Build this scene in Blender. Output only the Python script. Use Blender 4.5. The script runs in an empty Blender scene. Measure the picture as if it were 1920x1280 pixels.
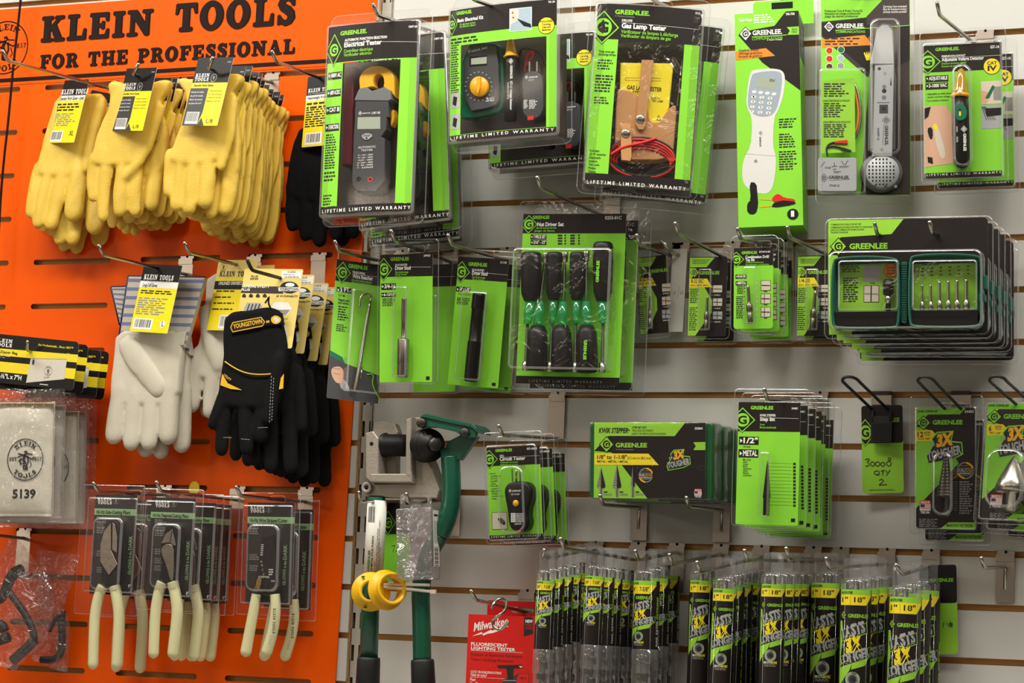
import bpy, bmesh, math, random
import numpy as np
from mathutils import Vector, Matrix, noise
SC = bpy.context.scene
COL = SC.collection
PI = math.pi
RNG = random.Random(7)

# ------------------------------------------------------------------ camera
FPX, YAW, PIT, ROL = 4615.412, 0.402844, 0.122464, -0.041665
EYE = np.array([1.5, -3.50940, 2.42 - 0.92319])
def cam_axes():
    cy, sy, cp, sp, cr, sr = math.cos(YAW), math.sin(YAW), math.cos(PIT), math.sin(PIT), math.cos(ROL), math.sin(ROL)
    f = np.array([-sy*cp, cy*cp, sp]); r = np.array([cy, sy, 0.0]); d = np.cross(f, r)
    return cr*r + sr*d, -sr*r + cr*d, f
CR, CD, CF = cam_axes()
cam = bpy.data.cameras.new('camera'); cam.sensor_width = 36.0; cam.lens = FPX/1920*36.0
cam.clip_start = 0.05; cam.clip_end = 60
camo = bpy.data.objects.new('camera', cam); COL.objects.link(camo)
mw = Matrix.Identity(4)
for i in range(3):
    mw[i][0], mw[i][1], mw[i][2], mw[i][3] = CR[i], -CD[i], -CF[i], EYE[i]
camo.matrix_world = mw
SC.camera = camo

# ------------------------------------------------------------------ light and exposure
SC.view_settings.view_transform = 'Standard'; SC.view_settings.look = 'None'
SC.view_settings.exposure = 0.0; SC.view_settings.gamma = 1.0
try: SC.view_settings.use_curve_mapping = False
except Exception: pass
SC.cycles.transparent_max_bounces = 64
SC.cycles.max_bounces = 6
SC.cycles.caustics_reflective = False; SC.cycles.caustics_refractive = False
w = bpy.data.worlds.new('shop_light'); SC.world = w; w.use_nodes = True
w.node_tree.nodes['Background'].inputs[0].default_value = (1.0, 0.84, 0.70, 1)
w.node_tree.nodes['Background'].inputs[1].default_value = 0.105
def ceiling_tube(name, x, y, z, lx, ly, watt, col=(1.0, 0.98, 0.90), rot=(0, 0, 0)):
    l = bpy.data.lights.new(name, 'AREA'); l.shape = 'RECTANGLE'; l.size = lx; l.size_y = ly; l.energy = watt; l.color = col
    o = bpy.data.objects.new(name, l); COL.objects.link(o); o.location = (x, y, z); o.rotation_euler = rot; return o
CEIL = 3.3
for lx_, W_ in ((-1.3, 31), (0.2, 31), (1.7, 26)): ceiling_tube('ceiling_light', lx_, -0.95, CEIL-0.06, 1.25, 0.28, W_)
for lx_, ly_, W_ in ((-2.0, -2.9, 7), (0.0, -2.9, 7), (2.0, -2.9, 7), (-2.4, -5.0, 8), (0.0, -5.0, 8)): ceiling_tube('ceiling_light', lx_, ly_, CEIL-0.06, 1.25, 0.28, W_, (1.0, 0.84, 0.68))
ceiling_tube('hanging_light', -4.3, -5.0, 2.55, 1.3, 0.6, 22, (1.0, 0.88, 0.72), (1.45, 0, -0.55))

# ------------------------------------------------------------------ pixel helpers (photo px at a true distance from the wall)
def ray(px, py):
    return (px-960)/FPX*CR + (py-640)/FPX*CD + CF
def unproj(px, py, dep=0.0):
    d = ray(px, py); t = (-dep - EYE[1])/d[1]; return EYE + t*d
def proj(P):
    v = np.asarray(P) - EYE; z = v @ CF
    return np.array([960 + FPX*(v @ CR)/z, 640 + FPX*(v @ CD)/z])
CROP = dict(P=(0,0,1), A1=(0,0,2.7234), A2=(0,440,2.6667), A3=(0,860,2.9091), A4=(560,0,2.909), A5=(820,0,3.8788), A6=(1060,0,3.282),
            A7=(1360,0,2.909), A8=(1600,0,3.2), B1=(590,380,3.3684), B2=(940,320,2.909), B3=(1170,390,4.5714), B4=(1500,380,4.2667),
            B5=(630,740,2.3704), B6=(880,740,3.6923), B7=(1350,680,3.3684), B8=(980,980,4.0), D1=(1400,980,3.6923), D2=(620,740,4.9231),
            D3=(640,960,4.0), D4=(860,1080,6.4), E1=(600,0,5.819), E2=(590,200,5.332), E3=(1520,0,3.2), E4=(400,460,2.781), E5=(0,990,4.411), E6=(0,610,3.281), E7=(520,90,3.283))
def cp(c, x, y):
    a = CROP[c]; return (a[0] + x/a[2], a[1] + y/a[2])

# ------------------------------------------------------------------ materials
MATS = {}
def lin(h):
    h = h.lstrip('#'); out = []
    for i in (0, 2, 4):
        c = int(h[i:i+2], 16)/255; out.append(c/12.92 if c <= 0.04045 else ((c+0.055)/1.055)**2.4)
    return out
def mat(name, hexc, rough=0.5, metal=0.0, spec=0.5, bump=0.0, bscale=200.0, coat=0.0, mottle=0.0, mscale=40.0):
    if name in MATS: return MATS[name]
    m = bpy.data.materials.new(name); m.use_nodes = True; nt = m.node_tree; b = nt.nodes['Principled BSDF']
    c = lin(hexc); b.inputs['Base Color'].default_value = (*c, 1); b.inputs['Roughness'].default_value = rough
    b.inputs['Metallic'].default_value = metal; b.inputs['Specular IOR Level'].default_value = spec
    if coat: b.inputs['Coat Weight'].default_value = coat; b.inputs['Coat Roughness'].default_value = 0.08
    if bump or mottle:
        tc = nt.nodes.new('ShaderNodeTexCoord'); n = nt.nodes.new('ShaderNodeTexNoise'); n.inputs['Scale'].default_value = bscale; n.inputs['Detail'].default_value = 4
        nt.links.new(tc.outputs['Object'], n.inputs['Vector'])
        if bump:
            bm_ = nt.nodes.new('ShaderNodeBump'); bm_.inputs['Strength'].default_value = bump; bm_.inputs['Distance'].default_value = 0.002
            nt.links.new(n.outputs['Fac'], bm_.inputs['Height']); nt.links.new(bm_.outputs['Normal'], b.inputs['Normal'])
        if mottle:
            n2 = nt.nodes.new('ShaderNodeTexNoise'); n2.inputs['Scale'].default_value = mscale; n2.inputs['Detail'].default_value = 5
            nt.links.new(tc.outputs['Object'], n2.inputs['Vector'])
            mx = nt.nodes.new('ShaderNodeMix'); mx.data_type = 'RGBA'
            mx.inputs[6].default_value = (*[v*(1-mottle) for v in c], 1); mx.inputs[7].default_value = (*[min(1, v*(1+mottle*0.6)) for v in c], 1)
            nt.links.new(n2.outputs['Fac'], mx.inputs[0]); nt.links.new(mx.outputs[2], b.inputs['Base Color'])
    MATS[name] = m; return m
def clear_mat(name, tint=(0.97, 0.97, 0.97), body=0.02, edge=0.35, rough=0.06, bump=0.0, bscale=30.0, haze=0.0, hazec=(0.9, 0.9, 0.9)):
    if name in MATS: return MATS[name]
    m = bpy.data.materials.new(name); m.use_nodes = True; nt = m.node_tree
    for n in list(nt.nodes): nt.nodes.remove(n)
    out = nt.nodes.new('ShaderNodeOutputMaterial'); tr = nt.nodes.new('ShaderNodeBsdfTransparent'); tr.inputs[0].default_value = (*tint, 1)
    gl = nt.nodes.new('ShaderNodeBsdfGlossy'); gl.inputs['Roughness'].default_value = rough; gl.inputs['Color'].default_value = (1, 1, 1, 1)
    lw = nt.nodes.new('ShaderNodeLayerWeight'); lw.inputs['Blend'].default_value = 0.5
    pw = nt.nodes.new('ShaderNodeMath'); pw.operation = 'POWER'; pw.inputs[1].default_value = 3.0
    mr = nt.nodes.new('ShaderNodeMath'); mr.operation = 'MULTIPLY_ADD'; mr.inputs[1].default_value = edge; mr.inputs[2].default_value = body
    nt.links.new(lw.outputs['Facing'], pw.inputs[0]); nt.links.new(pw.outputs[0], mr.inputs[0])
    mx = nt.nodes.new('ShaderNodeMixShader'); nt.links.new(mr.outputs[0], mx.inputs[0]); nt.links.new(gl.outputs[0], mx.inputs[2])
    base = tr
    if haze:
        df = nt.nodes.new('ShaderNodeBsdfDiffuse'); df.inputs[0].default_value = (*hazec, 1)
        m2 = nt.nodes.new('ShaderNodeMixShader'); m2.inputs[0].default_value = haze
        nt.links.new(tr.outputs[0], m2.inputs[1]); nt.links.new(df.outputs[0], m2.inputs[2]); base = m2
    nt.links.new(base.outputs[0], mx.inputs[1]); nt.links.new(mx.outputs[0], out.inputs[0])
    if bump:
        tc = nt.nodes.new('ShaderNodeTexCoord'); n = nt.nodes.new('ShaderNodeTexNoise'); n.inputs['Scale'].default_value = bscale; n.inputs['Detail'].default_value = 3
        n.inputs['Distortion'].default_value = 1.0
        b = nt.nodes.new('ShaderNodeBump'); b.inputs['Strength'].default_value = bump; b.inputs['Distance'].default_value = 0.01
        nt.links.new(tc.outputs['Object'], n.inputs['Vector']); nt.links.new(n.outputs['Fac'], b.inputs['Height'])
        nt.links.new(b.outputs['Normal'], gl.inputs['Normal']); nt.links.new(b.outputs['Normal'], lw.inputs['Normal'])
    MATS[name] = m; return m
mat('slat', '#cdcbc5', 0.5, bump=0.05, bscale=500, mottle=0.05, mscale=9)
mat('groove', '#d8a260', 0.85, mottle=0.2, mscale=25)
mat('orange', '#f35a02', 0.38, spec=0.12, mottle=0.05, mscale=5)
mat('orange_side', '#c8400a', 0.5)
mat('sign_black', '#1c0d09', 0.6, spec=.15)
mat('steel', '#b9b4ac', 0.22, 1.0)
mat('zinc', '#c9bfb2', 0.32, 1.0, bump=0.05, bscale=60)
mat('upright', '#b9b5ac', 0.55)
mat('black', '#141110', 0.45, spec=.35); mat('hole', '#080707', 0.9)
mat('band', '#211b19', 0.38, spec=.4)
mat('green', '#8ad83a', 0.42, spec=.35)
mat('lime', '#96d03c', 0.42, spec=.35)
mat('white', '#efeee8', 0.45); mat('ink', '#1b1a18', 0.6); mat('greytext', '#8f8f88', 0.5)
mat('yellow', '#f4dc22', 0.45); mat('amber', '#f2b01c', 0.35); mat('rubber', '#161617', 0.55)
mat('darkgrey', '#3c3d3f', 0.42); mat('midgrey', '#6f7173', 0.42); mat('lightgrey', '#a9abac', 0.4); mat('lcd', '#a3ab98', 0.3)
mat('red', '#d6231c', 0.4); mat('teal', '#0d6a4a', 0.35); mat('window', '#3a2f2b', 0.4); mat('paper', '#e9e6dd', 0.6)
mat('leather_tan', '#c08a55', 0.6, bump=0.1, bscale=300); mat('flesh', '#d9a98b', 0.6); mat('photo_pale', '#d8cbb8', 0.5); mat('photo_blue', '#9fb3c0', 0.5)
mat('maroon', '#5a1a22', 0.45); mat('amber2', '#f0bb12', 0.4); mat('tie', '#e4e0d2', 0.45)
mat('iron', '#4a4742', 0.38, 0.9); mat('tool_steel', '#8f877c', 0.35, 1.0, bump=0.1, bscale=120); mat('bright_steel', '#b8b3aa', 0.25, 1.0); mat('blacksteel', '#2a2827', 0.35, 0.7)
clear_mat('clear', body=0.035, edge=0.55, rough=0.07)
clear_mat('clear_wrinkled', body=0.09, edge=0.6, rough=0.10, bump=.8, bscale=15)
clear_mat('clear_edge', tint=(0.85, 0.85, 0.85), body=0.16, edge=0.6, rough=0.15, haze=0.16)
clear_mat('shrink', body=0.045, edge=0.5, rough=0.08, bump=0.35, bscale=22)
clear_mat('polybag', body=0.05, edge=0.45, rough=0.10, bump=0.9, bscale=28, haze=0.012)

# ------------------------------------------------------------------ mesh builder
class MB:
    def __init__(s): s.v = []; s.f = []; s.m = []; s.sm = []; s.mats = []
    def mi(s, m):
        if m not in s.mats: s.mats.append(m)
        return s.mats.index(m)
    def add(s, vs, fs, m, smooth=False):
        o = len(s.v); s.v.extend([tuple(map(float, p)) for p in vs]); k = s.mi(m)
        for f in fs: s.f.append([o+i for i in f]); s.m.append(k); s.sm.append(smooth)
    def build(s, name, parent=None, **props):
        me = bpy.data.meshes.new(name); me.from_pydata(s.v, [], s.f)
        for m in s.mats: me.materials.append(MATS[m])
        me.polygons.foreach_set('material_index', s.m); me.polygons.foreach_set('use_smooth', s.sm); me.update()
        return link(name, me, parent, **props)
    # --- solids in the builder's own axes
    def box(s, x0, x1, y0, y1, z0, z1, m):
        s.add([(x0,y0,z0),(x1,y0,z0),(x1,y1,z0),(x0,y1,z0),(x0,y0,z1),(x1,y0,z1),(x1,y1,z1),(x0,y1,z1)],
              [(0,1,5,4),(1,2,6,5),(2,3,7,6),(3,0,4,7),(4,5,6,7),(3,2,1,0)], m)
    def tube(s, pts, r, m, n=8, caps=True, flat=1.0):
        pts = [Vector(p) for p in pts]; rs = r if isinstance(r, (list, tuple)) else [r]*len(pts)
        t0 = (pts[1]-pts[0]).normalized(); up = Vector((0, 0, 1)) if abs(t0.z) < 0.9 and flat == 1.0 else Vector((0, 1, 0))
        u = t0.cross(up).normalized(); vs = []; fs = []
        for i, p in enumerate(pts):
            t = (pts[min(i+1, len(pts)-1)] - pts[max(i-1, 0)]).normalized()
            u = (u - t*u.dot(t)).normalized(); w_ = t.cross(u)
            for k in range(n):
                a = 2*PI*k/n; vs.append(p + u*math.cos(a)*rs[i] + w_*math.sin(a)*rs[i]*flat)
        for i in range(len(pts)-1):
            for k in range(n):
                fs.append((i*n+k, i*n+(k+1) % n, (i+1)*n+(k+1) % n, (i+1)*n+k))
        if caps: fs += [tuple(range(n))[::-1], tuple(range((len(pts)-1)*n, len(pts)*n))]
        s.add(vs, fs, m, True)
    def lathe(s, base, axis, prof, m, n=16):
        # prof: (distance along the axis, radius)
        a = Vector(axis).normalized(); u = a.cross(Vector((0, 0, 1)) if abs(a.z) < 0.9 else Vector((1, 0, 0))).normalized(); w_ = a.cross(u); b = Vector(base)
        vs = [b + a*d + (u*math.cos(2*PI*k/n) + w_*math.sin(2*PI*k/n))*max(r, 1e-5) for d, r in prof for k in range(n)]
        fs = [(i*n+k, i*n+(k+1) % n, (i+1)*n+(k+1) % n, (i+1)*n+k) for i in range(len(prof)-1) for k in range(n)]
        fs += [tuple(range(n))[::-1], tuple(range((len(prof)-1)*n, len(prof)*n))]
        s.add(vs, fs, m, True)
def ring_lathe(mb, base, axis, prof, m, n=32):
    "a ring turned about an axis from a closed profile of (distance along axis, radius)"
    a = Vector(axis).normalized(); u = a.cross(Vector((0, 0, 1)) if abs(a.z) < 0.9 else Vector((1, 0, 0))).normalized(); w_ = a.cross(u); b = Vector(base); q = len(prof)
    vs = [b + a*d + (u*math.cos(2*PI*k/n) + w_*math.sin(2*PI*k/n))*r for d, r in prof for k in range(n)]
    mb.add(vs, [(i*n+k, i*n+(k+1) % n, ((i+1) % q)*n+(k+1) % n, ((i+1) % q)*n+k) for i in range(q) for k in range(n)], m, True)
def link(name, me, parent=None, **props):
    o = bpy.data.objects.new(name, me); COL.objects.link(o)
    if parent is not None: o.parent = parent
    for k, v in props.items(): o[k] = v
    return o
def thing(name, label, cat, M=None, group=None):
    o = bpy.data.objects.new(name, None); COL.objects.link(o); o.empty_display_size = 0.02
    if M is not None: o.matrix_world = M
    o['label'] = label; o['category'] = cat
    if group: o['group'] = group
    return o
def copy_tree(o, parent=None):
    c = o.copy(); COL.objects.link(c)
    if parent is not None:
        c.parent = parent; c.matrix_parent_inverse = o.matrix_parent_inverse.copy()
    for ch in list(o.children): copy_tree(ch, c)
    return c
def dup(o, label, back=0.0, dx=0.0, dz=0.0, roll=0.0, yaw=0.0, drop=()):
    """a copy of a hanging thing: back m nearer to the wall, dx m right, dz m up, swung by roll and yaw"""
    c = o.copy(); COL.objects.link(c)
    for ch in list(o.children):
        if ch.name.split('.')[0] not in drop: copy_tree(ch, c)
    M = o.matrix_world.copy(); t = M.to_translation() + Vector((dx, back, dz)); M.translation = (0, 0, 0)
    c.matrix_world = Matrix.Translation(t) @ Matrix.Rotation(yaw, 4, 'Z') @ M @ Matrix.Rotation(-roll, 4, 'Y')
    c['label'] = label; return c

# ------------------------------------------------------------------ lettering
FONT = {}
def glyphs(s, bold, res=2):
    k = (s, bold, res)
    if k in FONT: return FONT[k]
    cu = bpy.data.curves.new('lettering', 'FONT'); cu.body = s; cu.size = 1.0; cu.resolution_u = res; cu.offset = bold; cu.fill_mode = 'BOTH'
    ob = bpy.data.objects.new('lettering', cu)
    me = bpy.data.meshes.new_from_object(ob)
    vs = [(v.co.x, v.co.y) for v in me.vertices]; fs = [tuple(p.vertices) for p in me.polygons]
    bpy.data.objects.remove(ob); bpy.data.curves.remove(cu); bpy.data.meshes.remove(me)
    FONT[k] = (vs, fs); return FONT[k]
_h, _ = glyphs('H', 0.0); CAPH = max(v[1] for v in _h)

# ------------------------------------------------------------------ slab serif letters (cap height 1), for the panel header and the small logos on the cards
def arc(cx, cy, rx, ry, a0, a1, n=10):
    return [(cx+rx*math.cos(math.radians(a0+(a1-a0)*i/n)), cy+ry*math.sin(math.radians(a0+(a1-a0)*i/n))) for i in range(n+1)]
def _ring(cx, cy, rx, ry, ix, iy, a0=0, a1=360, n=24):
    o = arc(cx, cy, rx, ry, a0, a1, n); i = arc(cx, cy, ix, iy, a0, a1, n)
    return [[o[k], o[k+1], i[k+1], i[k]] for k in range(n)]
def _r(x0, y0, x1, y1): return [[(x0, y0), (x1, y0), (x1, y1), (x0, y1)]]
def _q(*p): return [list(p)]
def _stem(x0, x1, top=1.0, bot=0.0, sv=0.11, th=0.13):
    return _r(x0, bot, x1, top) + _r(x0-sv, top-th, x1+sv, top) + _r(x0-sv, bot, x1+sv, bot+th)
def _rib(pts):   # (x, y, half width) ribbon
    out = []
    L = []
    for i, (x, y, hw) in enumerate(pts):
        x0, y0, _ = pts[max(i-1, 0)]; x1, y1, _ = pts[min(i+1, len(pts)-1)]
        d = math.hypot(x1-x0, y1-y0) or 1; nx, ny = -(y1-y0)/d, (x1-x0)/d
        L.append(((x+nx*hw, y+ny*hw), (x-nx*hw, y-ny*hw)))
    for a, b in zip(L, L[1:]): out.append([a[0], b[0], b[1], a[1]])
    return out
SLAB = {
 'I': (0.55, _stem(0.15, 0.40)),
 'L': (0.88, _stem(0.15, 0.40) + _r(0.29, 0, 0.84, 0.14) + _q((0.70, 0.14), (0.84, 0.14), (0.84, 0.42), (0.76, 0.42))),
 'E': (0.92, _stem(0.15, 0.40) + _r(0.29, 0, 0.86, 0.14) + _q((0.72, 0.14), (0.86, 0.14), (0.86, 0.36), (0.79, 0.36)) + _r(0.29, 0.86, 0.84, 1.0) + _q((0.70, 0.86), (0.84, 0.86), (0.84, 0.66), (0.77, 0.66)) + _r(0.4, 0.45, 0.58, 0.57) + _r(0.56, 0.36, 0.66, 0.66)),
 'F': (0.88, _stem(0.15, 0.40) + _r(0.29, 0.86, 0.84, 1.0) + _q((0.70, 0.86), (0.84, 0.86), (0.84, 0.62), (0.77, 0.62)) + _r(0.4, 0.43, 0.58, 0.55) + _r(0.56, 0.34, 0.66, 0.64)),
 'K': (1.06, _stem(0.15, 0.40) + _q((0.38, 0.38), (0.38, 0.56), (0.76, 0.95), (0.92, 0.95)) + _q((0.44, 0.58), (0.64, 0.70), (0.96, 0.06), (0.66, 0.06)) + _r(0.60, 0, 1.05, 0.12) + _r(0.62, 0.88, 1.0, 1.0)),
 'N': (1.10, _r(0.15, 0, 0.30, 1) + _r(0.80, 0, 0.95, 1) + _q((0.06, 1.0), (0.40, 1.0), (0.95, 0.22), (0.95, 0.0), (0.80, 0.0)) + _r(0.02, 0, 0.44, 0.12) + _r(0.66, 0.88, 1.08, 1.0) + _r(0.02, 0.88, 0.3, 1.0)),
 'T': (0.96, _r(0.35, 0, 0.61, 1) + _r(0.22, 0, 0.74, 0.13) + _r(0.05, 0.86, 0.91, 1.0) + _q((0.03, 0.62), (0.10, 0.62), (0.19, 0.9), (0.05, 0.95)) + _q((0.86, 0.62), (0.93, 0.62), (0.91, 0.95), (0.77, 0.9))),
 'O': (1.02, _ring(0.5, 0.5, 0.48, 0.53, 0.21, 0.36)),
 'C': (0.95, _ring(0.5, 0.5, 0.48, 0.53, 0.21, 0.37, 45, 315) + _r(0.76, 0.64, 0.86, 1.0) + _r(0.78, 0.06, 0.86, 0.2)),
 'S': (0.78, _rib([(0.66, 0.74, .05), (0.60, 0.88, .08), (0.42, 0.95, .09), (0.24, 0.88, .11), (0.18, 0.74, .13), (0.27, 0.61, .14), (0.45, 0.51, .15), (0.58, 0.38, .14), (0.61, 0.24, .13), (0.53, 0.11, .11), (0.37, 0.05, .09), (0.20, 0.12, .08), (0.12, 0.27, .05)]) + _r(0.64, 0.66, 0.71, 1.0) + _r(0.07, 0.0, 0.14, 0.34)),
 'R': (1.04, _stem(0.15, 0.40) + _ring(0.56, 0.735, 0.30, 0.265, 0.08, 0.13, -90, 90, 12) + _r(0.38, 0.87, 0.58, 1.0) + _r(0.38, 0.46, 0.58, 0.58) + _q((0.50, 0.48), (0.72, 0.52), (0.94, 0.10), (0.70, 0.06)) + _r(0.66, 0, 1.02, 0.12)),
 'P': (0.92, _stem(0.15, 0.40) + _ring(0.56, 0.70, 0.32, 0.30, 0.09, 0.16, -90, 90, 12) + _r(0.38, 0.86, 0.58, 1.0) + _r(0.38, 0.40, 0.58, 0.53)),
 'H': (1.10, _stem(0.15, 0.38) + _stem(0.72, 0.95) + _r(0.3, 0.44, 0.8, 0.57)),
 'A': (1.06, _q((0.40, 1.0), (0.60, 1.0), (0.92, 0.05), (0.66, 0.05)) + _q((0.44, 0.98), (0.52, 0.84), (0.24, 0.05), (0.12, 0.05)) + _r(0.25, 0.24, 0.72, 0.36) + _r(0.02, 0, 0.38, 0.12) + _r(0.56, 0, 1.04, 0.12)),
 ' ': (0.55, []), '.': (0.35, _r(0.08, 0, 0.27, 0.2)), '1': (0.6, _stem(0.2, 0.42)), '8': (0.8, _ring(0.4, 0.74, 0.32, 0.28, 0.12, 0.13) + _ring(0.4, 0.27, 0.36, 0.29, 0.14, 0.14)),
 '5': (0.75, _rib([(0.62, 0.93, .08), (0.2, 0.93, .08), (0.2, 0.6, .07), (0.45, 0.62, .1), (0.6, 0.4, .12), (0.5, 0.12, .1), (0.2, 0.06, .08), (0.1, 0.2, .06)])),
 '7': (0.75, _q((0.05, 1), (0.7, 1), (0.7, 0.85), (0.05, 0.82)) + _q((0.5, 0.9), (0.7, 0.9), (0.4, 0), (0.18, 0))),
}
WARR = '   '.join(' '.join(w_) for w_ in ('LIFETIME', 'LIMITED', 'WARRANTY'))
class SV(tuple):
    "a 2D point that knows which stroke it belongs to, so that strokes of a letter do not lie in one plane"
    def __new__(c, p, k): o = tuple.__new__(c, p); o.k = k; return o
def lay(p): return getattr(p, 'k', 0)*.012
def slab(s):
    vs = []; fs = []; x = 0.0
    for ch in s:
        w_, polys = SLAB[ch]
        for k, p in enumerate(polys):
            o = len(vs); vs += [SV((x+a, b*CAPH), k) for a, b in p]; fs.append(tuple(range(o, o+len(p))))
        x += w_ + 0.10
    return vs, fs

# ------------------------------------------------------------------ a rigid frame for a flat package: local x right, -y outward, z up
class Frame:
    def __init__(s, crop, quad, dep, yaw0=0.0, bow=0.0, wyaw=0.15, wpit=0.06):
        s.crop = crop; q = [np.array(cp(crop, *p)) for p in quad]; s.bow = bow
        pc = sum(q)/4; c0 = unproj(pc[0], pc[1], dep)
        def axes(p):
            y, t, r = p[0], p[1], p[2]
            N = np.array([math.sin(y)*math.cos(t), -math.cos(y)*math.cos(t), math.sin(t)]); U = np.array([math.cos(y), math.sin(y), 0.0]); V = np.cross(N, U)*1.0
            if V[2] < 0: V = -V
            return math.cos(r)*U + math.sin(r)*V, -math.sin(r)*U + math.cos(r)*V, N
        def corners(p):
            U, V, N = axes(p); c = c0 + p[3]*U + p[4]*V; a, b = p[5]/2, p[6]/2
            return [c-a*U+b*V, c+a*U+b*V, c+a*U-b*V, c-a*U-b*V], c, (U, V, N)
        def res(p):
            cs, _, _ = corners(p); r = []
            for k in range(4): r += list(proj(cs[k]) - q[k])
            r += [(p[0]-yaw0)/wyaw, p[1]/wpit, p[2]/0.5]
            return np.array(r)
        w0 = np.linalg.norm(unproj(*q[1], dep) - unproj(*q[0], dep)); h0 = np.linalg.norm(unproj(*q[3], dep) - unproj(*q[0], dep))
        p = np.array([yaw0, 0, 0, 0, 0, w0, h0]); hs = [1e-4]*3 + [1e-5]*4
        for it in range(25):
            r = res(p); J = np.zeros((len(r), 7))
            for i in range(7):
                t = p.copy(); t[i] += hs[i]; J[:, i] = (res(t)-r)/hs[i]
            p = p - np.linalg.lstsq(J, r, rcond=None)[0]
        _, c, (s.U, s.V, s.N) = corners(p); s.w, s.h = p[5], p[6]; s.c = c + s.V*s.h/2; s.p = p
        s.err = float(np.abs(res(p)[:8]).max())
        M = Matrix.Identity(4)
        for i in range(3): M[i][0], M[i][1], M[i][2], M[i][3] = s.U[i], -s.N[i], s.V[i], s.c[i]
        s.M = M
    def L(s, x, y, h=0.0, crop=None):
        """crop px -> local (x, z) on the plane h mm in front of the card"""
        px, py = cp(crop or s.crop, x, y); d = ray(px, py); c = s.c + s.N*h/1000
        P = EYE + d*(((c-EYE) @ s.N)/(d @ s.N)) - c
        return (float(P @ s.U), float(P @ s.V))
    def bowh(s, x): return s.bow*(1-(2*x/s.w)**2) if s.bow else 0.0
    def P3(s, lx, lz, h): return (lx, -(h+s.bowh(lx))/1000, lz)
    # --- printing
    def poly(s, mb, pts, m, h=0.0, raw=False):
        L = pts if raw else [s.L(*p, h) for p in pts]
        if s.bow and len(L) == 4:
            n = 8 if s.crop else 16; a, b, c, d = [np.array(p) for p in L]; vs = []; fs = []
            for i in range(n+1):
                t = i/n; vs += [s.P3(*(a+(b-a)*t), h), s.P3(*(d+(c-d)*t), h)]
            for i in range(n): fs.append((2*i+1, 2*i+3, 2*i+2, 2*i))
            mb.add(vs, fs, m); return
        mb.add([s.P3(x, z, h) for x, z in L], [tuple(range(len(L)))], m)
    def rect(s, mb, a, b, m, h=0.0, r=0.0, raw=False):
        (x0, z0), (x1, z1) = (a, b) if raw else (s.L(*a, h), s.L(*b, h))
        if r: s.poly(mb, rr(x0, z1, x1, z0, r, 4), m, h, True)
        else: s.poly(mb, [(x0, z0), (x1, z0), (x1, z1), (x0, z1)], m, h, True)
    def disc(s, mb, c, r, m, h=0.0, n=20, ri=0.0, ry=None):
        """r in crop px"""
        k = s.mpp(); x, z = s.L(*c, h); ra = r*k; rb = (ry or r)*k
        if ri:
            for p in _ring(x, z, ra, rb, ra*ri, rb*ri, n=n): mb.add([s.P3(a, b, h) for a, b in p], [(0, 1, 2, 3)], m)
        else: mb.add([s.P3(x+ra*math.cos(2*PI*i/n), z+rb*math.sin(2*PI*i/n), h) for i in range(n)], [tuple(range(n))], m)
    def mpp(s):
        a = s.L(0, 0); b = s.L(0, 100); return math.hypot(a[0]-b[0], a[1]-b[1])/100
    def line(s, mb, a, b, wpx, m, h=0.2):
        p, q = np.array(s.L(*a, h)), np.array(s.L(*b, h)); d = q-p; d = d/np.linalg.norm(d); n = np.array([-d[1], d[0]])*wpx*s.mpp()/2
        s.poly(mb, [p-n, q-n, q+n, p+n], m, h, True)
    def text(s, mb, st, a, b, hp, m, h=0.3, bold=0.012, shear=0.0, font='sans', snap=True, res=2, rise=0.0):
        """from baseline point a to baseline point b (crop px), cap height hp crop px"""
        vs, fs = slab(st) if font == 'slab' else glyphs(st, bold, res)
        if not vs: return
        x0 = min(v[0] for v in vs); x1 = max(v[0] for v in vs); p, q = np.array(s.L(*a, h)), np.array(s.L(*b, h)); d = q-p; ln = float(np.linalg.norm(d)); ang = math.atan2(d[1], d[0])
        if snap:
            k = round(ang/(PI/2))*(PI/2)
            if abs(ang-k) < 0.12: ang = k
        sx = ln/(x1-x0); sy = hp*s.mpp()/CAPH; ca, sa = math.cos(ang), math.sin(ang); out = []
        for pt in vs:
            x, y = pt; u = (x-x0)*sx; v = y*sy; u += v*shear; v += rise*u
            out.append(s.P3(p[0]+u*ca-v*sa, p[1]+u*sa+v*ca, h+lay(pt)))
        mb.add(out, fs, m)
    def lines(s, mb, a, b, n, m, h=0.2, seed=1, fill=0.55, words=True):
        """a block of small print between corners a and b: n rows of short dashes"""
        r = random.Random(seed); (x0, z0), (x1, z1) = s.L(*a, h), s.L(*b, h); dz = (z1-z0)/n; W = x1-x0
        for i in range(n):
            x = x0; end = x1 - W*r.uniform(0, 0.35); z = z0+dz*i
            while x < end - W*0.05:
                wl = min(W*r.uniform(0.08, 0.3), end-x) if words else end-x
                s.poly(mb, [(x, z+dz*fill), (x+wl, z+dz*fill), (x+wl, z), (x, z)], m, h, True); x += wl + W*0.05
    def barcode(s, mb, a, b, h=0.3, seed=3):
        s.rect(mb, a, b, 'white', h); r = random.Random(seed); (x0, z0), (x1, z1) = s.L(*a, h+.1), s.L(*b, h+.1); W = x1-x0; x = x0+W*.08
        while x < x1-W*.1:
            k = W*r.uniform(.012, .045); s.poly(mb, [(x, z0+(z1-z0)*.1), (x+k, z0+(z1-z0)*.1), (x+k, z1-(z1-z0)*.18), (x, z1-(z1-z0)*.18)], 'ink', h+.1, True); x += k+W*r.uniform(.015, .05)
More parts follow.
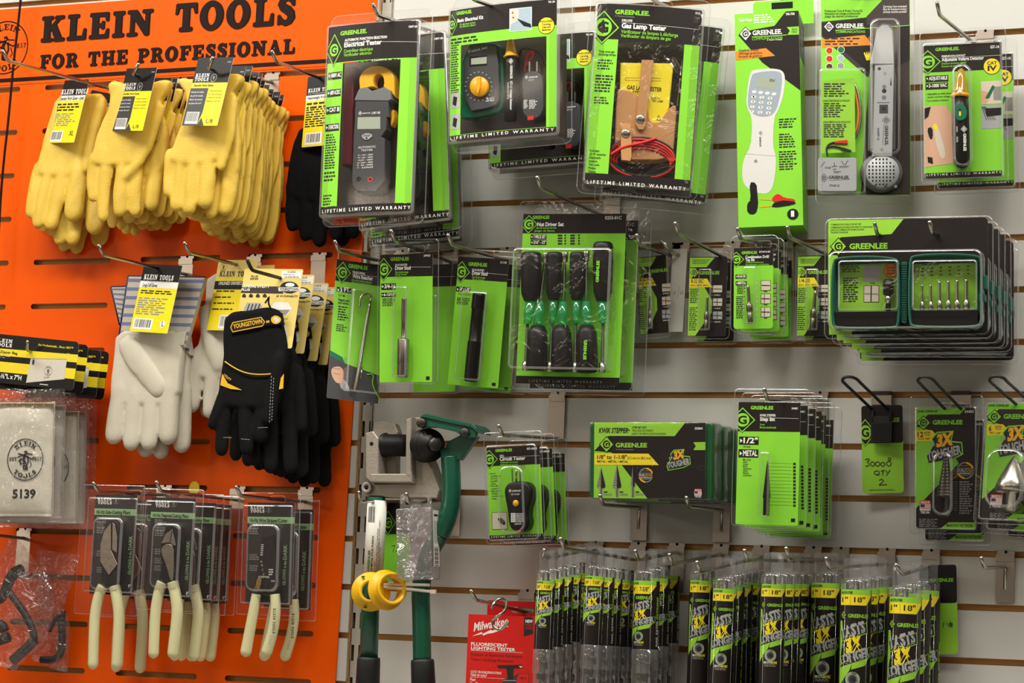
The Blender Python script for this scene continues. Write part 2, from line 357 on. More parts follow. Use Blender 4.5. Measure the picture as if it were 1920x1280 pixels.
    def logo(s, mb, c, rx, ry, h=0.3, fg='green', bg='band', style=0):
        """G in a ring inside a diamond, radii in crop px"""
        x, z = s.L(*c, h); k = s.mpp(); a, b = rx*k, ry*k
        cl = -s.w/2 if x-a < -s.w/2 else -9
        def dia(t, m, hh):
            l = x-a*t
            if l >= cl: s.poly(mb, [(l, z), (x, z+b*t), (x+a*t, z), (x, z-b*t)], m, hh, True)
            elif cl <= x: e = b*t*(cl-l)/(a*t); s.poly(mb, [(cl, z+e), (x, z+b*t), (x+a*t, z), (x, z-b*t), (cl, z-e)], m, hh, True)
            else: e = b*t*(x+a*t-cl)/(a*t); s.poly(mb, [(cl, z+e), (x+a*t, z), (cl, z-e)], m, hh, True)
        if style == 0: dia(1.0, bg, h); dia(0.95, fg, h+.05); dia(0.85, bg, h+.1)
        else: dia(1.0, bg, h); dia(0.86, fg, h+.05)
        rr_ = 0.52 if style == 0 else 0.48; c1, c2 = (fg, bg) if style == 0 else (bg, fg); q = min(a, b)
        sx, sz = a*rr_, min(b*rr_, a*rr_*1.25)
        n = 20
        mb.add([s.P3(max(cl, x+sx*math.cos(2*PI*i/n)), z+sz*math.sin(2*PI*i/n), h+.15) for i in range(n)], [tuple(range(n))], c1)
        vs, fs = glyphs('G', 0.03, 3); gx0 = min(v[0] for v in vs); gx1 = max(v[0] for v in vs); gy0 = min(v[1] for v in vs); gy1 = max(v[1] for v in vs)
        t = 1.25
        mb.add([s.P3(max(cl, x+(v[0]-(gx0+gx1)/2)/(gx1-gx0)*sx*t), z+(v[1]-(gy0+gy1)/2)/(gy1-gy0)*sz*t, h+.2) for v in vs], fs, c2)
    def hookat(s, h):
        "where the last hook's shaft crosses the plane h mm in front of the card"
        a, b = LAST_HOOK; c = s.c + s.N*h/1000; d = b-a; p = a + d*(((c-a) @ s.N)/(d @ s.N)) - c
        return float(p @ s.U), float(p @ s.V)
    def rc(s, rect, h):
        if len(rect) == 4: return (rect[0], rect[1]), (rect[2], rect[3])
        return s.L(*rect[0], h), s.L(*rect[1], h)
    def around(s, l, t, r, b):
        "the card's rectangle grown by mm left, top, right, bottom"
        return (-s.w/2-l/1000, t/1000, s.w/2+r/1000, -s.h-b/1000)
    def at(s, fx, fz): return (-s.w/2+s.w*fx, -s.h*fz)
    def base(s, mb, m, r=2.0, th=0.5, edge='white'):
        R = rr(-s.w/2, -s.h, s.w/2, 0, r/1000, 4)
        if s.bow: s.band(mb, 0, 1, m, 0.0); s.band(mb, 0, 1, edge, -th)
        else: s.loft(mb, [(R, -th), (R, -.02)], edge, True, False, False); s.poly(mb, R, m, 0.0, True)
    def band(s, mb, f0, f1, m, h=0.15, x0=0.0, x1=1.0):
        a, b = s.at(x0, f0), s.at(x1, f1); s.poly(mb, [(a[0], a[1]), (b[0], a[1]), (b[0], b[1]), (a[0], b[1])], m, h, True)
    def fpoly(s, mb, pts, m, h=0.2): s.poly(mb, [s.at(*p) for p in pts], m, h, True)
    # --- solids
    def loft(s, mb, loops, m, cap0=False, cap1=True, smooth=True):
        """loops: list of (list of local (x, z), h)"""
        n = len(loops[0][0]); vs = [s.P3(x, z, h) for L, h in loops for x, z in L]; fs = []
        for i in range(len(loops)-1):
            for k in range(n): fs.append((i*n+k, i*n+(k+1) % n, (i+1)*n+(k+1) % n, (i+1)*n+k))
        if cap1: fs.append(tuple(range((len(loops)-1)*n, len(loops)*n)))
        if cap0: fs.append(tuple(range(n))[::-1])
        mb.add(vs, fs, m, smooth)
    def outline(s, pts, h=0.0): return [s.L(*p, h) for p in pts]
    def slab_solid(s, mb, pts, h0, h1, m, bev=1.0, raw=False, smooth=False, hpx=None):
        """an outline (crop px read at the front face h1, or local points) extruded from h0 to h1 with a bevelled front edge (mm)"""
        L = pts if raw else [s.L(*p, h1 if hpx is None else hpx) for p in pts]
        if area(L) < 0: L = L[::-1]
        b = bev/1000
        s.loft(mb, [(L, h0), (L, h1-bev), (inset(L, b*.3), h1-bev*.3), (inset(L, b), h1)], m, True, True, smooth)
    def block(s, mb, a, b, h0, h1, m, r=2.0, bev=1.0, smooth=False):
        (x0, z0), (x1, z1) = s.L(*a, h1), s.L(*b, h1)
        s.slab_solid(mb, rr(x0, z1, x1, z0, r/1000, 4), h0, h1, m, bev, True, smooth)
    def shell(s, mb, rect, h0, h1, r=6.0, draft=3.0, m='clear', edge='clear_edge', cap=True, hpx=None):
        """an open-backed vacuum-formed bubble over a local rectangle (crop px corners) from h0 out to h1"""
        hh = h0 if hpx is None else hpx
        (x0, z0), (x1, z1) = s.rc(rect, hh); d = draft/1000; r = r/1000
        def R(i): return rr(x0+i, z1+i, x1-i, z0-i, max(r-i*.5, .001), 5)
        e = min(3.0, abs(h1-h0)*.35)
        s.loft(mb, [(R(0), h0), (R(d*.7), h1-e)], m, False, False)
        s.loft(mb, [(R(d*.7), h1-e), (R(d*.85), h1-e*.3), (R(d*1.3+.0012), h1)], edge, False, False)
        if cap: s.loft(mb, [(R(d*1.3+.0012), h1), (R(d*1.3+.004), h1+.05)], m, False, True)
    def flange(s, mb, rect, h=0.0, r=6.0, m='clear', edge='clear_edge', wid=0.0013, hpx=None, hole=None, hs=(26, 10)):
        hh = h if hpx is None else hpx
        (x0, z0), (x1, z1) = s.rc(rect, hh); r = r/1000
        A = rr(x0, z1, x1, z0, r, 5); B = rr(x0+wid, z1+wid, x1-wid, z0-wid, max(r-wid, .0008), 5)
        s.loft(mb, [(A, h-.5), (A, h), (B, h+.6)], edge, False, False)
        I = rr(x0+wid*2, z1+wid*2, x1-wid*2, z0-wid*2, max(r-wid*2, .0008), 5)
        if hole is None: s.loft(mb, [(B, h+.3), (I, h+.3)], m, False, True, False)
        else:
            hx, hz = s.hookat(h) if hole == 'hook' else s.L(*hole, h)
            a, b = hs[0]/2000, hs[1]/2000; H = rr(hx-a, hz-b, hx+a, hz+b, .9*b, 5); H2 = rr(hx-a-.0009, hz-b-.0009, hx+a+.0009, hz+b+.0009, .95*b, 5)
            s.loft(mb, [(B, h+.3), (I, h+.3), (H2, h+.3)], m, False, False, False); s.loft(mb, [(H2, h+.3), (H, h+.5)], edge, False, False, False)
    def tubel(s, mb, pts, r, m, n=8, **k):
        """tube through (crop x, y, h mm), r in mm"""
        rs = [q/1000 for q in r] if isinstance(r, (list, tuple)) else r/1000
        P = [s.P3(*s.L(x, y, h), h) for x, y, h in pts]; mb.tube(P, rs, m, n, **k)
    def lathel(s, mb, a, b, prof, m, h, n=16):
        """turned piece lying h mm off the card from a to b (crop px); prof: (t 0..1, radius crop px)"""
        p, q = s.L(*a, h), s.L(*b, h); A = Vector((p[0], -h/1000, p[1])); B = Vector((q[0], -h/1000, q[1])); ln = (B-A).length; k = s.mpp()
        mb.lathe(A, B-A, [(t*ln, r*k) for t, r in prof], m, n)
def area(L): return sum(L[i][0]*L[(i+1) % len(L)][1] - L[(i+1) % len(L)][0]*L[i][1] for i in range(len(L)))/2
def rr(x0, z0, x1, z1, r, n=4):
    r = min(r, abs(x1-x0)/2.01, abs(z1-z0)/2.01); out = []
    for cx, cz, a in ((x1-r, z1-r, 0), (x0+r, z1-r, 90), (x0+r, z0+r, 180), (x1-r, z0+r, 270)):
        out += [(cx+r*math.cos(math.radians(a+90*i/n)), cz+r*math.sin(math.radians(a+90*i/n))) for i in range(n+1)]
    return out
def inset(L, d):
    n = len(L); out = []
    for i in range(n):
        a, b, c = np.array(L[i-1]), np.array(L[i]), np.array(L[(i+1) % n])
        e1 = b-a; e2 = c-b; l1 = np.linalg.norm(e1) or 1e-9; l2 = np.linalg.norm(e2) or 1e-9
        n1 = np.array([-e1[1], e1[0]])/l1; n2 = np.array([-e2[1], e2[0]])/l2; m = n1+n2; k = m @ m
        m = m*(2/k if k > .35 else 2/.35); out.append(tuple(b + m*d*.5*1.0 if k > 1e-6 else b))
    return out
def smoothpoly(pts, it=2):
    """Chaikin rounding of a closed outline"""
    for _ in range(it):
        o = []
        for i in range(len(pts)):
            a, b = np.array(pts[i]), np.array(pts[(i+1) % len(pts)]); o += [tuple(a*.75+b*.25), tuple(a*.25+b*.75)]
        pts = o
    return pts
def smoothpath(pts, it=2):
    for _ in range(it):
        o = [tuple(pts[0])]
        for a, b in zip(pts, pts[1:]):
            a, b = np.array(a, float), np.array(b, float); o += [tuple(a*.75+b*.25), tuple(a*.25+b*.75)]
        pts = o + [tuple(pts[-1])]
    return pts

# ------------------------------------------------------------------ the setting
PITCH = 0.0762; Z0 = 2.42; GAP = 0.0093
def Zk(k): return Z0 - k*PITCH
def Xw(px, py, dep=0.0): return unproj(px, py, dep)[0]
XE = Xw(664, 950)          # right end of the left bay's slats
XR = Xw(699.5, 830)        # left edge of the right bay
mb = MB()
XL, XRR = -1.9, 1.75
for k in range(-7, 33):
    zt, zb = Zk(k)-GAP, Zk(k+1)
    for x0, x1 in ((XL, XE), (XR, XRR)):
        if zb < 0.05: continue
        # face board with a lip behind which the slot widens
        mb.box(x0, x1, 0.0, 0.004, zb, zt, 'slat'); mb.box(x0, x1, 0.004, 0.0085, zb+0.004, zt-0.004, 'groove')
mb.box(XL, XE-0.0005, 0.0085, 0.021, 0.05, 2.95, 'groove'); mb.box(XR+0.0005, XRR, 0.0085, 0.021, 0.05, 2.95, 'groove')
mb.box(XL, XRR, 0.05, 0.10, 0.0, CEIL, 'upright')
mb.build('wall_back', kind='structure')
mb = MB(); mb.box(XL-1, XRR+1, -6.0, 0.1, -0.05, 0.0, 'slat'); mb.build('floor', kind='structure')
mat('ceiling', '#e6e3dc', 0.8)
mb = MB(); mb.box(XL-1, XRR+1, -6.0, 0.1, CEIL, CEIL+0.05, 'ceiling'); mb.build('ceiling', kind='structure')
# slotted upright between the two bays
mb = MB(); ux = (XE+XR)/2; sx0 = Xw(681, 803.6, 0) - ux
UY = 0.012; cols = (unproj(677.5, 863, -UY)[0], unproj(692.5, 863, -UY)[0]); sw = 0.0033
zs = unproj(677.5, 863, -UY)[2]; x0, x1 = XE+0.0005, XR+0.006
edges = [x0, cols[0]-sw, cols[0]+sw, cols[1]-sw, cols[1]+sw, x1]
for a, b in ((0, 1), (2, 3), (4, 5)): mb.box(edges[a], edges[b], UY, UY+.002, 0.05, 2.95, 'upright')
for cxx in cols:
    z = zs - 0.0508*25
    while z < 2.95:
        mb.box(cxx-sw, cxx+sw, UY, UY+.002, z+0.0125, z+0.0508-0.0125, 'upright'); z += 0.0508
mb.box(x0, x1, 0.046, 0.049, 0.05, 2.95, 'hole'); mb.box(x0+.0172, x0+.0186, UY-.003, UY+.03, 0.05, 2.95, 'upright')
mb.build('trim_1', kind='structure')

# ------------------------------------------------------------------ the orange panel with its header
OD = 0.004    # its front face stands this far off the slats
def OP(px, py): p = unproj(px, py, OD); return (p[0], p[2])
def rowz(k): return Zk(k) - GAP/2
def slot_spans(z):
    # slot ends by row: read at y=570 and y=1255 in the photo
    a = [(Xw(-145, 576, OD), Xw(11, 571, OD)), (Xw(58, 569.5, OD), Xw(202, 566, OD)), (Xw(259, 564, OD), Xw(409, 560, OD)), (Xw(461, 558, OD), Xw(620, 553, OD))]
    return a
mbp = MB(); y0 = -OD
XPL = -1.75
def xedge(z):
    pts = [OP(706, 20), OP(690, 300), OP(679, 470), OP(654.7, 880), OP(629, 1275), OP(620, 1400)]
    for (xa, za), (xb, zb) in zip(pts, pts[1:]):
        if z <= za and z >= zb: return xa+(xb-xa)*(z-za)/(zb-za)
    return pts[0][0] if z > pts[0][1] else pts[-1][0]
ZTOP = OP(95, 11)[1]
def strip(zt, zb, x0=None, x1=None, m='orange'):
    n = 4; vs = []; fs = []
    for i in range(n+1):
        z = zt+(zb-zt)*i/n; a = XPL if x0 is None else x0; b = xedge(z) if x1 is None else x1; vs += [(a, y0, z), (b, y0, z)]
    for i in range(n): fs.append((2*i+2, 2*i+3, 2*i+1, 2*i))
    mbp.add(vs, fs, m)
    mbp.add([(XPL, -.0004, zt), (xedge(zt)-.001, -.0004, zt), (xedge(zb)-.001, -.0004, zb), (XPL, -.0004, zb)], [(0, 1, 2, 3)], m) if x0 is None else None
sr = 0.0047
krows = list(range(0, 18)); ztop_low = rowz(0)+0.0075
zprev = ztop_low
for k in krows:
    z = rowz(k)
    strip(zprev, z+sr)
    sp = slot_spans(z); xs = [XPL] + [e for s_ in sp for e in s_] + [None]
    for i in range(0, len(xs), 2):
        a, b = xs[i], xs[i+1]; pts = []
        if i == 0: L_ = [(a, z+sr), (a, z-sr)]
        else: L_ = [(a+sr-sr*2*0, z+sr)] and [(a - sr*(1-abs(math.sin(t)))*0 - sr + sr*math.cos(t), z+sr*math.sin(t)) for t in np.linspace(PI/2, -PI/2, 7)]
        if b is None: R_ = [(xedge(z-sr), z-sr), (xedge(z+sr), z+sr)]
        else: R_ = [(b + sr - sr*math.cos(t), z+sr*math.sin(t)) for t in np.linspace(-PI/2, PI/2, 7)]
        pl = L_ + R_; n0 = len(pl)
        mbp.add([(x, y0, zz) for x, zz in pl], [tuple(range(n0))], 'orange')
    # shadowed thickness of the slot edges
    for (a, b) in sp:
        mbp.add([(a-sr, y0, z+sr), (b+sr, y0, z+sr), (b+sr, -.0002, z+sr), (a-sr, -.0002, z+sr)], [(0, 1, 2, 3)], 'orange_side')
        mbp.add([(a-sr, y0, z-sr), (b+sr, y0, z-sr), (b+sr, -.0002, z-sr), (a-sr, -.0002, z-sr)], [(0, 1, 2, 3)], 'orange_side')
    zprev = z-sr
strip(zprev, zprev-0.2)
pan = mbp.build('slotted_panel', label='large orange slotted panel behind the gloves and pliers', category='panel')
# header sign
mbp = MB(); ztop = ZTOP; strip(ztop, ztop_low+0.0008)
sign = mbp.build('header_sign', label='orange sign with big dark slab letters across the top of the glove panel', category='sign')
F = Frame('A1', [(215, 95), (1505, -5), (1505, 270), (215, 360)], OD+.0002); F.M = Matrix.Identity(4)
# lettering is flat on the sign: letters given by baseline points of the photo
def sign_text(st, a, b, hp, name):
    mb = MB(); vs, fs = slab(st); x0 = min(v[0] for v in vs); x1 = max(v[0] for v in vs)
    pa, pb = OP(*cp('A1', *a)), OP(*cp('A1', *b)); pt = OP(*cp('A1', a[0], a[1]-hp)); sy = (pt[1]-pa[1])/CAPH; z = (pa[1]+pb[1])/2; sx = (pb[0]-pa[0])/(x1-x0)
    for k, (ex, ey) in enumerate(((-.045, 0), (.045, 0), (0, .015), (0, -.015))):
        mb.add([(pa[0]+(x-x0+ex)*sx, y0-.0003-.0004*k-v_.k*.000015, z+(v_[1]+ey)*sy) for v_ in vs for x in (v_[0],)], fs, 'sign_black')
    mb.build(name, sign)
sign_text('KLEIN', (212, 222), (775, 172), 128, 'lettering'); sign_text('TOOLS', (895, 163), (1503, 122), 140, 'lettering')
sign_text('FOR THE PROFESSIONAL', (205, 353), (1503, 272), 70, 'lettering')
mb = MB(); a = OP(*cp('A1', 0, 413)); b = OP(*cp('A1', 1650, 312)); zz = (a[1]+b[1])/2
mb.add([(XPL, y0-.0003, zz+.0035), (xedge(zz), y0-.0003, zz+.0035), (xedge(zz), y0-.0003, zz-.0035), (XPL, y0-.0003, zz-.0035)], [(0, 1, 2, 3)], 'sign_black'); mb.build('stripe', sign)
def lineman(put, cx, cz, r):
    """the round emblem's worker on a pole, as loose strokes; put(points, halfwidth)"""
    for pl, hw in (([(-.5, .42), (-.1, .34), (.45, .1), (.62, .22)], .035), ([(-.55, .2), (.1, .42), (.5, .38)], .03), ([(-.08, .5), (.05, .55), (.12, .44)], .06), ([(.0, .38), (-.12, .1), (.02, -.2), (-.02, -.55)], .09),
                   ([(-.38, .05), (-.3, -.2), (-.12, -.12), (-.1, -.5)], .06), ([(.15, .3), (.2, -.05), (.1, -.3), (.16, -.55)], .05), ([(.32, .05), (.42, -.25), (.3, -.4)], .025), ([(-.45, -.02), (-.3, .12), (-.15, .02)], .04)):
        put([(cx+x*r, cz+z*r) for x, z in pl], hw*r)
def emblem(F, mb, c, rpx, h, m, est=True, rx=None):
    """ring, arched lettering and the worker; in frame F at crop px c, radius rpx"""
    k = F.mpp(); x, z = F.L(*c, h); r = rpx*k; q = (rx or rpx)/rpx
    def add(p, hh=h): mb.add([F.P3(x+(a-x)*q, b, hh) for a, b in p], [tuple(range(len(p)))], m)
    for p in _ring(x, z, r, r, r*.955, r*.955, n=40): add(p)
    def arch(st, up, rad, hgt):
        ws = [SLAB[c_][0]+.1 for c_ in st]; tot = sum(ws)*hgt/rad; a = PI/2+tot/2 if up else -PI/2-tot/2
        for c_, w_ in zip(st, ws):
            da = w_*hgt/rad; am = a-da/2 if up else a+da/2
            for p in SLAB[c_][1]:
                o = []
                for u, v in p:
                    u = (u-w_/2)*hgt; v = v*hgt
                    if up: e = am - u/rad; o.append((x+(rad+v)*math.cos(e), z+(rad+v)*math.sin(e)))
                    else: e = am + u/rad; o.append((x+(rad+hgt-v)*math.cos(e), z+(rad+hgt-v)*math.sin(e)))
                add(o)
            a += -da if up else da
    arch('KLEIN', True, r*.66, r*.22); arch('TOOLS', False, r*.66, r*.22)
    def flat(st, xa, xb, zz, hg):
        vs, fs = slab(st); x0 = min(v[0] for v in vs); x1 = max(v[0] for v in vs)
        mb.add([F.P3(x+(xa+(u-x0)/(x1-x0)*(xb-xa))*r*q, z+zz*r+v/CAPH*hg*r, h) for u, v in vs], fs, m)
    if est: flat('EST.', -.88, -.42, -.05, .17); flat('1857', .4, .9, -.05, .17)
    lineman(lambda pts, hw: [add(p) for p in _rib([(a, b, hw) for a, b in pts])], x, z-.05*r, r*.8)
FS = Frame('A1', [(215, 95), (1505, -5), (1505, 270), (215, 360)], OD+.0004, wyaw=.001, wpit=.001); mb = MB()
emblem(FS, mb, (25, 243), 135, 0, 'sign_black'); e = mb.build('emblem', sign); e.matrix_world = FS.M
# thin dark rod hanging in front of the panel's left side
mb = MB(); mb.tube([unproj(x, y, .028) for x, y in smoothpath([(42, -40), (36, 30), (26, 110), (16, 225), (7, 300), (0, 385), (-6, 520)], 2)], .0021, 'sign_black', 8)
mb.build('hanging_rod', label='thin dark bent wire hanging down the left edge of the orange panel', category='wire')
# round yellow sticker
p = unproj(364, 915, OD+.0004); mb = MB(); mb.add([(p[0]+.0098*math.cos(a), p[1], p[2]+.0112*math.sin(a)) for a in np.linspace(0, 2*PI, 25)[:-1]], [tuple(range(24))], 'yellow')
mb.build('round_sticker', label='small round yellow sticker on the orange panel above the diagonal pliers', category='sticker')

# ------------------------------------------------------------------ peg hooks: tip in photo px, the hole it passes and the depth of that hole
def hook(label, tip, hole, dep, crop='P', r=0.0028, m='steel', plate=True, tipv=(0.0, -.015, .013), k=None, pz=0.0, group=None, name='peg_hook', L=None, tail=False):
    tx, ty = cp(crop, *tip); hx, hy = cp(crop, *hole); H = unproj(hx, hy, dep); X = H[0]
    if L is None:
        ds = np.arange(dep, dep+.4, .001); L = min(ds, key=lambda d: abs(unproj(tx, ty, d-tipv[1])[0] - X - tipv[0]))
    T = unproj(tx, ty, L-tipv[1]); B = np.array([X, -L, T[2]-tipv[2]])
    sl = (B[2]-H[2])/max(L-dep, .02); sl = max(-.12, min(.12, sl)); base = np.array([X, -.002, B[2]-sl*L])
    t = thing(name, label, 'hook', Matrix.Translation(base), group)
    LAST_HOOK[:] = [base, B]
    loc = [Vector(p)-Vector(base) for p in (base, B, (T[0], T[1], T[2]))]
    c = .006; d1 = (loc[0]-loc[1]).normalized(); d2 = (loc[2]-loc[1]).normalized()
    path = [loc[0], loc[1]+d1*c*1.6, loc[1]+d1*c*.5+d2*c*.12, loc[1]+d2*c*.5+d1*c*.12, loc[1]+d2*c*1.5, loc[2]]
    if tail: path = [loc[0]+Vector((0, -.001, -.032)), loc[0]+Vector((0, -.001, -.006)), loc[0]+Vector((0, -.003, -.001)), loc[0]+Vector((0, -.008, 0))] + path[1:]
    mb = MB(); mb.tube(path, r, m, 10); mb.lathe(loc[2], d2, [(0, r), (.001, r*.9), (.0018, r*.5)], m, 10)
    mb.build('shaft', t)
    if plate:
        kk = k if k is not None else max(0, math.ceil((Z0-base[2])/PITCH) - 1)
        zs = Z0-kk*PITCH-base[2]; mb = MB(); w = .0125; y = .002
        # lip in the slot, step, then the plate hanging flat on the slat below
        mb.box(-w, w, y-.0012, y-.0002+.004, zs-.0055, zs+.0002, 'zinc'); mb.box(-w*.98, w*.98, y-.0055, y-.0012, zs-.0058, zs-.0048, 'zinc')
        mb.box(-w*1.06, w*1.06, y-.0062, y-.0048, zs-.0145, zs-.0056, 'zinc')
        mb.box(-w*1.06, w*1.06, y-.0042, y-.0022, zs-.073, zs-.0145, 'zinc')
        mb.lathe((0, y-.0013, zs-.0012), (0, -1, 0), [(0, .0022), (.0002, .0022)], 'hole', 12)
        mb.build('back_plate', t)
    return t
LAST_HOOK = []
def place(F, name, label, cat, group=None): return thing(name, label, cat, F.M, group)
def gl_top(F, mb, c, rx, ry, band, fg='green'):
    "black header band and the diamond at its left edge"
    F.band(mb, 0, band, 'band', .1); F.logo(mb, c, rx, ry, .25, fg)
def tags(F, mb, L, fs=.62, m='white'):
    "black strips with an arrow and white words: (corner a, corner b, words)"
    for a, b, st in L:
        F.rect(mb, a, b, 'band', .3); h = b[1]-a[1]; w = b[0]-a[0]
        F.poly(mb, [(a[0]+w*.05, a[1]+h*.25), (a[0]+w*.05, a[1]+h*.75), (a[0]+w*.05+h*.3, a[1]+h*.5)], m, .5)
        F.text(mb, st, (a[0]+w*.07+h*.34, b[1]-h*.22), (b[0]-w*.04, b[1]-h*.22), h*fs, m, .5, .03)
def prism_bit(F, mb, pts, h0, h1, m, bev=1.5): F.slab_solid(mb, pts, h0, h1, m, bev)
def clear(F, t, flange=None, bubbles=(), fr=6, mm='clear', h=0.6, hole=None, hs=(26, 10)):
    mb = MB()
    if flange: F.flange(mb, flange, -1.0, fr, m=mm, hole=hole, hs=hs)
    for b in bubbles: F.shell(mb, b[0], h, b[1], b[2] if len(b) > 2 else 5, b[3] if len(b) > 3 else 2.5, mm)
    return mb.build('blister', t)

# ================================================================== clamp meters (three on one hook)
hook('chrome peg hook holding the yellow jawed clamp meter packs', (700, 8), (735, 33), .22, pz=0)
F = Frame('A4', [(165, 150), (654, 112), (612, 1150), (120, 1175)], .220, bow=7.0, wyaw=.3); DCL = .22
t = place(F, 'clamp_meter_pack', 'foremost clear pack with a yellow jawed clamp meter, green and black card', 'blister pack', 'clamp meter packs on one hook')
mb = MB()
wx0, wz0 = F.L(250, 345); wx1, wz1 = F.L(530, 1112); wx1 = F.L(562, 343)[0]*.5+F.L(530, 1112)[0]*.5; wx0 = F.L(250, 345)[0]*.5+F.L(214, 1115)[0]*.5; W2 = F.w/2
for a, b, c, d, m in ((-W2, 0, W2, wz0, 'green'), (-W2, wz1, W2, -F.h, 'green'), (-W2, wz0, wx0, wz1, 'green'), (wx1, wz0, W2, wz1, 'green')):
    F.poly(mb, [(a, b), (c, b), (c, d), (a, d)], m, 0, True)
F.band(mb, 0, .195, 'band', .1); F.band(mb, .957, 1, 'band', .1)
F.logo(mb, (196, 275), 52, 92, .25)
F.text(mb, 'GREENLEE.', (232, 197), (383, 186), 21, 'green', .3, .035); F.text(mb, 'AUTOMATIC FUNCTION SELECTION', (258, 231), (490, 220), 13, 'white', .3, .03)
F.line(mb, (258, 238), (650, 228), 1.5, 'white', .3); F.text(mb, 'Electrical Tester', (255, 262), (463, 252), 24, 'white', .3, .03)
F.text(mb, 'Contrôleur électrique', (253, 292), (415, 280), 17, 'green', .3, .01); F.text(mb, 'Verificador eléctrico', (253, 313), (408, 303), 17, 'green', .3, .01); F.text(mb, 'CMT-80', (603, 153), (648, 150), 10, 'white', .3, .03)
tags(F, mb, [((162, 398), (240, 432), '400V AC'), ((157, 492), (235, 526), '600V AC/DC'), ((152, 585), (230, 620), 'CAT III'), ((147, 680), (226, 714), '5 FUNCTIONS')])
F.lines(mb, (150, 735), (212, 925), 14, 'ink', .2, 2); F.lines(mb, (140, 940), (205, 995), 3, 'ink', .2, 3); F.lines(mb, (135, 1065), (190, 1125), 4, 'ink', .2, 4)
F.text(mb, WARR, (128, 1163), (610, 1147), 17, 'white', .3, .02)
mb.build('printed_card', t)
F.bow = 0; mb = MB(); F.poly(mb, [(wx0-.024, wz0+.012), (wx1+.012, wz0+.012), (wx1+.012, wz1-.01), (wx0-.024, wz1-.01)], 'window', -42, True)
F.slab_solid(mb, [(247, 360), (300, 360), (290, 900), (235, 900)], -40, -18, 'maroon' if 'maroon' in MATS else 'window', 4); mb.build('inner_tray', t)
# the meter
F.crop = 'E1'; me = MB()
yj = arc(618, 880, 195, 165, 180, 0, 16)
pts = [(430, 975)] + [(618+195*math.cos(a), 880-165*math.sin(a)) for a in np.linspace(PI, 0, 15)] + [(818, 1060), (770, 1010)] + [(638+58*math.cos(a), 895-88*math.sin(a)) for a in np.linspace(-.6, PI+.6, 13)]
F.slab_solid(me, pts, -26, -10, 'amber', 3); jaw = me
me.build('jaw', t)
me = MB(); F.slab_solid(me, [(405, 1000), (425, 965), (500, 945), (560, 990), (650, 960), (700, 945), (768, 985), (780, 1085), (740, 1105), (380, 1100), (372, 1085)], -27, -5, 'midgrey', 3)
F.slab_solid(me, [(385, 1100), (745, 1100), (752, 1280), (378, 1280)], -27, -6, 'darkgrey', 2)
F.crop = 'E2'
F.slab_solid(me, [(398, 0), (722, 0), (716, 230), (668, 300), (700, 320), (700, 740), (655, 800), (600, 850), (420, 850), (375, 790), (370, 700), (385, 300), (398, 100)], -27, -6, 'darkgrey', 3)
mb0 = me.build('meter_body', t)
me = MB(); F.slab_solid(me, [(430, 105), (655, 100), (655, 222), (425, 225)], -8, -5.6, 'lcd', .4); me.build('display', mb0)
me = MB(); F.slab_solid(me, smoothpoly([(455, 290), (520, 258), (590, 285), (515, 345)], 1), -7, -4.5, 'lightgrey', .8); F.text(me, 'HOLD', (485, 298), (555, 296), 18, 'darkgrey', -4.3, .03); F.disc(me, (518, 312), 11, 'darkgrey', -4.2); me.build('hold_button', mb0)
me = MB(); h = -5.7
F.logo(me, (455, 65), 22, 22, h, 'darkgrey', 'white', 1); F.text(me, 'GREENLEE.', (475, 72), (558, 68), 10, 'white', h, .02); F.text(me, 'CMT-80', (568, 75), (655, 72), 22, 'white', h, .01)
F.text(me, 'AUTOMATIC', (435, 418), (610, 416), 20, 'white', h, 0); F.text(me, 'TESTER', (462, 446), (580, 444), 18, 'white', h, 0)
for i, st in enumerate(('V~ 1.2V ~ 600V', 'V= 1.6V ~ 600V', ' ~0.6V ~ 600V', 'A~ 0.6A ~ 400A', 'Ω   0Ω ~ 2000Ω', '=  ±25kΩ')): F.text(me, st, (432-i*2, 493+i*25), (582, 491+i*25), 14, 'white', h, .01)
for c, m in (((440, 725), 'hole'), ((555, 725), 'red')): F.disc(me, c, 26, m, h+.1, ri=.6); F.disc(me, c, 15, 'hole', h+.1)
me.build('markings', mb0)
me = MB(); F.slab_solid(me, smoothpoly([(760, 40), (790, 20), (800, 130), (760, 210), (750, 150)], 1), -30, -16, 'amber', 3); me.build('jaw_trigger', mb0)
F.crop = 'A4'; F.bow = 7
mb = MB(); F.shell(mb, F.around(7, 7, 7, 7), -46, 1.2, 7, 4.5)
F.bow = 0; F.flange(mb, F.around(10, 26, 12, 14), -26, 14, hole='hook'); mb.build('blister', t)
dup(t, 'second clamp meter pack, leaning out to the right behind the foremost one', .088, .002, -.002, roll=.075)
dup(t, 'rearmost clamp meter pack, low against the wall behind the other two', .142, -.001, -.020, roll=.06)

# ================================================================== electrical kits with a multimeter
hook('peg hook at the top edge holding the multimeter kit packs', (880, -22), (925, 8), .24)
F = Frame('A5', [(97, 82), (870, -10), (868, 965), (88, 1030)], .240, bow=7.0, wyaw=.3)
t = place(F, 'electrical_kit_pack', 'front kit pack with a small multimeter, voltage pen and outlet tester behind clear plastic', 'blister pack', 'electrical kit packs')
mb = MB(); wx0, wz0 = F.L(178, 300); wx1, wz1 = F.L(796, 925); wz0 = F.L(480, 300)[1]; W2 = F.w/2
for a, b, c, d in ((-W2, 0, W2, wz0), (-W2, wz1, W2, -F.h), (-W2, wz0, wx0, wz1), (wx1, wz0, W2, wz1)): F.poly(mb, [(a, b), (c, b), (c, d), (a, d)], 'green', 0, True)
F.band(mb, 0, .195, 'band', .1); F.band(mb, .957, 1, 'band', .1); F.logo(mb, (108, 182), 48, 82, .25)
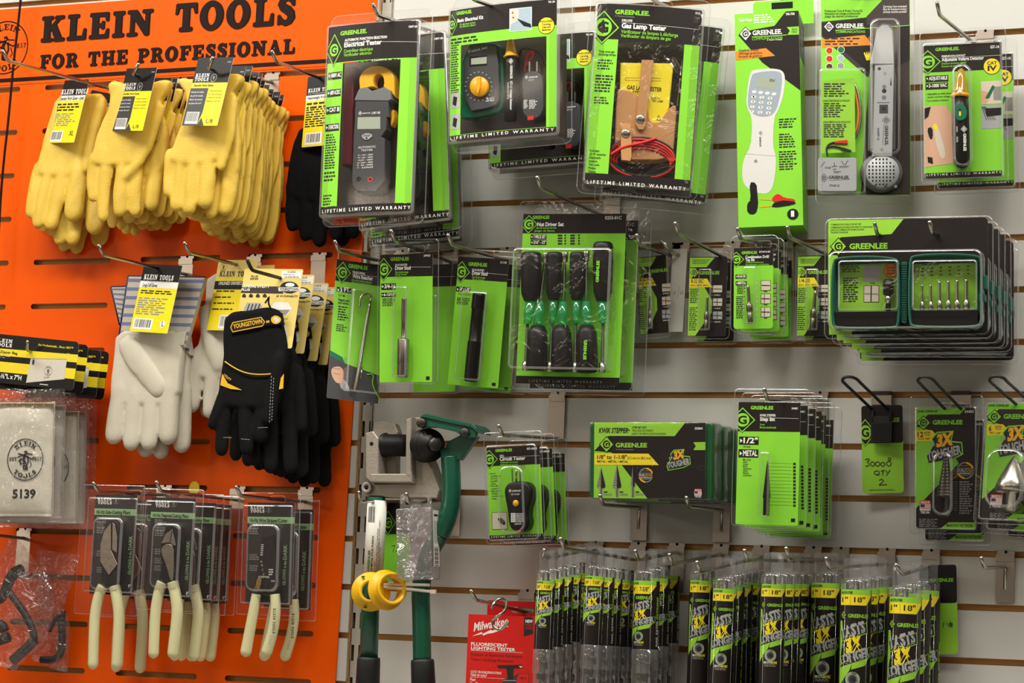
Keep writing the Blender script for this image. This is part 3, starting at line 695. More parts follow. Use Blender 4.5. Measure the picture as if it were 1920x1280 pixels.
F.text(mb, 'GREENLEE.', (142, 112), (262, 95), 22, 'green', .3, .035); F.text(mb, 'Basic Electrical Kit', (150, 165), (348, 140), 24, 'white', .3, .03); F.text(mb, 'Kit électrique de base', (170, 188), (288, 172), 14, 'green', .3); F.text(mb, 'Kit Eléctrico Básico', (170, 205), (290, 190), 14, 'green', .3)
F.text(mb, 'TK-30', (810, 24), (856, 22), 13, 'white', .3, .03)
F.rect(mb, (540, 72), (697, 222), 'white', .25); F.rect(mb, (545, 76), (692, 218), 'photo_blue', .35); F.poly(mb, [(545, 76), (605, 76), (605, 150), (545, 190)], 'photo_pale', .45); F.poly(mb, [(590, 140), (690, 180), (695, 205), (640, 195)], 'black', .5)
for q in ((562, 100), (566, 135)): F.disc(mb, q, 7, 'red', .5)
F.disc(mb, (797, 188), 60, 'band', .35); F.disc(mb, (797, 188), 57, 'yellow', .45)
for i, st in enumerate(('INCLUDES', 'Carrying', 'Case and', 'Batteries')): F.text(mb, st, (755 if i == 0 else 768, 168+i*20), (840 if i == 0 else 826, 166+i*20), 13, 'ink', .6, .025)
F.lines(mb, (100, 285), (310, 310), 2, 'ink', .2, 3); F.lines(mb, (102, 330), (168, 700), 22, 'ink', .2, 4)
for y in (680, 835): F.rect(mb, (100, y), (165, y+105), 'lightgrey', .25); F.poly(mb, [(120, y+20), (150, y+30), (140, y+95), (112, y+80)], 'black', .3)
F.text(mb, WARR, (95, 1018), (850, 960), 20, 'white', .3, .015)
mb.build('printed_card', t)
F.bow = 0; mb = MB(); F.poly(mb, [(wx0-.024, wz0+.012), (wx1+.012, wz0+.012), (wx1+.012, wz1-.01), (wx0-.024, wz1-.01)], 'window', -42, True); mb.build('inner_tray', t)
me = MB(); F.slab_solid(me, smoothpoly([(175, 325), (400, 305), (478, 345), (485, 770), (440, 820), (180, 870), (165, 830)], 1), -34, -16, 'teal', 3)
F.slab_solid(me, smoothpoly([(190, 345), (405, 318), (440, 400), (450, 720), (420, 775), (190, 820)], 1), -20, -8, 'darkgrey', 2); b0 = me.build('multimeter', t)
me = MB(); F.slab_solid(me, [(232, 410), (362, 400), (362, 475), (232, 485)], -9, -7.6, 'hole', .3); F.slab_solid(me, [(245, 425), (360, 412), (358, 462), (245, 470)], -8, -7.2, 'lcd', .2); me.build('display', b0)
me = MB(); L = F.outline([(300+66*math.cos(a), 628-74*math.sin(a)) for a in np.linspace(0, 2*PI, 24, endpoint=False)], -3); L = L if area(L) > 0 else L[::-1]; F.loft(me, [(L, -9), (L, -4), (inset(L, .0012), -3)], 'amber'); F.slab_solid(me, [(285, 560), (315, 558), (310, 640), (292, 690), (280, 640)], -4, 0, 'amber', 1.2); me.build('dial', b0)
me = MB(); F.logo(me, (232, 372), 14, 18, -7.6, 'darkgrey', 'white', 1); F.text(me, 'GREENLEE.  DM-25', (248, 380), (362, 352), 13, 'white', -7.6, .02)
for i in range(20):
    a = 2*PI*i/20; F.rect(me, (300+96*math.cos(a)-6, 628-104*math.sin(a)-4), (300+96*math.cos(a)+6, 628-104*math.sin(a)+4), 'greytext', -7.4)
F.text(me, 'CAT II', (380, 722), (412, 718), 12, 'white', -7.4); F.text(me, '600V MAX', (352, 740), (414, 735), 12, 'white', -7.4); F.poly(me, [(358, 722), (374, 722), (366, 706)], 'white', -7.4); me.build('markings', b0)
me = MB(); F.lathel(me, (530, 880), (538, 415), [(0, 40), (.02, 45), (.9, 45), (1, 40)], 'blacksteel', -14, 20); F.lathel(me, (538, 415), (532, 285), [(0, 56), (.06, 56), (.1, 46), (.6, 30), (.93, 20), (1, 8)], 'amber_clear' if 'amber_clear' in MATS else 'amber', -14, 20)
pn = me.build('voltage_pen', t); me = MB(); F.logo(me, (535, 445), 18, 22, 2.2, 'blacksteel', 'white', 1); F.text(me, 'GREENLEE.  GT-11 Voltage Detector', (530, 475), (528, 800), 17, 'white', 2.0, .02); F.text(me, '50-1000 V AC CAT III', (510, 600), (508, 720), 10, 'white', .6); me.build('markings', pn)
me = MB(); F.slab_solid(me, smoothpoly([(640, 520), (730, 515), (775, 590), (770, 690), (778, 790), (740, 860), (660, 870), (605, 800), (625, 690), (605, 590)], 2), -30, -12, 'darkgrey', 3)
ot = me.build('outlet_tester', t); me = MB()
for x in (670, 724): F.block(me, (x-6, 448), (x+6, 520), -20, -16, 'bright_steel', .6, .3)
me.build('prong', ot); me = MB(); F.logo(me, (648, 562), 14, 16, -11.5, 'darkgrey', 'white', 1); F.text(me, 'GREENLEE.', (664, 568), (732, 562), 10, 'white', -11.5, .02); F.text(me, 'GT-10', (664, 588), (702, 584), 10, 'white', -11.5); F.lines(me, (628, 728), (662, 790), 6, 'white', -11.5, 5); F.lines(me, (668, 728), (728, 790), 6, 'white', -11.5, 6); F.block(me, (655, 845), (700, 870), -15, -11, 'red', 1, .5); me.build('markings', ot)
me = MB(); F.tubel(me, smoothpath([(630, 520, -30), (650, 400, -28), (690, 370, -25), (700, 400, -25), (670, 440, -28), (640, 480, -30)], 2), 2.0, 'red'); F.tubel(me, smoothpath([(600, 700, -34), (590, 480, -30), (600, 360, -28), (640, 350, -28), (760, 380, -30), (785, 480, -34)], 2), 1.8, 'black'); me.build('test_lead', t)
mb = MB(); F.bow = 7; F.shell(mb, F.around(7, 7, 7, 7), -46, 1.2, 7, 4.5); F.bow = 0; F.flange(mb, F.around(9, 24, 13, 13), -26, 12, hole='hook'); mb.build('blister', t)
dup(t, 'rear kit pack, mostly hidden, showing lower right behind the front multimeter kit', .150, .002, -.012, roll=.0)

# ================================================================== gas lamp testers
hook('peg hook at the top edge holding the gas lamp tester packs', (1195, -35), (1230, 2), .18)
F = Frame('A6', [(200, 22), (845, 62), (762, 1165), (120, 1110)], .180, bow=6.0, wyaw=.3)
t = place(F, 'lamp_tester_pack', 'front gas lamp tester pack with yellow tester in a tan leather holster', 'blister pack', 'gas lamp tester packs')
mb = MB(); wx0 = (F.L(330, 260)[0]+F.L(258, 1075)[0])/2; wx1 = (F.L(735, 290)[0]+F.L(668, 1100)[0])/2; wz0 = F.L(530, 260)[1]; wz1 = F.L(460, 1090)[1]; W2 = F.w/2
for a, b, c, d in ((-W2, 0, W2, wz0), (-W2, wz1, W2, -F.h), (-W2, wz0, wx0, wz1), (wx1, wz0, W2, wz1)): F.poly(mb, [(a, b), (c, b), (c, d), (a, d)], 'green', 0, True)
F.band(mb, 0, .2, 'band', .1); F.band(mb, .953, 1, 'band', .1); F.logo(mb, (232, 168), 102, 108, .25)
F.text(mb, 'GREENLEE.', (305, 88), (520, 93), 26, 'green', .3, .035); F.text(mb, 'A Textron Company', (305, 105), (425, 108), 9, 'greytext', .3); F.text(mb, 'DELUXE', (348, 135), (412, 138), 13, 'white', .3, .03); F.line(mb, (345, 142), (822, 183), 1.5, 'white', .3)
F.text(mb, 'Gas Lamp Tester', (345, 175), (620, 186), 29, 'white', .3, .04); F.text(mb, 'Vérificateur de lampes à décharge', (342, 207), (693, 222), 21, 'green', .3, .01); F.text(mb, 'Verificador de lámpara de gas', (340, 232), (648, 244), 20, 'green', .3, .01); F.text(mb, '5715', (800, 88), (828, 92), 12, 'white', .3, .03)
F.text(mb, 'Tests most gas', (205, 322), (302, 328), 13, 'ink', .3, .02); F.text(mb, 'discharge lamps.', (203, 340), (312, 346), 13, 'ink', .3, .02)
F.lines(mb, (200, 365), (290, 440), 4, 'ink', .2, 7); F.lines(mb, (186, 460), (296, 580), 6, 'ink', .2, 8); F.lines(mb, (178, 595), (268, 650), 3, 'ink', .2, 9)
for i, st in enumerate(('Includes:', '(2) 9V batteries', 'Detachable', 'antenna', 'Test Leads', 'Probes', 'Clamps', 'Holster')): F.text(mb, st, (150-i*1.6, 932+i*21.4), (150-i*1.6+(60, 100, 70, 52, 65, 45, 46, 45)[i], 935+i*21.4), 13, 'ink', .3, .015)
F.text(mb, WARR, (132, 1128), (742, 1162), 20, 'white', .3, .015); mb.build('printed_card', t)
F.bow = 0; mb = MB(); F.poly(mb, [(wx0-.024, wz0+.012), (wx1+.012, wz0+.012), (wx1+.012, wz1-.01), (wx0-.024, wz1-.01)], 'window', -44, True); mb.build('inner_tray', t)
me = MB(); F.slab_solid(me, [(338, 385), (655, 388), (665, 410), (640, 660), (600, 760), (330, 760)], -36, -8, 'yellow', 3); ts = me.build('tester', t)
me = MB(); h = -7.6; F.text(me, 'GAS LAMP TESTER', (378, 548), (594, 550), 24, 'ink', h, .02); F.text(me, '5777', (412, 578), (462, 580), 20, 'ink', h, .02); F.text(me, 'PUSH TO', (528, 608), (585, 611), 12, 'ink', h, .01); F.text(me, 'TEST LAMP', (528, 625), (602, 628), 12, 'ink', h, .01); F.line(me, (370, 478), (590, 482), 1.5, 'ink', h); F.line(me, (370, 494), (590, 498), 1.5, 'ink', h); F.line(me, (370, 478), (368, 494), 1.5, 'ink', h); F.poly(me, [(560, 740), (590, 742), (574, 706)], 'ink', h); F.poly(me, [(566, 737), (584, 738), (574, 715)], 'yellow', h+.1); me.build('markings', ts)
me = MB(); F.slab_solid(me, smoothpoly([(315, 548), (350, 548), (410, 560), (450, 590), (470, 600), (510, 660), (515, 730), (540, 755), (580, 755), (610, 700), (660, 645), (690, 650), (670, 900), (660, 985), (300, 985)], 1), -36, -4, 'leather_tan', 3); hs = me.build('holster', t)
for nm, pts, sn in (('strap', [(470, 366), (545, 370), (520, 560), (495, 770), (480, 798), (450, 796), (432, 765), (455, 560)], (462, 730)), ('strap', [(350, 775), (370, 756), (400, 765), (406, 800), (408, 960), (400, 990), (345, 985), (340, 900)], (372, 818))):
    me = MB(); F.slab_solid(me, pts, -6, 1 if sn[0] > 400 else 5, 'leather_tan', 1); st = me.build(nm, hs)
    me = MB(); h = 1 if sn[0] > 400 else 5; L = F.outline([(sn[0]+29*math.cos(a), sn[1]-27*math.sin(a)) for a in np.linspace(0, 2*PI, 20, endpoint=False)], h+2); L = L if area(L) > 0 else L[::-1]; F.loft(me, [(L, h), (L, h+.8), (inset(L, .002), h+2), (inset(L, .005), h+2.6)], 'bright_steel'); me.build('snap', st)
me = MB()
for i in range(4):
    cx, cy, rx, ry = 470+i*4, 975+i*9, 205-i*12, 118-i*9
    for m, o in (('red', 0), ('black', 9)): F.tubel(me, [(cx+rx*math.cos(a)+o*.5, cy-o-ry*math.sin(a)+12*math.cos(a), 1-i*1.5-(6 if math.sin(a) < 0 else 0)) for a in np.linspace(0, 2*PI, 29)], 2.1, m, 6, caps=False)
F.tubel(me, smoothpath([(280, 950, 2), (360, 900, 5), (470, 880, 5), (560, 850, 3)], 2), 2.1, 'red', 6); me.build('test_lead', t)
me = MB(); F.lathel(me, (688, 650), (718, 370), [(0, 4), (.6, 3.5), (.61, 2.2), (1, 2)], 'bright_steel', -10, 8); F.block(me, (700, 462), (714, 478), -12, -8, 'black', .5, .3); me.build('antenna', t)
mb = MB(); F.bow = 6; F.shell(mb, F.around(6, 6, 7, 6), -48, 1.2, 7, 4, m='clear_wrinkled'); F.bow = 0; F.flange(mb, F.around(12, 22, 13, 14), -28, 12, hole='hook'); mb.build('blister', t)
dup(t, 'rear gas lamp tester pack showing as a green strip right of the front one', .085, .004, -.004, roll=-.03)

# ================================================================== boxed telephone test set
hook('peg hook through the tab of the tall green phone tester carton', (1462, -18), (1466, 10), .023)
mat('orange_print', '#f08a1c', 0.45); mat('phone', '#d9d7d3', 0.45); mat('phone_face', '#9aa6b4', 0.4); mat('key', '#e8e4d8', 0.4)
F = Frame('A7', [(50, 78), (400, 58), (425, 1228), (72, 1240)], .105)
t = place(F, 'test_set_box', 'tall green and black carton printed with a grey handheld phone tester', 'box')
mb = MB(); D = 82; W2 = F.w/2
V8 = [(-W2, 0), (W2, 0), (W2, -F.h), (-W2, -F.h)]
F.loft(mb, [(V8, -D), (V8, 0)], 'green', True, False, False); mb.add([F.P3(x, z, 0) for x, z in V8], [(3, 2, 1, 0)], 'green')
c0 = F.L(150, 0, 0); c1 = F.L(400, 0, 0)
mb.build('carton', t)
mb = MB(); F.fpoly(mb, [(.80, 0), (1, 0), (1, .375), (.42, .235), (.05, .10), (.26, .0785), (.62, .065)], 'band'); F.fpoly(mb, [(0, .178), (.48, .168), (.62, .206), (0, .218)], 'orange_print', .3)
F.logo(mb, (110, 185), 35, 40, .35, 'white', 'band', 1)
F.text(mb, 'GREENLEE.', (148, 192), (310, 180), 24, 'white', .4, .03); F.line(mb, (145, 202), (335, 190), 4, 'green', .4); F.text(mb, 'COMMUNICATIONS', (146, 220), (312, 212), 15, 'green', .4, .0); F.text(mb, 'A Textron Company', (228, 222), (310, 219), 8, 'white', .4)
F.poly(mb, [(335, 148), (400, 144), (402, 188), (338, 190), (352, 168)], 'green', .4); F.text(mb, 'SINCE', (362, 166), (392, 164), 12, 'ink', .5); F.text(mb, '1862', (362, 180), (392, 178), 12, 'ink', .5)
F.text(mb, 'TM-700', (328, 84), (378, 80), 13, 'white', .4, .02); F.text(mb, 'Tele-Mate', (70, 120), (145, 110), 18, 'white', .4, .02, .2); F.lines(mb, (155, 82), (285, 125), 4, 'white', .3, 2)
for i, (st, xe) in enumerate((('Graphical Display', 183), ('Affichage graphique', 200), ('Pantalla de gráficos', 200))): F.text(mb, st, (72, 282+i*17), (xe, 276+i*17), 13, 'ink', .5, .01, .1)
for y0, n, s_ in ((648, 4, 1), (730, 6, 2), (825, 8, 3)): F.lines(mb, (292, y0), (392, y0+n*13), n, 'ink', .2, s_)
F.disc(mb, (368, 1168), 30, 'band', .3); F.text(mb, '1', (358, 1180), (376, 1180), 28, 'white', .4, .05)
# the printed phone
F.poly(mb, smoothpoly([(150, 380), (240, 372), (310, 380), (328, 420), (318, 520), (290, 600), (265, 640), (258, 800), (278, 850), (272, 960), (250, 1050), (190, 1060), (105, 1020), (88, 950), (100, 860), (140, 800), (148, 640), (112, 580), (120, 480), (135, 400)], 2), 'phone', .3)
F.poly(mb, smoothpoly([(155, 395), (300, 382), (312, 430), (300, 520), (270, 630), (180, 640), (125, 600), (122, 520), (140, 420)], 2), 'phone_face', .4)
F.poly(mb, [(172, 418), (280, 430), (272, 490), (168, 474)], 'lcd', .5); F.text(mb, '0V', (240, 445), (270, 449), 16, 'ink', .6)
for r_ in range(5):
    for c_ in range(4 if r_ == 0 else 3): F.disc(mb, (157+c_*(36 if r_ == 0 else 45)-r_*3.2, 500+r_*27+c_*4), 13, 'key', .5, 12, ry=8)
for st, r_, c_ in (('1', 1, 0), ('2', 1, 1), ('3', 1, 2), ('4', 2, 0), ('5', 2, 1), ('6', 2, 2), ('7', 3, 0), ('8', 3, 1), ('9', 3, 2), ('*', 4, 0), ('0', 4, 1), ('#', 4, 2)): F.text(mb, st, (153+c_*45-r_*3.2, 505+r_*27+c_*4), (161+c_*45-r_*3.2, 505+r_*27+c_*4), 10, 'ink', .6)
F.logo(mb, (192, 725), 11, 13, .5, 'phone', 'ink', 1); F.text(mb, 'GREENLEE', (186, 745), (184, 800), 8, 'ink', .5, .02)
F.disc(mb, (166, 878), 9, 'greytext', .5); F.line(mb, (100, 838), (275, 850), 1.5, 'lightgrey', .5)
F.poly(mb, smoothpoly([(130, 992), (170, 996), (175, 1060), (180, 1120), (165, 1170), (120, 1165), (118, 1110), (140, 1090)], 1), 'black', .5)
F.poly(mb, smoothpoly([(250, 1085), (280, 1055), (300, 1062), (320, 1078), (380, 1085), (380, 1100), (265, 1104)], 1), 'red', .5); F.poly(mb, smoothpoly([(250, 1135), (262, 1105), (300, 1095), (320, 1092), (385, 1100), (380, 1115)], 1), 'black', .6); F.line(mb, (190, 1086), (250, 1088), 6, 'amber', .5); F.line(mb, (188, 1128), (250, 1122), 6, 'amber', .5)
mb.build('front_print', t)
mb = MB(); x = W2+.0003
def side(pts, m, e=0): mb.add([(x+e, h/1000, z) for h, z in pts], [tuple(range(len(pts)))], m)
H = F.h; side([(5, -.005), (D-4, -.005), (D-4, -H*.21), (5, -H*.21)], 'band'); side([(5, -H*.03), (D-25, -H*.03), (D-25, -H*.2), (20, -H*.2)], 'darkgrey', .0002)
r_ = random.Random(4)
for i in range(30):
    z = -H*.24-i*H*.0145; side([(8, z), (8+r_.uniform(35, 66), z), (8+r_.uniform(35, 66), z-.0022), (8, z-.0022)], 'lime', .0002)
for i in range(4): 
    for j in range(3): side([(30+j*10, -H*.06-i*.009), (36+j*10, -H*.06-i*.009), (36+j*10, -H*.06-.005-i*.009), (30+j*10, -H*.06-.005-i*.009)], 'lightgrey', .0004)
mb.build('side_print', t)
mb = MB(); a = F.L(150, 0, -D); b = F.L(480, 0, -D)
mb.add([(a[0], D/1000, 0), (b[0], D/1000, 0), (b[0], D/1000, .034), (b[0]-.004, D/1000, .038), (a[0]+.004, D/1000, .038), (a[0], D/1000, .034)], [(0, 1, 2, 3, 4, 5)], 'green')
hx, hz = F.L(310, 30, -D); mb.add([(hx-.016, D/1000-.0003, hz-.005), (hx+.016, D/1000-.0003, hz-.005), (hx+.016, D/1000-.0003, hz+.005), (hx-.016, D/1000-.0003, hz+.005)], [(0, 1, 2, 3)], 'hole'); mb.build('hang_tab', t)

# ================================================================== tone and probe kit
hook('peg hook at the top edge holding the tone probe pack', (1600, -60), (1625, -12), .075)
F = Frame('E3', [(63, -70), (595, -70), (600, 1170), (60, 1175)], .075)
t = place(F, 'tone_probe_pack', 'clear pack with a grey speaker ended tracing probe and grey tone box', 'blister pack')
mb = MB(); F.base(mb, 'green', 3); P = [(205, 0), (595, -60), (600, 1165), (380, 1165), (300, 880), (380, 470), (280, 350), (60, 210), (60, 140), (335, 100), (400, 40), (420, -40)]
F.poly(mb, [(200, -68), (592, -68), (598, 1168), (300, 1168), (350, 470), (65, 220), (65, 130), (330, 105), (430, 0), (240, 0)], 'window', .15)
F.poly(mb, [(65, 140), (335, 108), (335, 150), (595, 150), (595, 360), (385, 470), (180, 290), (65, 210)], 'band', .2)
F.poly(mb, [(68, 235), (325, 210), (370, 270), (68, 285)], 'orange_print', .35); F.lines(mb, (85, 228), (330, 275), 3, 'ink', .4, 4)
F.logo(mb, (110, 160), 33, 36, .4, 'white', 'band', 1); F.text(mb, 'GREENLEE.', (150, 168), (322, 155), 25, 'white', .45, .03); F.line(mb, (148, 182), (592, 152), 4, 'green', .4); F.text(mb, 'COMMUNICATIONS', (150, 198), (326, 188), 14, 'green', .45)
for i, st in enumerate(('Professional Tone & Probe Tracing Kit', 'Nécessaire de traçage professionnel', 'Juego de rastreo profesional')): F.text(mb, st, (83, 72+i*16), (310-i*14, 56+i*18), 13, 'ink', .4, .01, .1)
for i, st in enumerate(('Carrying Case Included!', 'Étui de transport inclus!', '¡Incluye estuche portátil!')): F.text(mb, st, (435, 45+i*16), (575, 40+i*16), 12, 'white', .4, .01, .1)
for c, m in (((112, 303), 'red'), ((112, 352), 'red'), ((112, 400), 'maroon' if 'maroon' in MATS else 'red'), ((182, 298), 'teal'), ((180, 348), 'photo_blue'), ((180, 395), 'greytext')): F.disc(mb, c, 21, 'white', .35); F.disc(mb, c, 18, m, .45)
F.poly(mb, [(318, 318), (325, 312), (332, 332), (335, 308), (342, 330), (345, 305), (352, 326), (355, 303), (362, 330), (360, 360), (335, 362)], 'yellow', .4)
mb.build('printed_card', t)
me = MB(); h = 26
F.slab_solid(me, [(395, 165), (430, 140), (480, 145), (500, 180), (500, 390), (515, 470), (510, 900), (390, 930), (345, 900), (348, 470), (362, 380)], 2, 14, 'midgrey', 3, hpx=14)
F.slab_solid(me, [(385, 390), (502, 385), (490, 940), (370, 940)], 6, 24, 'lightgrey', 2); F.slab_solid(me, [(400, 175), (430, 150), (462, 150), (490, 180), (502, 385), (355, 385)], 6, 22, 'bright_grey' if 'bright_grey' in MATS else 'lightgrey', 2)
L = F.outline([(425+128*math.cos(a), 1035-118*math.sin(a)) for a in np.linspace(0, 2*PI, 40, endpoint=False)], 6); L = L if area(L) > 0 else L[::-1]; F.loft(me, [(L, 1), (L, 6), (inset(L, .004), 9)], 'midgrey')
L = F.outline([(432+102*math.cos(a), 1030-98*math.sin(a)) for a in np.linspace(0, 2*PI, 40, endpoint=False)], 24); L = L if area(L) > 0 else L[::-1]; F.loft(me, [(L, 5), (L, 22), (inset(L, .002), 24)], 'lightgrey')
pb = me.build('probe', t); me = MB()
for i in range(8):
    for j in range(8):
        if (i-3.5)**2+(j-3.5)**2 < 15: F.rect(me, (347+i*21, 950+j*21.5), (356+i*21, 961+j*21.5), 'hole', 24.2)
me.build('speaker_grille', pb); me = MB(); hh = 24.2
F.logo(me, (453, 720), 24, 25, hh, 'lightgrey', 'ink', 1); F.text(me, 'GREENLEE.', (446, 752), (440, 872), 17, 'ink', hh, .03); F.line(me, (440, 745), (432, 870), 2, 'ink', hh); F.text(me, '200EP-G', (400, 765), (395, 840), 11, 'ink', hh, .01)
F.rect(me, (400, 612), (472, 618), 'midgrey', hh); F.rect(me, (412, 628), (464, 680), 'darkgrey', hh); F.rect(me, (425, 640), (450, 662), 'ink', hh+.2)
for c, r_, m in (((412, 412), 9, 'ink'), ((446, 440), 9, 'greytext'), ((441, 545), 13, 'ink'), ((441, 520), 11, 'midgrey'), ((440, 585), 13, 'midgrey'), ((426, 896), 10, 'greytext'), ((382, 1118), 9, 'ink'), ((450, 1120), 9, 'ink'), ((510, 1118), 9, 'midgrey')): F.disc(me, c, r_, m, hh)
F.poly(me, [(476, 512), (486, 512), (482, 462)], 'ink', hh); me.build('markings', pb)
me = MB(); F.block(me, (45, 945), (278, 1150), 2, 26, 'lightgrey', 4, 2.5); tb = me.build('tone_box', t); me = MB(); hh = 26.2
F.logo(me, (80, 1066), 24, 26, hh, 'lightgrey', 'ink', 1); F.text(me, 'GREENLEE.', (108, 1072), (232, 1062), 17, 'ink', hh, .03); F.line(me, (108, 1082), (232, 1076), 1.5, 'ink', hh); F.text(me, '77HP-G', (112, 1120), (172, 1116), 13, 'ink', hh, .01)
F.text(me, 'TONE', (85, 1012), (120, 1008), 11, 'ink', hh); F.text(me, 'SHORT', (172, 1006), (228, 1000), 11, 'ink', hh); F.text(me, 'OFF', (132, 1020), (155, 1018), 8, 'ink', hh); F.text(me, 'TEST', (135, 1038), (182, 1034), 11, 'ink', hh)
for p in (((58, 1005), (85, 970)), ((125, 1000), (160, 996)), ((142, 998), (142, 975)), ((185, 965), (200, 990)), ((205, 990), (225, 962))): F.line(me, *p, 3, 'ink', hh)
me.build('markings', tb)
me = MB(); F.poly(me, [(62, 486), (264, 466), (268, 912), (62, 920)], 'lime', 14); 
F.lines(me, (80, 500), (240, 585), 6, 'ink', 14.3, 5); F.text(me, 'CARACTÉRISTIQUES DU PRODUIT', (75, 610), (235, 600), 11, 'ink', 14.3); F.lines(me, (78, 618), (215, 708), 7, 'ink', 14.3, 6); F.text(me, 'CARACTERÍSTICAS DEL PRODUCTO', (76, 738), (238, 726), 11, 'ink', 14.3); F.lines(me, (78, 745), (228, 828), 7, 'ink', 14.3, 8)
F.tubel(me, smoothpath([(102, 940, 15), (92, 890, 15), (110, 862, 15), (150, 852, 15)], 2), 1.3, 'ink'); F.tubel(me, smoothpath([(100, 885, 15.5), (130, 875, 15.5), (175, 885, 15.5)], 2), 1.3, 'ink'); F.slab_solid(me, [(140, 848), (175, 842), (220, 838), (222, 862), (180, 860), (145, 860)], 14, 17, 'red', 1); F.slab_solid(me, [(165, 878), (205, 885), (245, 900), (240, 912), (190, 900)], 14, 17, 'ink', 1)
me.build('insert_card', t)
me = MB(); F.tubel(me, smoothpath([(262, 500, 6), (285, 560, 6), (300, 660, 6), (295, 760, 6), (265, 830, 6)], 2), 2.0, 'bright_steel'); F.tubel(me, smoothpath([(262, 540, 8), (278, 600, 8), (288, 680, 8), (280, 760, 8), (262, 800, 8)], 2), 1.8, 'orange_print'); me.build('cable', t)
clear(F, t, ((30, -60), (628, 1225)), [(((40, 425), (335, 1195)), 29, 6, 3), (((340, 125), (545, 960)), 28, 12, 4)], 9, hole='hook')

# ================================================================== adjustable voltage detectors
hook('long peg hook with the voltage detector packs', (1757, 5), (1815, 72), .115)
clear_mat('amber_clear', tint=(1.0, .62, .12), body=0.08, edge=0.5, haze=.35, hazec=(.95, .55, .08))
F = Frame('A8', [(415, 278), (888, 250), (905, 1052), (425, 1064)], .115, wyaw=.2)
t = place(F, 'voltage_detector_pack', 'front pack with a black pen voltage detector and yellow round CAT IV badge', 'blister pack', 'adjustable voltage detector packs')
mb = MB(); F.base(mb, 'green', 3); F.band(mb, 0, .205, 'band', .1); F.logo(mb, (447, 372), 78, 74, .25)
F.text(mb, 'GREENLEE.', (492, 306), (636, 300), 18, 'green', .35, .035); F.text(mb, 'PREMIUM NON-CONTACT', (530, 344), (672, 340), 11, 'white', .35, .03); F.line(mb, (530, 350), (890, 330), 1.5, 'white', .35); F.text(mb, 'Adjustable Voltage Detector', (530, 368), (783, 356), 19, 'white', .35, .03); F.text(mb, 'Détecteur de tension réglable', (530, 387), (678, 380), 11, 'green', .35); F.text(mb, 'Detector de voltaje ajustable', (530, 404), (678, 397), 11, 'green', .35); F.text(mb, 'GT-16', (822, 290), (875, 286), 16, 'white', .35, .03)
F.disc(mb, (831, 397), 49, 'band', .35); F.disc(mb, (831, 397), 46, 'yellow', .45); F.text(mb, 'CAT', (802, 388), (862, 386), 18, 'ink', .55, .03); F.text(mb, 'IV', (806, 424), (862, 421), 28, 'ink', .55, .04)
tags(F, mb, [((433, 456), (570, 488), 'ADJUSTABLE'), ((433, 500), (568, 532), '5-1000 VAC')])
F.text(mb, '• Adjustable to safely detect', (436, 570), (592, 558), 11, 'ink', .35); F.text(mb, 'power and low voltage', (446, 588), (580, 580), 11, 'ink', .35); F.text(mb, '• Low battery indicator', (436, 610), (572, 604), 11, 'ink', .35)
F.poly(mb, [(422, 640), (560, 632), (595, 700), (600, 980), (520, 990), (425, 1005)], 'flesh', .3); F.poly(mb, smoothpoly([(440, 770), (475, 760), (478, 830), (460, 840)], 1), 'black', .4); F.poly(mb, [(425, 650), (465, 640), (450, 700), (424, 720)], 'black', .4); F.poly(mb, smoothpoly([(478, 745), (505, 740), (560, 930), (530, 960), (500, 880)], 1), 'photo_pale', .45); F.poly(mb, smoothpoly([(475, 745), (500, 740), (508, 780), (485, 782)], 1), 'yellow', .5); F.poly(mb, [(445, 940), (475, 945), (478, 985), (448, 975)], 'black', .4)
F.rect(mb, (765, 488), (890, 620), 'photo_pale', .3); F.poly(mb, [(765, 540), (830, 560), (800, 620), (765, 618)], 'flesh', .4); F.poly(mb, [(790, 590), (835, 510), (850, 520), (815, 590)], 'teal', .5); F.rect(mb, (840, 520), (890, 600), 'greytext', .4)
F.rect(mb, (765, 632), (893, 768), 'lightgrey', .3); F.poly(mb, [(790, 650), (890, 645), (888, 690), (800, 700)], 'black', .4)
for i in range(5): F.line(mb, (770+i*5, 640), (800+i*14, 720), 3, 'black', .45)
F.rect(mb, (425, 1040), (892, 1060), 'band', .3); F.text(mb, WARR, (440, 1056), (888, 1048), 12, 'white', .4, .01); mb.build('printed_card', t)
me = MB(); F.lathel(me, (650, 1008), (640, 575), [(0, 8), (.012, 28), (.04, 42), (.09, 49), (.5, 51), (.8, 48), (1, 44)], 'blacksteel', 12, 24); F.lathel(me, (640, 585), (640, 562), [(0, 50), (.3, 54), (1, 50)], 'amber', 12, 24); pn = me.build('pen_body', t)
me = MB(); F.lathel(me, (640, 566), (648, 412), [(0, 48), (.15, 40), (.6, 30), (.9, 22), (1, 8)], 'amber_clear', 12, 20); F.poly(me, [(622, 556), (656, 552), (638, 518)], 'white', 27.5); me.build('pen_tip', pn)
me = MB(); F.slab_solid(me, smoothpoly([(608, 640), (640, 618), (678, 640), (682, 690), (660, 722), (615, 722)], 2), 22, 27.6, 'teal', .5); F.rect(me, (630, 652), (648, 690), 'ink', 27.8); F.rect(me, (634, 668), (646, 694), 'yellow', 28); F.logo(me, (664, 774), 18, 20, 26.6, 'blacksteel', 'white', 1); F.text(me, 'GREENLEE', (660, 800), (666, 905), 15, 'white', 26.6, .03); F.lines(me, (616, 758), (630, 880), 2, 'greytext', 26.4, 4, words=False); me.build('markings', pn)
clear(F, t, ((395, 185), (932, 1095)), [(((585, 400), (735, 1030)), 30, 14, 4), (((408, 255), (910, 1075)), 6, 6, 2)], 8, hole='hook')
dup(t, 'rear voltage detector pack, a narrow strip right of the front one', .062, .004, -.002, roll=.0)

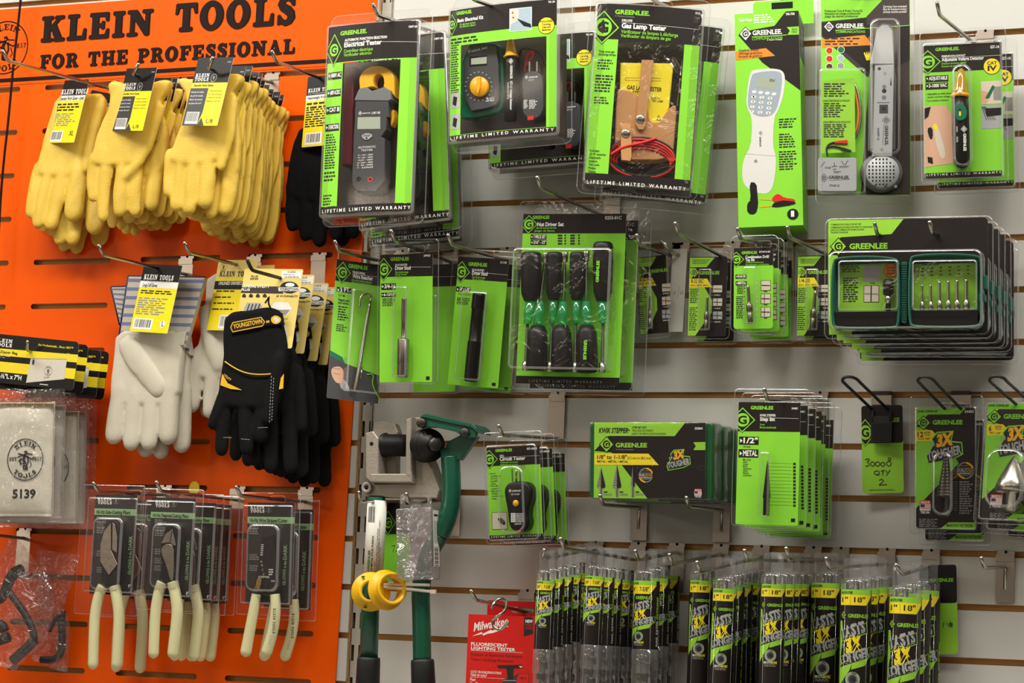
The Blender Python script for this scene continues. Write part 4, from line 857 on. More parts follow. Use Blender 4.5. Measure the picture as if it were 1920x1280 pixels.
# ================================================================== telescoping wire reacher
hook('peg hook at the orange panel edge with the wire reacher', (628, 452), (700, 486), .105)
F = Frame('B1', [(158, 355), (440, 400), (418, 1268), (58, 1232)], .105, wyaw=.3)
t = place(F, 'wire_reacher_pack', 'clear pack holding a bright steel hooked wire reacher, overlapping the orange panel', 'blister pack')
mb = MB(); F.base(mb, 'green', 2); F.band(mb, 0, .155, 'band', .1); F.fpoly(mb, [(0, .70), (.3, .74), (1, .80), (1, 1), (0, 1)], 'darkgrey', .12); F.fpoly(mb, [(0, .66), (.25, .70), (.3, .74), (0, .72)], 'teal', .11)
F.logo(mb, (175, 440), 55, 72, .25); F.text(mb, 'GREENLEE', (212, 408), (335, 415), 22, 'green', .3, .03); F.text(mb, 'TELESCOPING', (238, 445), (318, 453), 14, 'white', .3, .03); F.line(mb, (238, 453), (396, 468), 1.5, 'white', .3); F.text(mb, 'Wire Reacher', (238, 474), (368, 483), 24, 'white', .3, .03); F.text(mb, 'Crochet télescopique', (234, 492), (360, 503), 12, 'green', .3); F.text(mb, 'Alcanzador telescópico', (232, 506), (358, 516), 12, 'green', .3)
tags(F, mb, [((140, 530), (230, 572), '3 FT.')]); F.text(mb, '0.9 M', (150, 590), (190, 594), 14, 'ink', .3, .01); F.text(mb, 'Reach and', (150, 618), (218, 625), 15, 'ink', .3, .03); F.text(mb, 'pull wires:', (148, 636), (214, 642), 15, 'ink', .3, .03); F.lines(mb, (150, 650), (215, 755), 6, 'ink', .2, 5); F.lines(mb, (138, 765), (200, 822), 4, 'ink', .2, 6)
F.poly(mb, smoothpoly([(105, 1040), (160, 1030), (185, 1060), (180, 1130), (140, 1145), (105, 1090)], 2), 'flesh', .3); F.poly(mb, smoothpoly([(150, 1120), (190, 1110), (230, 1190), (170, 1185)], 1), 'lightgrey', .25); F.line(mb, (120, 1045), (165, 1050), 2, 'window', .4); F.line(mb, (118, 1075), (160, 1085), 2, 'window', .4); F.tubel(mb, smoothpath([(330, 1085, 1), (375, 1080, 1), (360, 1150, 1), (405, 1230, 1), (420, 1250, 1)], 2), .8, 'lime')
mb.build('printed_card', t)
me = MB(); F.lathel(me, (255, 1190), (352, 620), [(0, 11), (.02, 13), (.35, 13), (.36, 12), (.9, 11), (.94, 8), (1, 7)], 'bright_steel', 10, 14); F.tubel(me, smoothpath([(352, 622, 10), (362, 595, 10), (340, 575, 10), (305, 578, 10), (288, 605, 10), (284, 650, 10)], 2), 1.7, 'bright_steel'); F.tubel(me, [(284, 645, 10), (283, 652, 10), (283, 657, 10)], [1.2, 2.6, 1.2], 'bright_steel'); F.tubel(me, [(300, 1040, 12), (290, 1110, 12)], 1.0, 'bright_steel'); me.build('reacher', t)
clear(F, t, ((150, 285), (440, 1265)), [(((215, 545), (395, 1235)), 20, 5, 3)], 3, hole='hook', hs=(30, 12))

# ================================================================== draw studs
hook('peg hook carrying the stepped draw stud pack', (733, 432), (784, 468), .125)
def draw_card(F, t, code, tg, bul, lg, gx, sx, y0, dy):
    mb = MB(); F.base(mb, 'green', 2); F.band(mb, 0, .175, 'band', .1); F.logo(mb, *lg, .25); F.text(mb, 'GREENLEE', (gx, y0+dy*.0), (gx+118, y0+dy), 20, 'green', .3, .03)
    F.text(mb, 'SLUG BUSTER', (sx, y0+32), (sx+78, y0+32+dy), 11, 'white', .3, .03); F.line(mb, (sx, y0+40), (sx+226, y0+40+dy*2.5), 1.5, 'white', .3); F.text(mb, 'Draw Stud', (sx, y0+58), (sx+98, y0+58+dy), 22, 'white', .3, .03)
    for i, st in enumerate(("Tige d'emboutissage", 'Tiro de Tracción', 'Zugbolzen')): F.text(mb, st, (sx, y0+78+i*15), (sx+(84, 74, 46)[i], y0+78+i*15+dy*.7), 12, 'green' if i < 2 else 'lime', .3)
    F.text(mb, code[0], code[1], code[2], 12, 'white', .3, .02); tags(F, mb, tg); F.lines(mb, bul[0], bul[1], 5, 'ink', .2, 8)
    return mb
F = Frame('B1', [(416, 328), (744, 322), (742, 1132), (408, 1133)], .125)
t = place(F, 'draw_stud_pack', 'pack with a stepped bare steel draw stud, right of the wire reacher', 'blister pack', 'green carded draw studs')
mb = draw_card(F, t, ('29963', (688, 340), (730, 340)), [((421, 510), (512, 548), '3/4-16'), ((421, 568), (512, 594), '6-13/16"')], ((428, 605), (515, 655)), ((436, 420), 60, 76), 478, 508, 366, 0)
F.rect(mb, (703, 1096), (726, 1118), 'band', .3); mb.build('printed_card', t)
me = MB(); ts = 'tool_steel'; th = [(0, 30), (.01, 35)] + [(.01+.0055*i, 36.5 if i % 2 else 34.5) for i in range(1, 32)]; th = [(a, r) for a, r in th if a < .182]
F.lathel(me, (556, 1103), (566, 602), th+[(.19, 37), (.475, 37), (.485, 33), (.5, 18), (.51, 15), (.73, 14.5), (.735, 16.5)] + [(.735+.006*i, 17 if i % 2 else 15.8) for i in range(1, 43)] + [(.995, 16), (1, 13)], ts, 12, 24); me.build('draw_stud', t)
clear(F, t, ((400, 235), (780, 1142)), [(((515, 525), (620, 1112)), 26, 5, 3)], 6, hole='hook')
F2 = Frame('B1', [(640, 395), (905, 385), (885, 1190), (625, 1195)], .035)
t = place(F2, 'draw_stud_pack', 'nearly hidden draw stud pack between the two draw stud hooks, hung against the wall', 'blister pack', 'green carded draw studs')
mb = MB(); F2.base(mb, 'green', 2); F2.band(mb, 0, .175, 'band', .1); F2.line(mb, (740, 468), (885, 465), 1.5, 'white', .3); mb.build('printed_card', t); clear(F2, t, ((620, 345), (915, 1205)), [(((700, 580), (800, 1170)), 22, 5, 3)], 5)
# ==== black draw studs
hook('peg hook with the black threaded draw stud packs', (840, 440), (915, 478), .075)
F = Frame('B1', [(912, 338), (1225, 360), (1160, 1172), (838, 1145)], .075)
t = place(F, 'draw_stud_pack', 'front pack with a thick black threaded draw stud', 'blister pack', 'green carded draw studs')
mb = draw_card(F, t, ('21128', (1172, 382), (1212, 386)), [((895, 528), (982, 565), '3/4" x 5-3/8"')], ((900, 598), (984, 650)), ((926, 436), 60, 70), 970, 993, 396, 8)
F.text(mb, '19 mm x 137 mm', (905, 580), (984, 585), 10, 'ink', .3); F.rect(mb, (1120, 1135), (1142, 1157), 'band', .3); mb.build('printed_card', t)
me = MB(); F.lathel(me, (985, 1130), (1040, 572), [(0, 36), (.01, 41)] + [(.012+.006*i, 44 if i % 2 else 41) for i in range(0, 74)] + [(.46, 38), (.82, 37)] + [(.825+.006*i, 43 if i % 2 else 40) for i in range(0, 27)] + [(.99, 40), (1, 34)], 'blacksteel', 14, 24); me.build('draw_stud', t)
clear(F, t, ((878, 285), (1262, 1185)), [(((962, 552), (1092, 1142)), 30, 5, 3)], 8, hole='hook')
c = dup(t, 'rear black draw stud pack, showing right of the front one', .042, .006, -.002, roll=-.015)

# ================================================================== nut driver sets
hook('peg hook holding the nut driver sets', (1007, 332), (1098, 390), .115)
clear_mat('green_clear', tint=(.25, .95, .45), body=.08, edge=.5, haze=.35, hazec=(.05, .5, .2))
F = Frame('B2', [(118, 235), (686, 235), (640, 1170), (82, 1160)], .115)
t = place(F, 'nut_driver_set', 'front pack of black handled nut drivers with green collars', 'blister pack', 'nut driver sets')
mb = MB(); F.base(mb, 'green', 4); F.band(mb, 0, .115, 'band', .1); F.band(mb, .955, 1, 'band', .1); F.logo(mb, (150, 292), 52, 52, .25)
F.text(mb, 'GREENLEE', (170, 262), (262, 262), 16, 'green', .35, .03); F.text(mb, 'Nut Driver Set', (196, 302), (340, 302), 20, 'white', .35, .03); F.text(mb, 'Jeu de tourne-écrous', (190, 316), (300, 316), 10, 'green', .35); F.text(mb, 'Juego de llaves', (180, 332), (290, 332), 10, 'green', .35); F.text(mb, '0253-01C', (565, 265), (655, 265), 17, 'white', .35, .02)
tags(F, mb, [((160, 348), (245, 374), '7 PIECE SET'), ((160, 378), (245, 404), '3/16" - 1/2"')])
for c in range(2):
    for r_ in range(4): F.rect(mb, (308+c*68, 348+r_*15), (332+c*68, 357+r_*15), 'ink', .35); F.disc(mb, (348+c*75, 352+r_*15), 5, 'ink', .35)
F.text(mb, WARR, (150, 1152), (550, 1156), 14, 'greytext', .35, .01); mb.build('printed_card', t)
def driver(up, x0, x1, yb, ye, tip, collar, w=58, word=None):
    """handle between yb (butt) and ye (collar side), collar, then a slim shank to tip"""
    me = MB(); cx = (x0+x1)/2; n = 12
    F.lathel(me, (x0, yb), (x1, ye), [(0, w*.75), (.03, w*.92), (.1, w), (.55, w*.96), (.85, w*.9), (1, w*.62)], 'black', 20, 18)
    o = me.build('handle', t, label='black ribbed nut driver handle'); me = MB(); F.lathel(me, (x1, ye), collar, [(0, w*.52), (.35, w*.44), (.4, w*.5), (.6, w*.5), (.65, w*.44), (1, w*.36)], 'green_clear', 20, 12); me.build('collar', o)
    me = MB(); ln = 1; F.lathel(me, collar, tip, [(0, 9), (.80, 9), (.805, 17), (.99, 18), (1, 16)], 'bright_steel', 20, 14); me.build('shank', o)
    if word: me = MB(); F.text(me, 'GREENLEE', word[0], word[1], 15, 'green', 20+25+.6, .03); me.build('lettering', o)
driver(1, 290, 285, 445, 705, (264, 1096), (278, 832), 44); driver(1, 418, 412, 445, 705, (402, 1100), (406, 832), 44); driver(1, 165, 160, 445, 710, (130, 1090), (143, 835)); driver(1, 555, 553, 390, 710, (550, 1100), (555, 832), 55, ((530, 608), (540, 490)))
driver(0, 190, 200, 1090, 845, (245, 448), (213, 715)); driver(0, 330, 328, 1095, 845, (347, 445), (340, 715)); driver(0, 470, 466, 1100, 845, (465, 440), (463, 712), 58, ((452, 922), (450, 1030)))
clear(F, t, ((100, 165), (712, 1205)), [(((100, 425), (625, 1110)), 40, 8, 4)], 8, 'clear_wrinkled', hole='hook')
dup(t, 'rear nut driver set, a green strip right of the front one', .048, .003, -.002, roll=.0)

# ================================================================== drill tap bits
def tap(F, t, a, b, w):
    me = MB(); p = [(0, w*.75), (.03, w), (.27, w), (.28, w*.85), (.33, w*1.25), (.47, w*1.25), (.52, w*.75)] + [(.53+.025*i, w*(.72 if i % 2 else .5)) for i in range(17)] + [(.97, w*.4), (1, w*.1)]
    F.lathel(me, a, b, p, 'tool_steel', 8, 12); return me.build('drill_tap', t)
def tap_card(F, t, size, cq, o, y2=0):
    """o: offset of this card's art from the 8-32 card in crop px"""
    mb = MB(); F.base(mb, 'band', 3); dx, dy = o
    def q(x, y): return (x+dx, y+dy)
    F.fpoly(mb, [(0, .01), (.66, .01), (.45, .13), (0, .13)], 'lime'); F.fpoly(mb, [(0, .14), (.17, .14), (.17, .2), (0, .3)], 'lime', .15); F.fpoly(mb, [(0, .36), (.38, .36), (.62, .55), (.62, .70), (.2, .995), (0, .995)], 'lime')
    F.fpoly(mb, [(0, .275), (.47, .275), (.62, .385), (0, .385)], 'yellow', .3)
    for i, st in enumerate(('COMBINATION DRILL/TAP BIT', 'COMBINÉ FORET/TARAUD', 'COMBINACIÓN DE BROCA')): F.text(mb, st, q(583, 450+i*15), q(735-i*14, 448+i*15), 10, 'ink', .35, .01, .15)
    F.logo(mb, q(606, 552), 40, 44, .35, 'lime', 'band', 1); F.text(mb, 'GREENLEE', q(650, 568), q(818, 566), 26, 'lime', .4, .03)
    F.text(mb, size, q(575, 642), q(575+len(size)*15, 642), 32, 'ink', .45, .01); F.text(mb, 'METAL • MÉTAL • METAL', q(572, 668), q(722, 670), 11, 'ink', .45, .01)
    F.lines(mb, q(568, 692), q(640, 820), 8, 'ink', .3, 3); F.lines(mb, q(562, 850), q(635, 1055), 12, 'ink', .3, 4)
    for i in range(3):
        F.rect(mb, q(765, 662+i*112), q(840, 722+i*115), 'photo_pale' if i < 2 else 'lightgrey', .3); F.line(mb, q(768, 692+i*114), q(836, 694+i*114), 7, 'window', .4); F.text(mb, ('DRILL', 'TAP', 'DEBURR')[i], q(775, 750+i*115), q(828, 751+i*115), 10, 'white', .35, .01)
        if i: F.line(mb, q(800, 664+i*112), q(798, 720+i*114), 6, 'ink', .42)
    return mb
T = {}
hook('leftmost of the small tap hooks, with the 6-32 tap bit', (1194, 440), (1248, 476), .035)
F = Frame('B3', [(120, 420), (360, 402), (382, 1062), (146, 1088)], .035)
t = place(F, 'tap_bit_pack', 'tap bit pack with a yellow 6-32 NC strip, leftmost of the four', 'blister pack', 'small combination tap bits')
mb = tap_card(F, t, '6-32 NC', None, (-440, -12)); mb.build('printed_card', t); tap(F, t, (216, 1030), (225, 735), 17); clear(F, t, ((105, 300), (402, 1105)), [(((172, 560), (280, 1050)), 16, 4, 2)], 7, hole='hook', hs=(22, 9))
hook('peg hook with the 8-32 tap bits, second from the nut drivers', (1266, 418), (1350, 478), .060)
F = Frame('B3', [(566, 420), (888, 415), (868, 1098), (548, 1095)], .060)
t = place(F, 'tap_bit_pack', 'front tap bit pack with a yellow 8-32 NC strip', 'blister pack', 'small combination tap bits')
mb = tap_card(F, t, '8-32 NC', None, (0, 0)); mb.build('printed_card', t); tap(F, t, (702, 1045), (716, 745), 18); clear(F, t, ((545, 320), (905, 1125)), [(((655, 520), (768, 1065)), 17, 4, 2)], 8, hole='hook', hs=(22, 9))
dup(t, 'rear 8-32 tap bit pack peeking out below and right of the front one', .028, .004, -.004)
hook('peg hook with the thick row of 10-24 tap bits', (1383, 428), (1432, 458), .110)
F = Frame('B3', [(940, 345), (1280, 335), (1275, 1035), (942, 1030)], .110)
t = place(F, 'tap_bit_pack', 'front 10-24 tap bit pack with black header and metal strip', 'blister pack', 'small combination tap bits')
mb = MB(); F.base(mb, 'green', 4); F.band(mb, 0, .22, 'band', .1); F.logo(mb, (962, 440), 72, 68, .25); F.text(mb, 'GREENLEE', (1008, 394), (1140, 390), 22, 'green', .35, .03); F.text(mb, 'DTAP10-24', (1160, 382), (1252, 380), 14, 'white', .35, .03)
F.text(mb, 'Combination Drill/', (1040, 430), (1245, 424), 22, 'white', .35, .03); F.text(mb, 'Tap Bit', (1040, 455), (1120, 452), 22, 'white', .35, .03); F.text(mb, 'Combiné foret/taraud', (1045, 472), (1195, 468), 12, 'green', .35); F.text(mb, 'Broca/macho combinados', (1045, 490), (1240, 484), 12, 'green', .35)
tags(F, mb, [((955, 570), (1050, 602), '10-24 NC'), ((957, 628), (1052, 660), 'METAL')]); F.lines(mb, (970, 668), (1040, 740), 5, 'ink', .3, 3); F.lines(mb, (962, 755), (1045, 950), 12, 'ink', .3, 4)
for i in range(3):
    F.rect(mb, (1172, 620+i*114), (1257, 706+i*114), 'ink', .3); F.rect(mb, (1176, 624+i*114), (1253, 702+i*114), 'photo_pale', .4); F.line(mb, (1178, 662+i*114), (1250, 664+i*114), 9, 'window', .5); F.rect(mb, (1200, 711+i*114), (1228, 718+i*114), 'ink', .3)
    if i: F.line(mb, (1205, 626+i*114), (1203, 700+i*114), 5, 'ink', .52)
mb.build('printed_card', t); tap(F, t, (1085, 990), (1062, 650), 22); clear(F, t, ((915, 235), (1325, 1060)), [(((1030, 500), (1160, 1010)), 20, 4, 2)], 9, hole='hook', hs=(22, 9))
for i, (lb, b, dx, dz, ro) in enumerate((('second of the 10-24 tap bit packs, close behind the front one', .022, .002, -.001, .01), ('third of the 10-24 tap bit packs, midway along their hook', .044, -.001, .001, -.02), ('fourth of the 10-24 tap bit packs, edge showing right of the front', .064, .003, -.004, .015), ('rearmost of the 10-24 tap bit packs, against the wall', .083, .004, -.006, -.01))): dup(t, lb, b, dx, dz, ro)
hook('peg hook with the 1/4-20 tap bits, left of the green tap kits', (1476, 425), (1545, 474), .055)
F = Frame('B3', [(1487, 410), (1800, 402), (1782, 1098), (1487, 1095)], .055)
t = place(F, 'tap_bit_pack', 'front tap bit pack with a yellow 1/4-20 strip, partly behind the tap kit', 'blister pack', 'small combination tap bits')
mb = tap_card(F, t, '1/4-20', None, (927, -4)); mb.build('printed_card', t); tap(F, t, (1612, 1040), (1642, 700), 22); clear(F, t, ((1472, 300), (1830, 1125)), [(((1570, 520), (1690, 1065)), 19, 4, 2)], 8, hole='hook', hs=(22, 9))
dup(t, 'rear 1/4-20 tap bit pack close to the wall behind the front one', .027, .004, -.003)
p = unproj(1278, 545, .018); Fq = Frame('B3', [(412, 350), (548, 348), (498, 1058), (380, 1062)], .016)
t = place(Fq, 'price_tag', 'pale grey blank tag with a handwritten 10/32 between two tap bits', 'tag'); mb = MB(); Fq.base(mb, 'paper', 2); 
for pl in ([(432, 712), (426, 728), (434, 738), (442, 728), (438, 712), (432, 712)], [(476, 675), (458, 765)], [(480, 715), (490, 712), (484, 724), (492, 732), (480, 738)], [(498, 714), (508, 714), (496, 736), (512, 736)]):
    for a, b in zip(pl, pl[1:]): Fq.line(mb, a, b, 3.5, 'greytext', .4)
mb.build('printed_card', t)
hook('bare bracket hook with the pale handwritten tag between two tap bits', (1240, 452), (1272, 478), .016, L=.05)

# ================================================================== green tap kit cases
hook('left of the two peg hooks through the tap kits', (1640, 418), (1652, 436), .200)
h1 = list(LAST_HOOK)
hook('right of the two peg hooks through the tap kits', (1743, 416), (1757, 434), .200)
F = Frame('B4', [(225, 140), (1505, 118), (1500, 1045), (222, 1055)], .200)
t = place(F, 'tap_kit_pack', 'foremost wide pack showing an open dark green case of tap bits', 'blister pack', 'wide tap kit packs')
mb = MB(); F.base(mb, 'band', 6); F.fpoly(mb, [(.0, .0), (.475, .0), (.40, .13), (.08, .15), (.0, .29)], 'lime'); F.fpoly(mb, [(0, .15), (.08, .15), (0, .3)], 'lime'); F.fpoly(mb, [(0, .3), (.06, .31), (.1, .6), (.1, .95), (.16, .97), (.15, 1), (0.01, 1)], 'lime')
F.text(mb, 'COMBINATION DRILL/TAP BIT SET', (245, 182), (492, 176), 13, 'ink', .3, .02); F.text(mb, 'COMBINAISON PARTIELLE DE FORETS À TARAUDAGE', (245, 205), (580, 196), 13, 'ink', .3, .02); F.text(mb, 'JUEGO DE COMBINACIÓN DE BROCAS PARA', (245, 225), (515, 218), 13, 'ink', .3, .02); F.text(mb, 'TALADRO/TALADRAR', (245, 245), (385, 242), 13, 'ink', .3, .02)
F.logo(mb, (308, 350), 68, 74, .35, 'lime', 'band', 1); F.text(mb, 'GREENLEE', (395, 370), (700, 360), 42, 'lime', .4, .035); F.text(mb, 'A Textron Company', (400, 395), (582, 388), 11, 'lime', .4)
mb.build('printed_card', t)
me = MB()
def cas(x0, x1, y0, y1, hs):
    # open half of the case: a tray with raised walls
    A = F.outline(smoothpoly([(x0, y0+40), (x0+50, y0+8), ((x0+x1)/2, y0-6), (x1-50, y0+8), (x1, y0+40), (x1+4, y1-40), (x1-40, y1), (x0+40, y1), (x0-4, y1-40)], 2), 24); A = A if area(A) > 0 else A[::-1]
    F.loft(me, [(A, 1), (A, 24), (inset(A, .0015), 26), (inset(A, .005), 26), (inset(A, .0075), 24), (inset(A, .0085), 6)], 'teal2', False, True)
mat('teal2', '#1d5a4a', .38)
cas(250, 800, 425, 1015, 0); cas(865, 1465, 405, 1005, 0); F.block(me, (808, 470), (858, 960), 3, 20, 'teal2', 3, 2); F.block(me, (1440, 580), (1500, 690), 8, 22, 'teal2', 2, 1.5); F.block(me, (1430, 730), (1485, 790), 8, 24, 'teal2', 2, 1.5)
for i in range(24): F.block(me, (812, 490+i*19), (852, 498+i*19), 19, 21, 'teal2', .5, .4)
cs = me.build('case', t); me = MB(); h = 8
F.poly(me, [(315, 500), (790, 480), (792, 870), (305, 870)], 'lime', 7); F.poly(me, [(905, 490), (1418, 480), (1420, 860), (905, 860)], 'lime', 7)
F.lines(me, (335, 505), (480, 560), 4, 'ink', 7.3, 3); F.lines(me, (345, 600), (490, 800), 11, 'ink', 7.3, 4); F.rect(me, (512, 500), (645, 625), 'lightgrey', 7.3); F.rect(me, (510, 660), (632, 795), 'ink', 7.3); F.rect(me, (514, 664), (628, 791), 'photo_pale', 7.4); F.line(me, (516, 728), (626, 730), 12, 'greytext', 7.5); F.line(me, (570, 664), (568, 791), 10, 'window', 7.6); F.text(me, 'Drill', (562, 648), (596, 648), 11, 'ink', 7.4, .02)
F.disc(me, (727, 540), 58, 'ink', 7.4); F.disc(me, (727, 540), 55, 'orange_print', 7.5)
for i, st in enumerate(('Includes', 'Quick Change', 'Adapter')): F.text(me, st, (692, 525+i*22), (762, 523+i*22), 12, 'ink', 7.6, .02)
F.text(me, 'Sizes included:', (972, 500), (1112, 494), 14, 'ink', 7.4, .02)
for i in range(6): F.rect(me, (970+i*73, 520-i*3), (992+i*73, 528-i*3), 'ink', 7.4); F.rect(me, (970+i*73, 548-i*3), (988+i*73, 556-i*3), 'ink', 7.4); F.rect(me, (972+i*73, 578-i*3), (990+i*73, 586-i*3), 'ink', 7.4)
me.build('case_insert', cs)
me = MB(); F.block(me, (262, 870), (795, 985), 7, 21, 'black', 2, 1.5); F.block(me, (870, 860), (1425, 985), 7, 21, 'black', 2, 1.5); me.build('foam_holder', cs)
me = MB(); F.lathel(me, (706, 865), (706, 615), [(0, 20), (.25, 20), (.26, 22), (.5, 22), (.51, 40), (.9, 42), (1, 34)], 'blacksteel', 16, 16); F.lathel(me, (704, 805), (704, 738), [(0, 21), (1, 21)], 'bright_steel', 18, 14); me.build('adapter', cs)
for i, (x, yt) in enumerate(((978, 650), (1047, 650), (1118, 622), (1188, 618), (1258, 612), (1332, 606))):
    me = MB(); w = 15+i; F.lathel(me, (x, 870), (x-2, yt), [(0, w*1.25), (.25, w*1.25), (.34, w*.7)] + [(.36+.033*k, w*(.8 if k % 2 else .55)) for k in range(18)] + [(1, w*.2)], 'bright_steel', 16, 10); me.build('drill_tap', cs)
mb = MB(); F.flange(mb, ((200, 125), (1545, 1085)), -1, 10); F.shell(mb, ((235, 395), (1485, 1030)), .6, 31, 12, 3, 'clear_wrinkled', cap=False); F.shell(mb, ((300, 455), (800, 870)), 20, 28, 6, 2, 'clear_wrinkled'); F.shell(mb, ((890, 455), (1430, 870)), 20, 28, 6, 2, 'clear_wrinkled'); mb.build('blister', t)
for i, (lb, b, dx, dz, ro) in enumerate((('second tap kit pack, just behind the foremost wide pack', .034, .001, -.003, .006), ('third tap kit pack counting from the front', .068, .003, -.004, -.005), ('fourth tap kit pack, one before the wall', .102, .004, -.007, .008), ('rearmost tap kit pack, its dark edge at the far right of the stack', .136, .008, -.009, -.008), ('lowest tap kit pack peeking out beneath the stack', .169, .002, -.016, .0))): dup(t, lb, b, dx, dz, ro)

# ================================================================== circuit testers
hook('peg hook with the outlet circuit testers', (935, 797), (985, 818), .125)
F = Frame('B6', [(118, 366), (487, 352), (508, 992), (143, 1003)], .125)
t = place(F, 'circuit_tester_pack', 'foremost pack with a black outlet circuit tester and orange button', 'blister pack', 'outlet circuit testers')
mb = MB(); F.base(mb, 'green', 3); F.band(mb, 0, .20, 'band', .1); F.band(mb, .952, 1, 'band', .1); F.logo(mb, (138, 446), 66, 68, .25); F.text(mb, 'GREENLEE', (180, 395), (296, 388), 18, 'green', .35, .035); F.text(mb, 'GT-10GFI', (398, 380), (468, 378), 13, 'white', .35, .03); F.text(mb, 'GFCI', (210, 428), (238, 426), 12, 'white', .35, .03); F.line(mb, (212, 432), (485, 420), 1.2, 'white', .35); F.text(mb, 'Circuit Tester', (210, 456), (388, 450), 24, 'white', .35, .03); F.text(mb, 'Vérificateur de circuits', (214, 474), (336, 470), 11, 'green', .35); F.text(mb, 'Verificador de circuitos', (214, 490), (336, 486), 11, 'green', .35)
for i, st in enumerate(('• Use to', 'troubleshoot', '120 V AC', 'grounded', 'outlets.', '• Test GFCI', 'receptacles.', '• Light pattern', 'indicates', 'correct/incorrect', 'wiring.')): F.text(mb, st, (134+i*1 if st[0] == '•' else 146+i*1, 550+i*17.3), (134+i+(46, 82, 58, 58, 46, 70, 70, 80, 66, 92, 46)[i], 548+i*17.3), 11, 'ink', .35, .01)
F.rect(mb, (154, 814), (265, 930), 'ink', .3); F.rect(mb, (157, 817), (262, 927), 'photo_pale', .4); F.poly(mb, smoothpoly([(190, 855), (225, 850), (250, 880), (245, 905), (215, 890)], 1), 'black', .5)
F.text(mb, WARR, (152, 990), (497, 986), 13, 'white', .35, .015); mb.build('printed_card', t)
me = MB(); F.slab_solid(me, smoothpoly([(275, 600), (385, 596), (425, 640), (430, 710), (405, 780), (400, 830), (412, 880), (395, 935), (350, 952), (300, 945), (268, 900), (262, 800), (240, 700), (240, 640)], 2), 2, 26, 'black', 6, smooth=True); tb = me.build('tester_body', t)
me = MB()
for x in (296, 350): F.block(me, (x-5, 512), (x+5, 600), 12, 15, 'bright_steel', .5, .4)
F.lathel(me, (325, 600), (325, 520), [(0, 6), (.9, 6), (1, 3)], 'bright_steel', 20, 10); me.build('prong', tb)
me = MB(); L = F.outline([(319+20*math.cos(a), 750-23*math.sin(a)) for a in np.linspace(0, 2*PI, 24, endpoint=False)], 28); L = L if area(L) > 0 else L[::-1]; F.loft(me, [(L, 24), (L, 27), (inset(L, .001), 28)], 'amber'); me.build('test_button', tb)
me = MB(); h = 26.3; F.logo(me, (282, 664), 12, 14, h, 'black', 'white', 1); F.text(me, 'GREENLEE', (296, 670), (356, 668), 10, 'white', h, .02); F.text(me, 'GT-10 GFI', (290, 694), (346, 692), 10, 'white', h, .01)
for r_ in range(6):
    for c in range(3): F.rect(me, (288+c*11, 818+r_*11), (297+c*11, 826+r_*11), 'white', h)
    F.text(me, ('OPEN GROUND', 'OPEN NEUTRAL', 'OPEN HOT', 'HOT/GRD REV', 'HOT/NEU REV', 'CORRECT')[r_], (322, 828+r_*11), (378, 827+r_*11), 8, 'white', h)
F.text(me, 'GREENLEE', (312, 898), (360, 897), 8, 'white', h); me.build('markings', tb)
me = MB(); F.slab_solid(me, [(308, 925), (365, 925), (358, 952), (315, 952)], 10, 25.5, 'red', 2); me.build('lamp_window', tb)
clear(F, t, ((95, 262), (528, 1022)), [(((228, 485), (442, 965)), 31, 16, 3), (((112, 345), (500, 1006)), 8, 6, 2)], 5, hole='hook')
dup(t, 'middle circuit tester pack, second from the front', .040, .004, -.001, .01); dup(t, 'rear circuit tester pack nearest the wall', .086, .006, -.004, -.008)

# ================================================================== boxed step bit kits standing on two hooks
hook('left hook under the step bit kit, with a tall plate below', (1125, 928), (1200, 952), .0, k=9, tail=True, L=.158)
hook('right hook under the step bit kit, with a tall plate below', (1287, 932), (1355, 957), .0, k=9, tail=True, L=.158)
F = Frame('B6', [(862, 190), (1640, 190), (1632, 724), (865, 712)], .140)
t = place(F, 'step_bit_kit', 'front shrink wrapped green case with a wide printed sleeve of step bits', 'boxed kit', 'step bit kits resting on two hooks')
mat('casegreen', '#12552a', .4)
me = MB(); F.slab_solid(me, rr(-F.w/2-.008, -F.h-.001, F.w/2+.010, -.001, .006, 4), -42, -3, 'casegreen', 3, True); me.build('case', t)
mb = MB(); F.base(mb, 'band', 1); F.fpoly(mb, [(0, 0), (.82, 0), (.725, .18), (.13, .18), (.0, .38)], 'lime', .1); F.fpoly(mb, [(0, .38), (0, 1), (.485, 1), (.255, .57), (.16, .4)], 'lime', .1); F.poly(mb, [(866, 405), (1240, 407), (1312, 486), (866, 484)], 'yellow', .3)
F.text(mb, 'KWIK STEPPER', (895, 262), (1098, 260), 32, 'ink', .4, .025, .2); F.text(mb, '®', (1098, 250), (1110, 250), 12, 'ink', .4); F.text(mb, 'STEP BIT KIT', (1125, 232), (1225, 231), 13, 'ink', .4, .02, .2); F.text(mb, 'TROUSSE DE FORETS', (1125, 254), (1272, 252), 13, 'ink', .4, 0, .2); F.text(mb, 'JUEGO DE BROCA ESCALONADA', (1122, 275), (1362, 274), 13, 'ink', .4, 0, .2); F.text(mb, '35884', (1560, 240), (1615, 240), 15, 'white', .4, .02)
F.logo(mb, (950, 343), 55, 58, .4, 'lime', 'band', 1); F.text(mb, 'GREENLEE', (1012, 362), (1230, 362), 28, 'lime', .45, .035); F.text(mb, 'A Textron Company', (1015, 382), (1135, 382), 9, 'greytext', .4)
F.text(mb, '1/8" to 1-1/8"', (885, 443), (1090, 443), 26, 'ink', .45, .02); F.text(mb, '(3.2 mm to 28.6 mm)', (1095, 445), (1258, 445), 16, 'ink', .45, .01); F.text(mb, 'METAL • MÉTAL • METAL', (885, 468), (1100, 470), 14, 'ink', .45, .02)
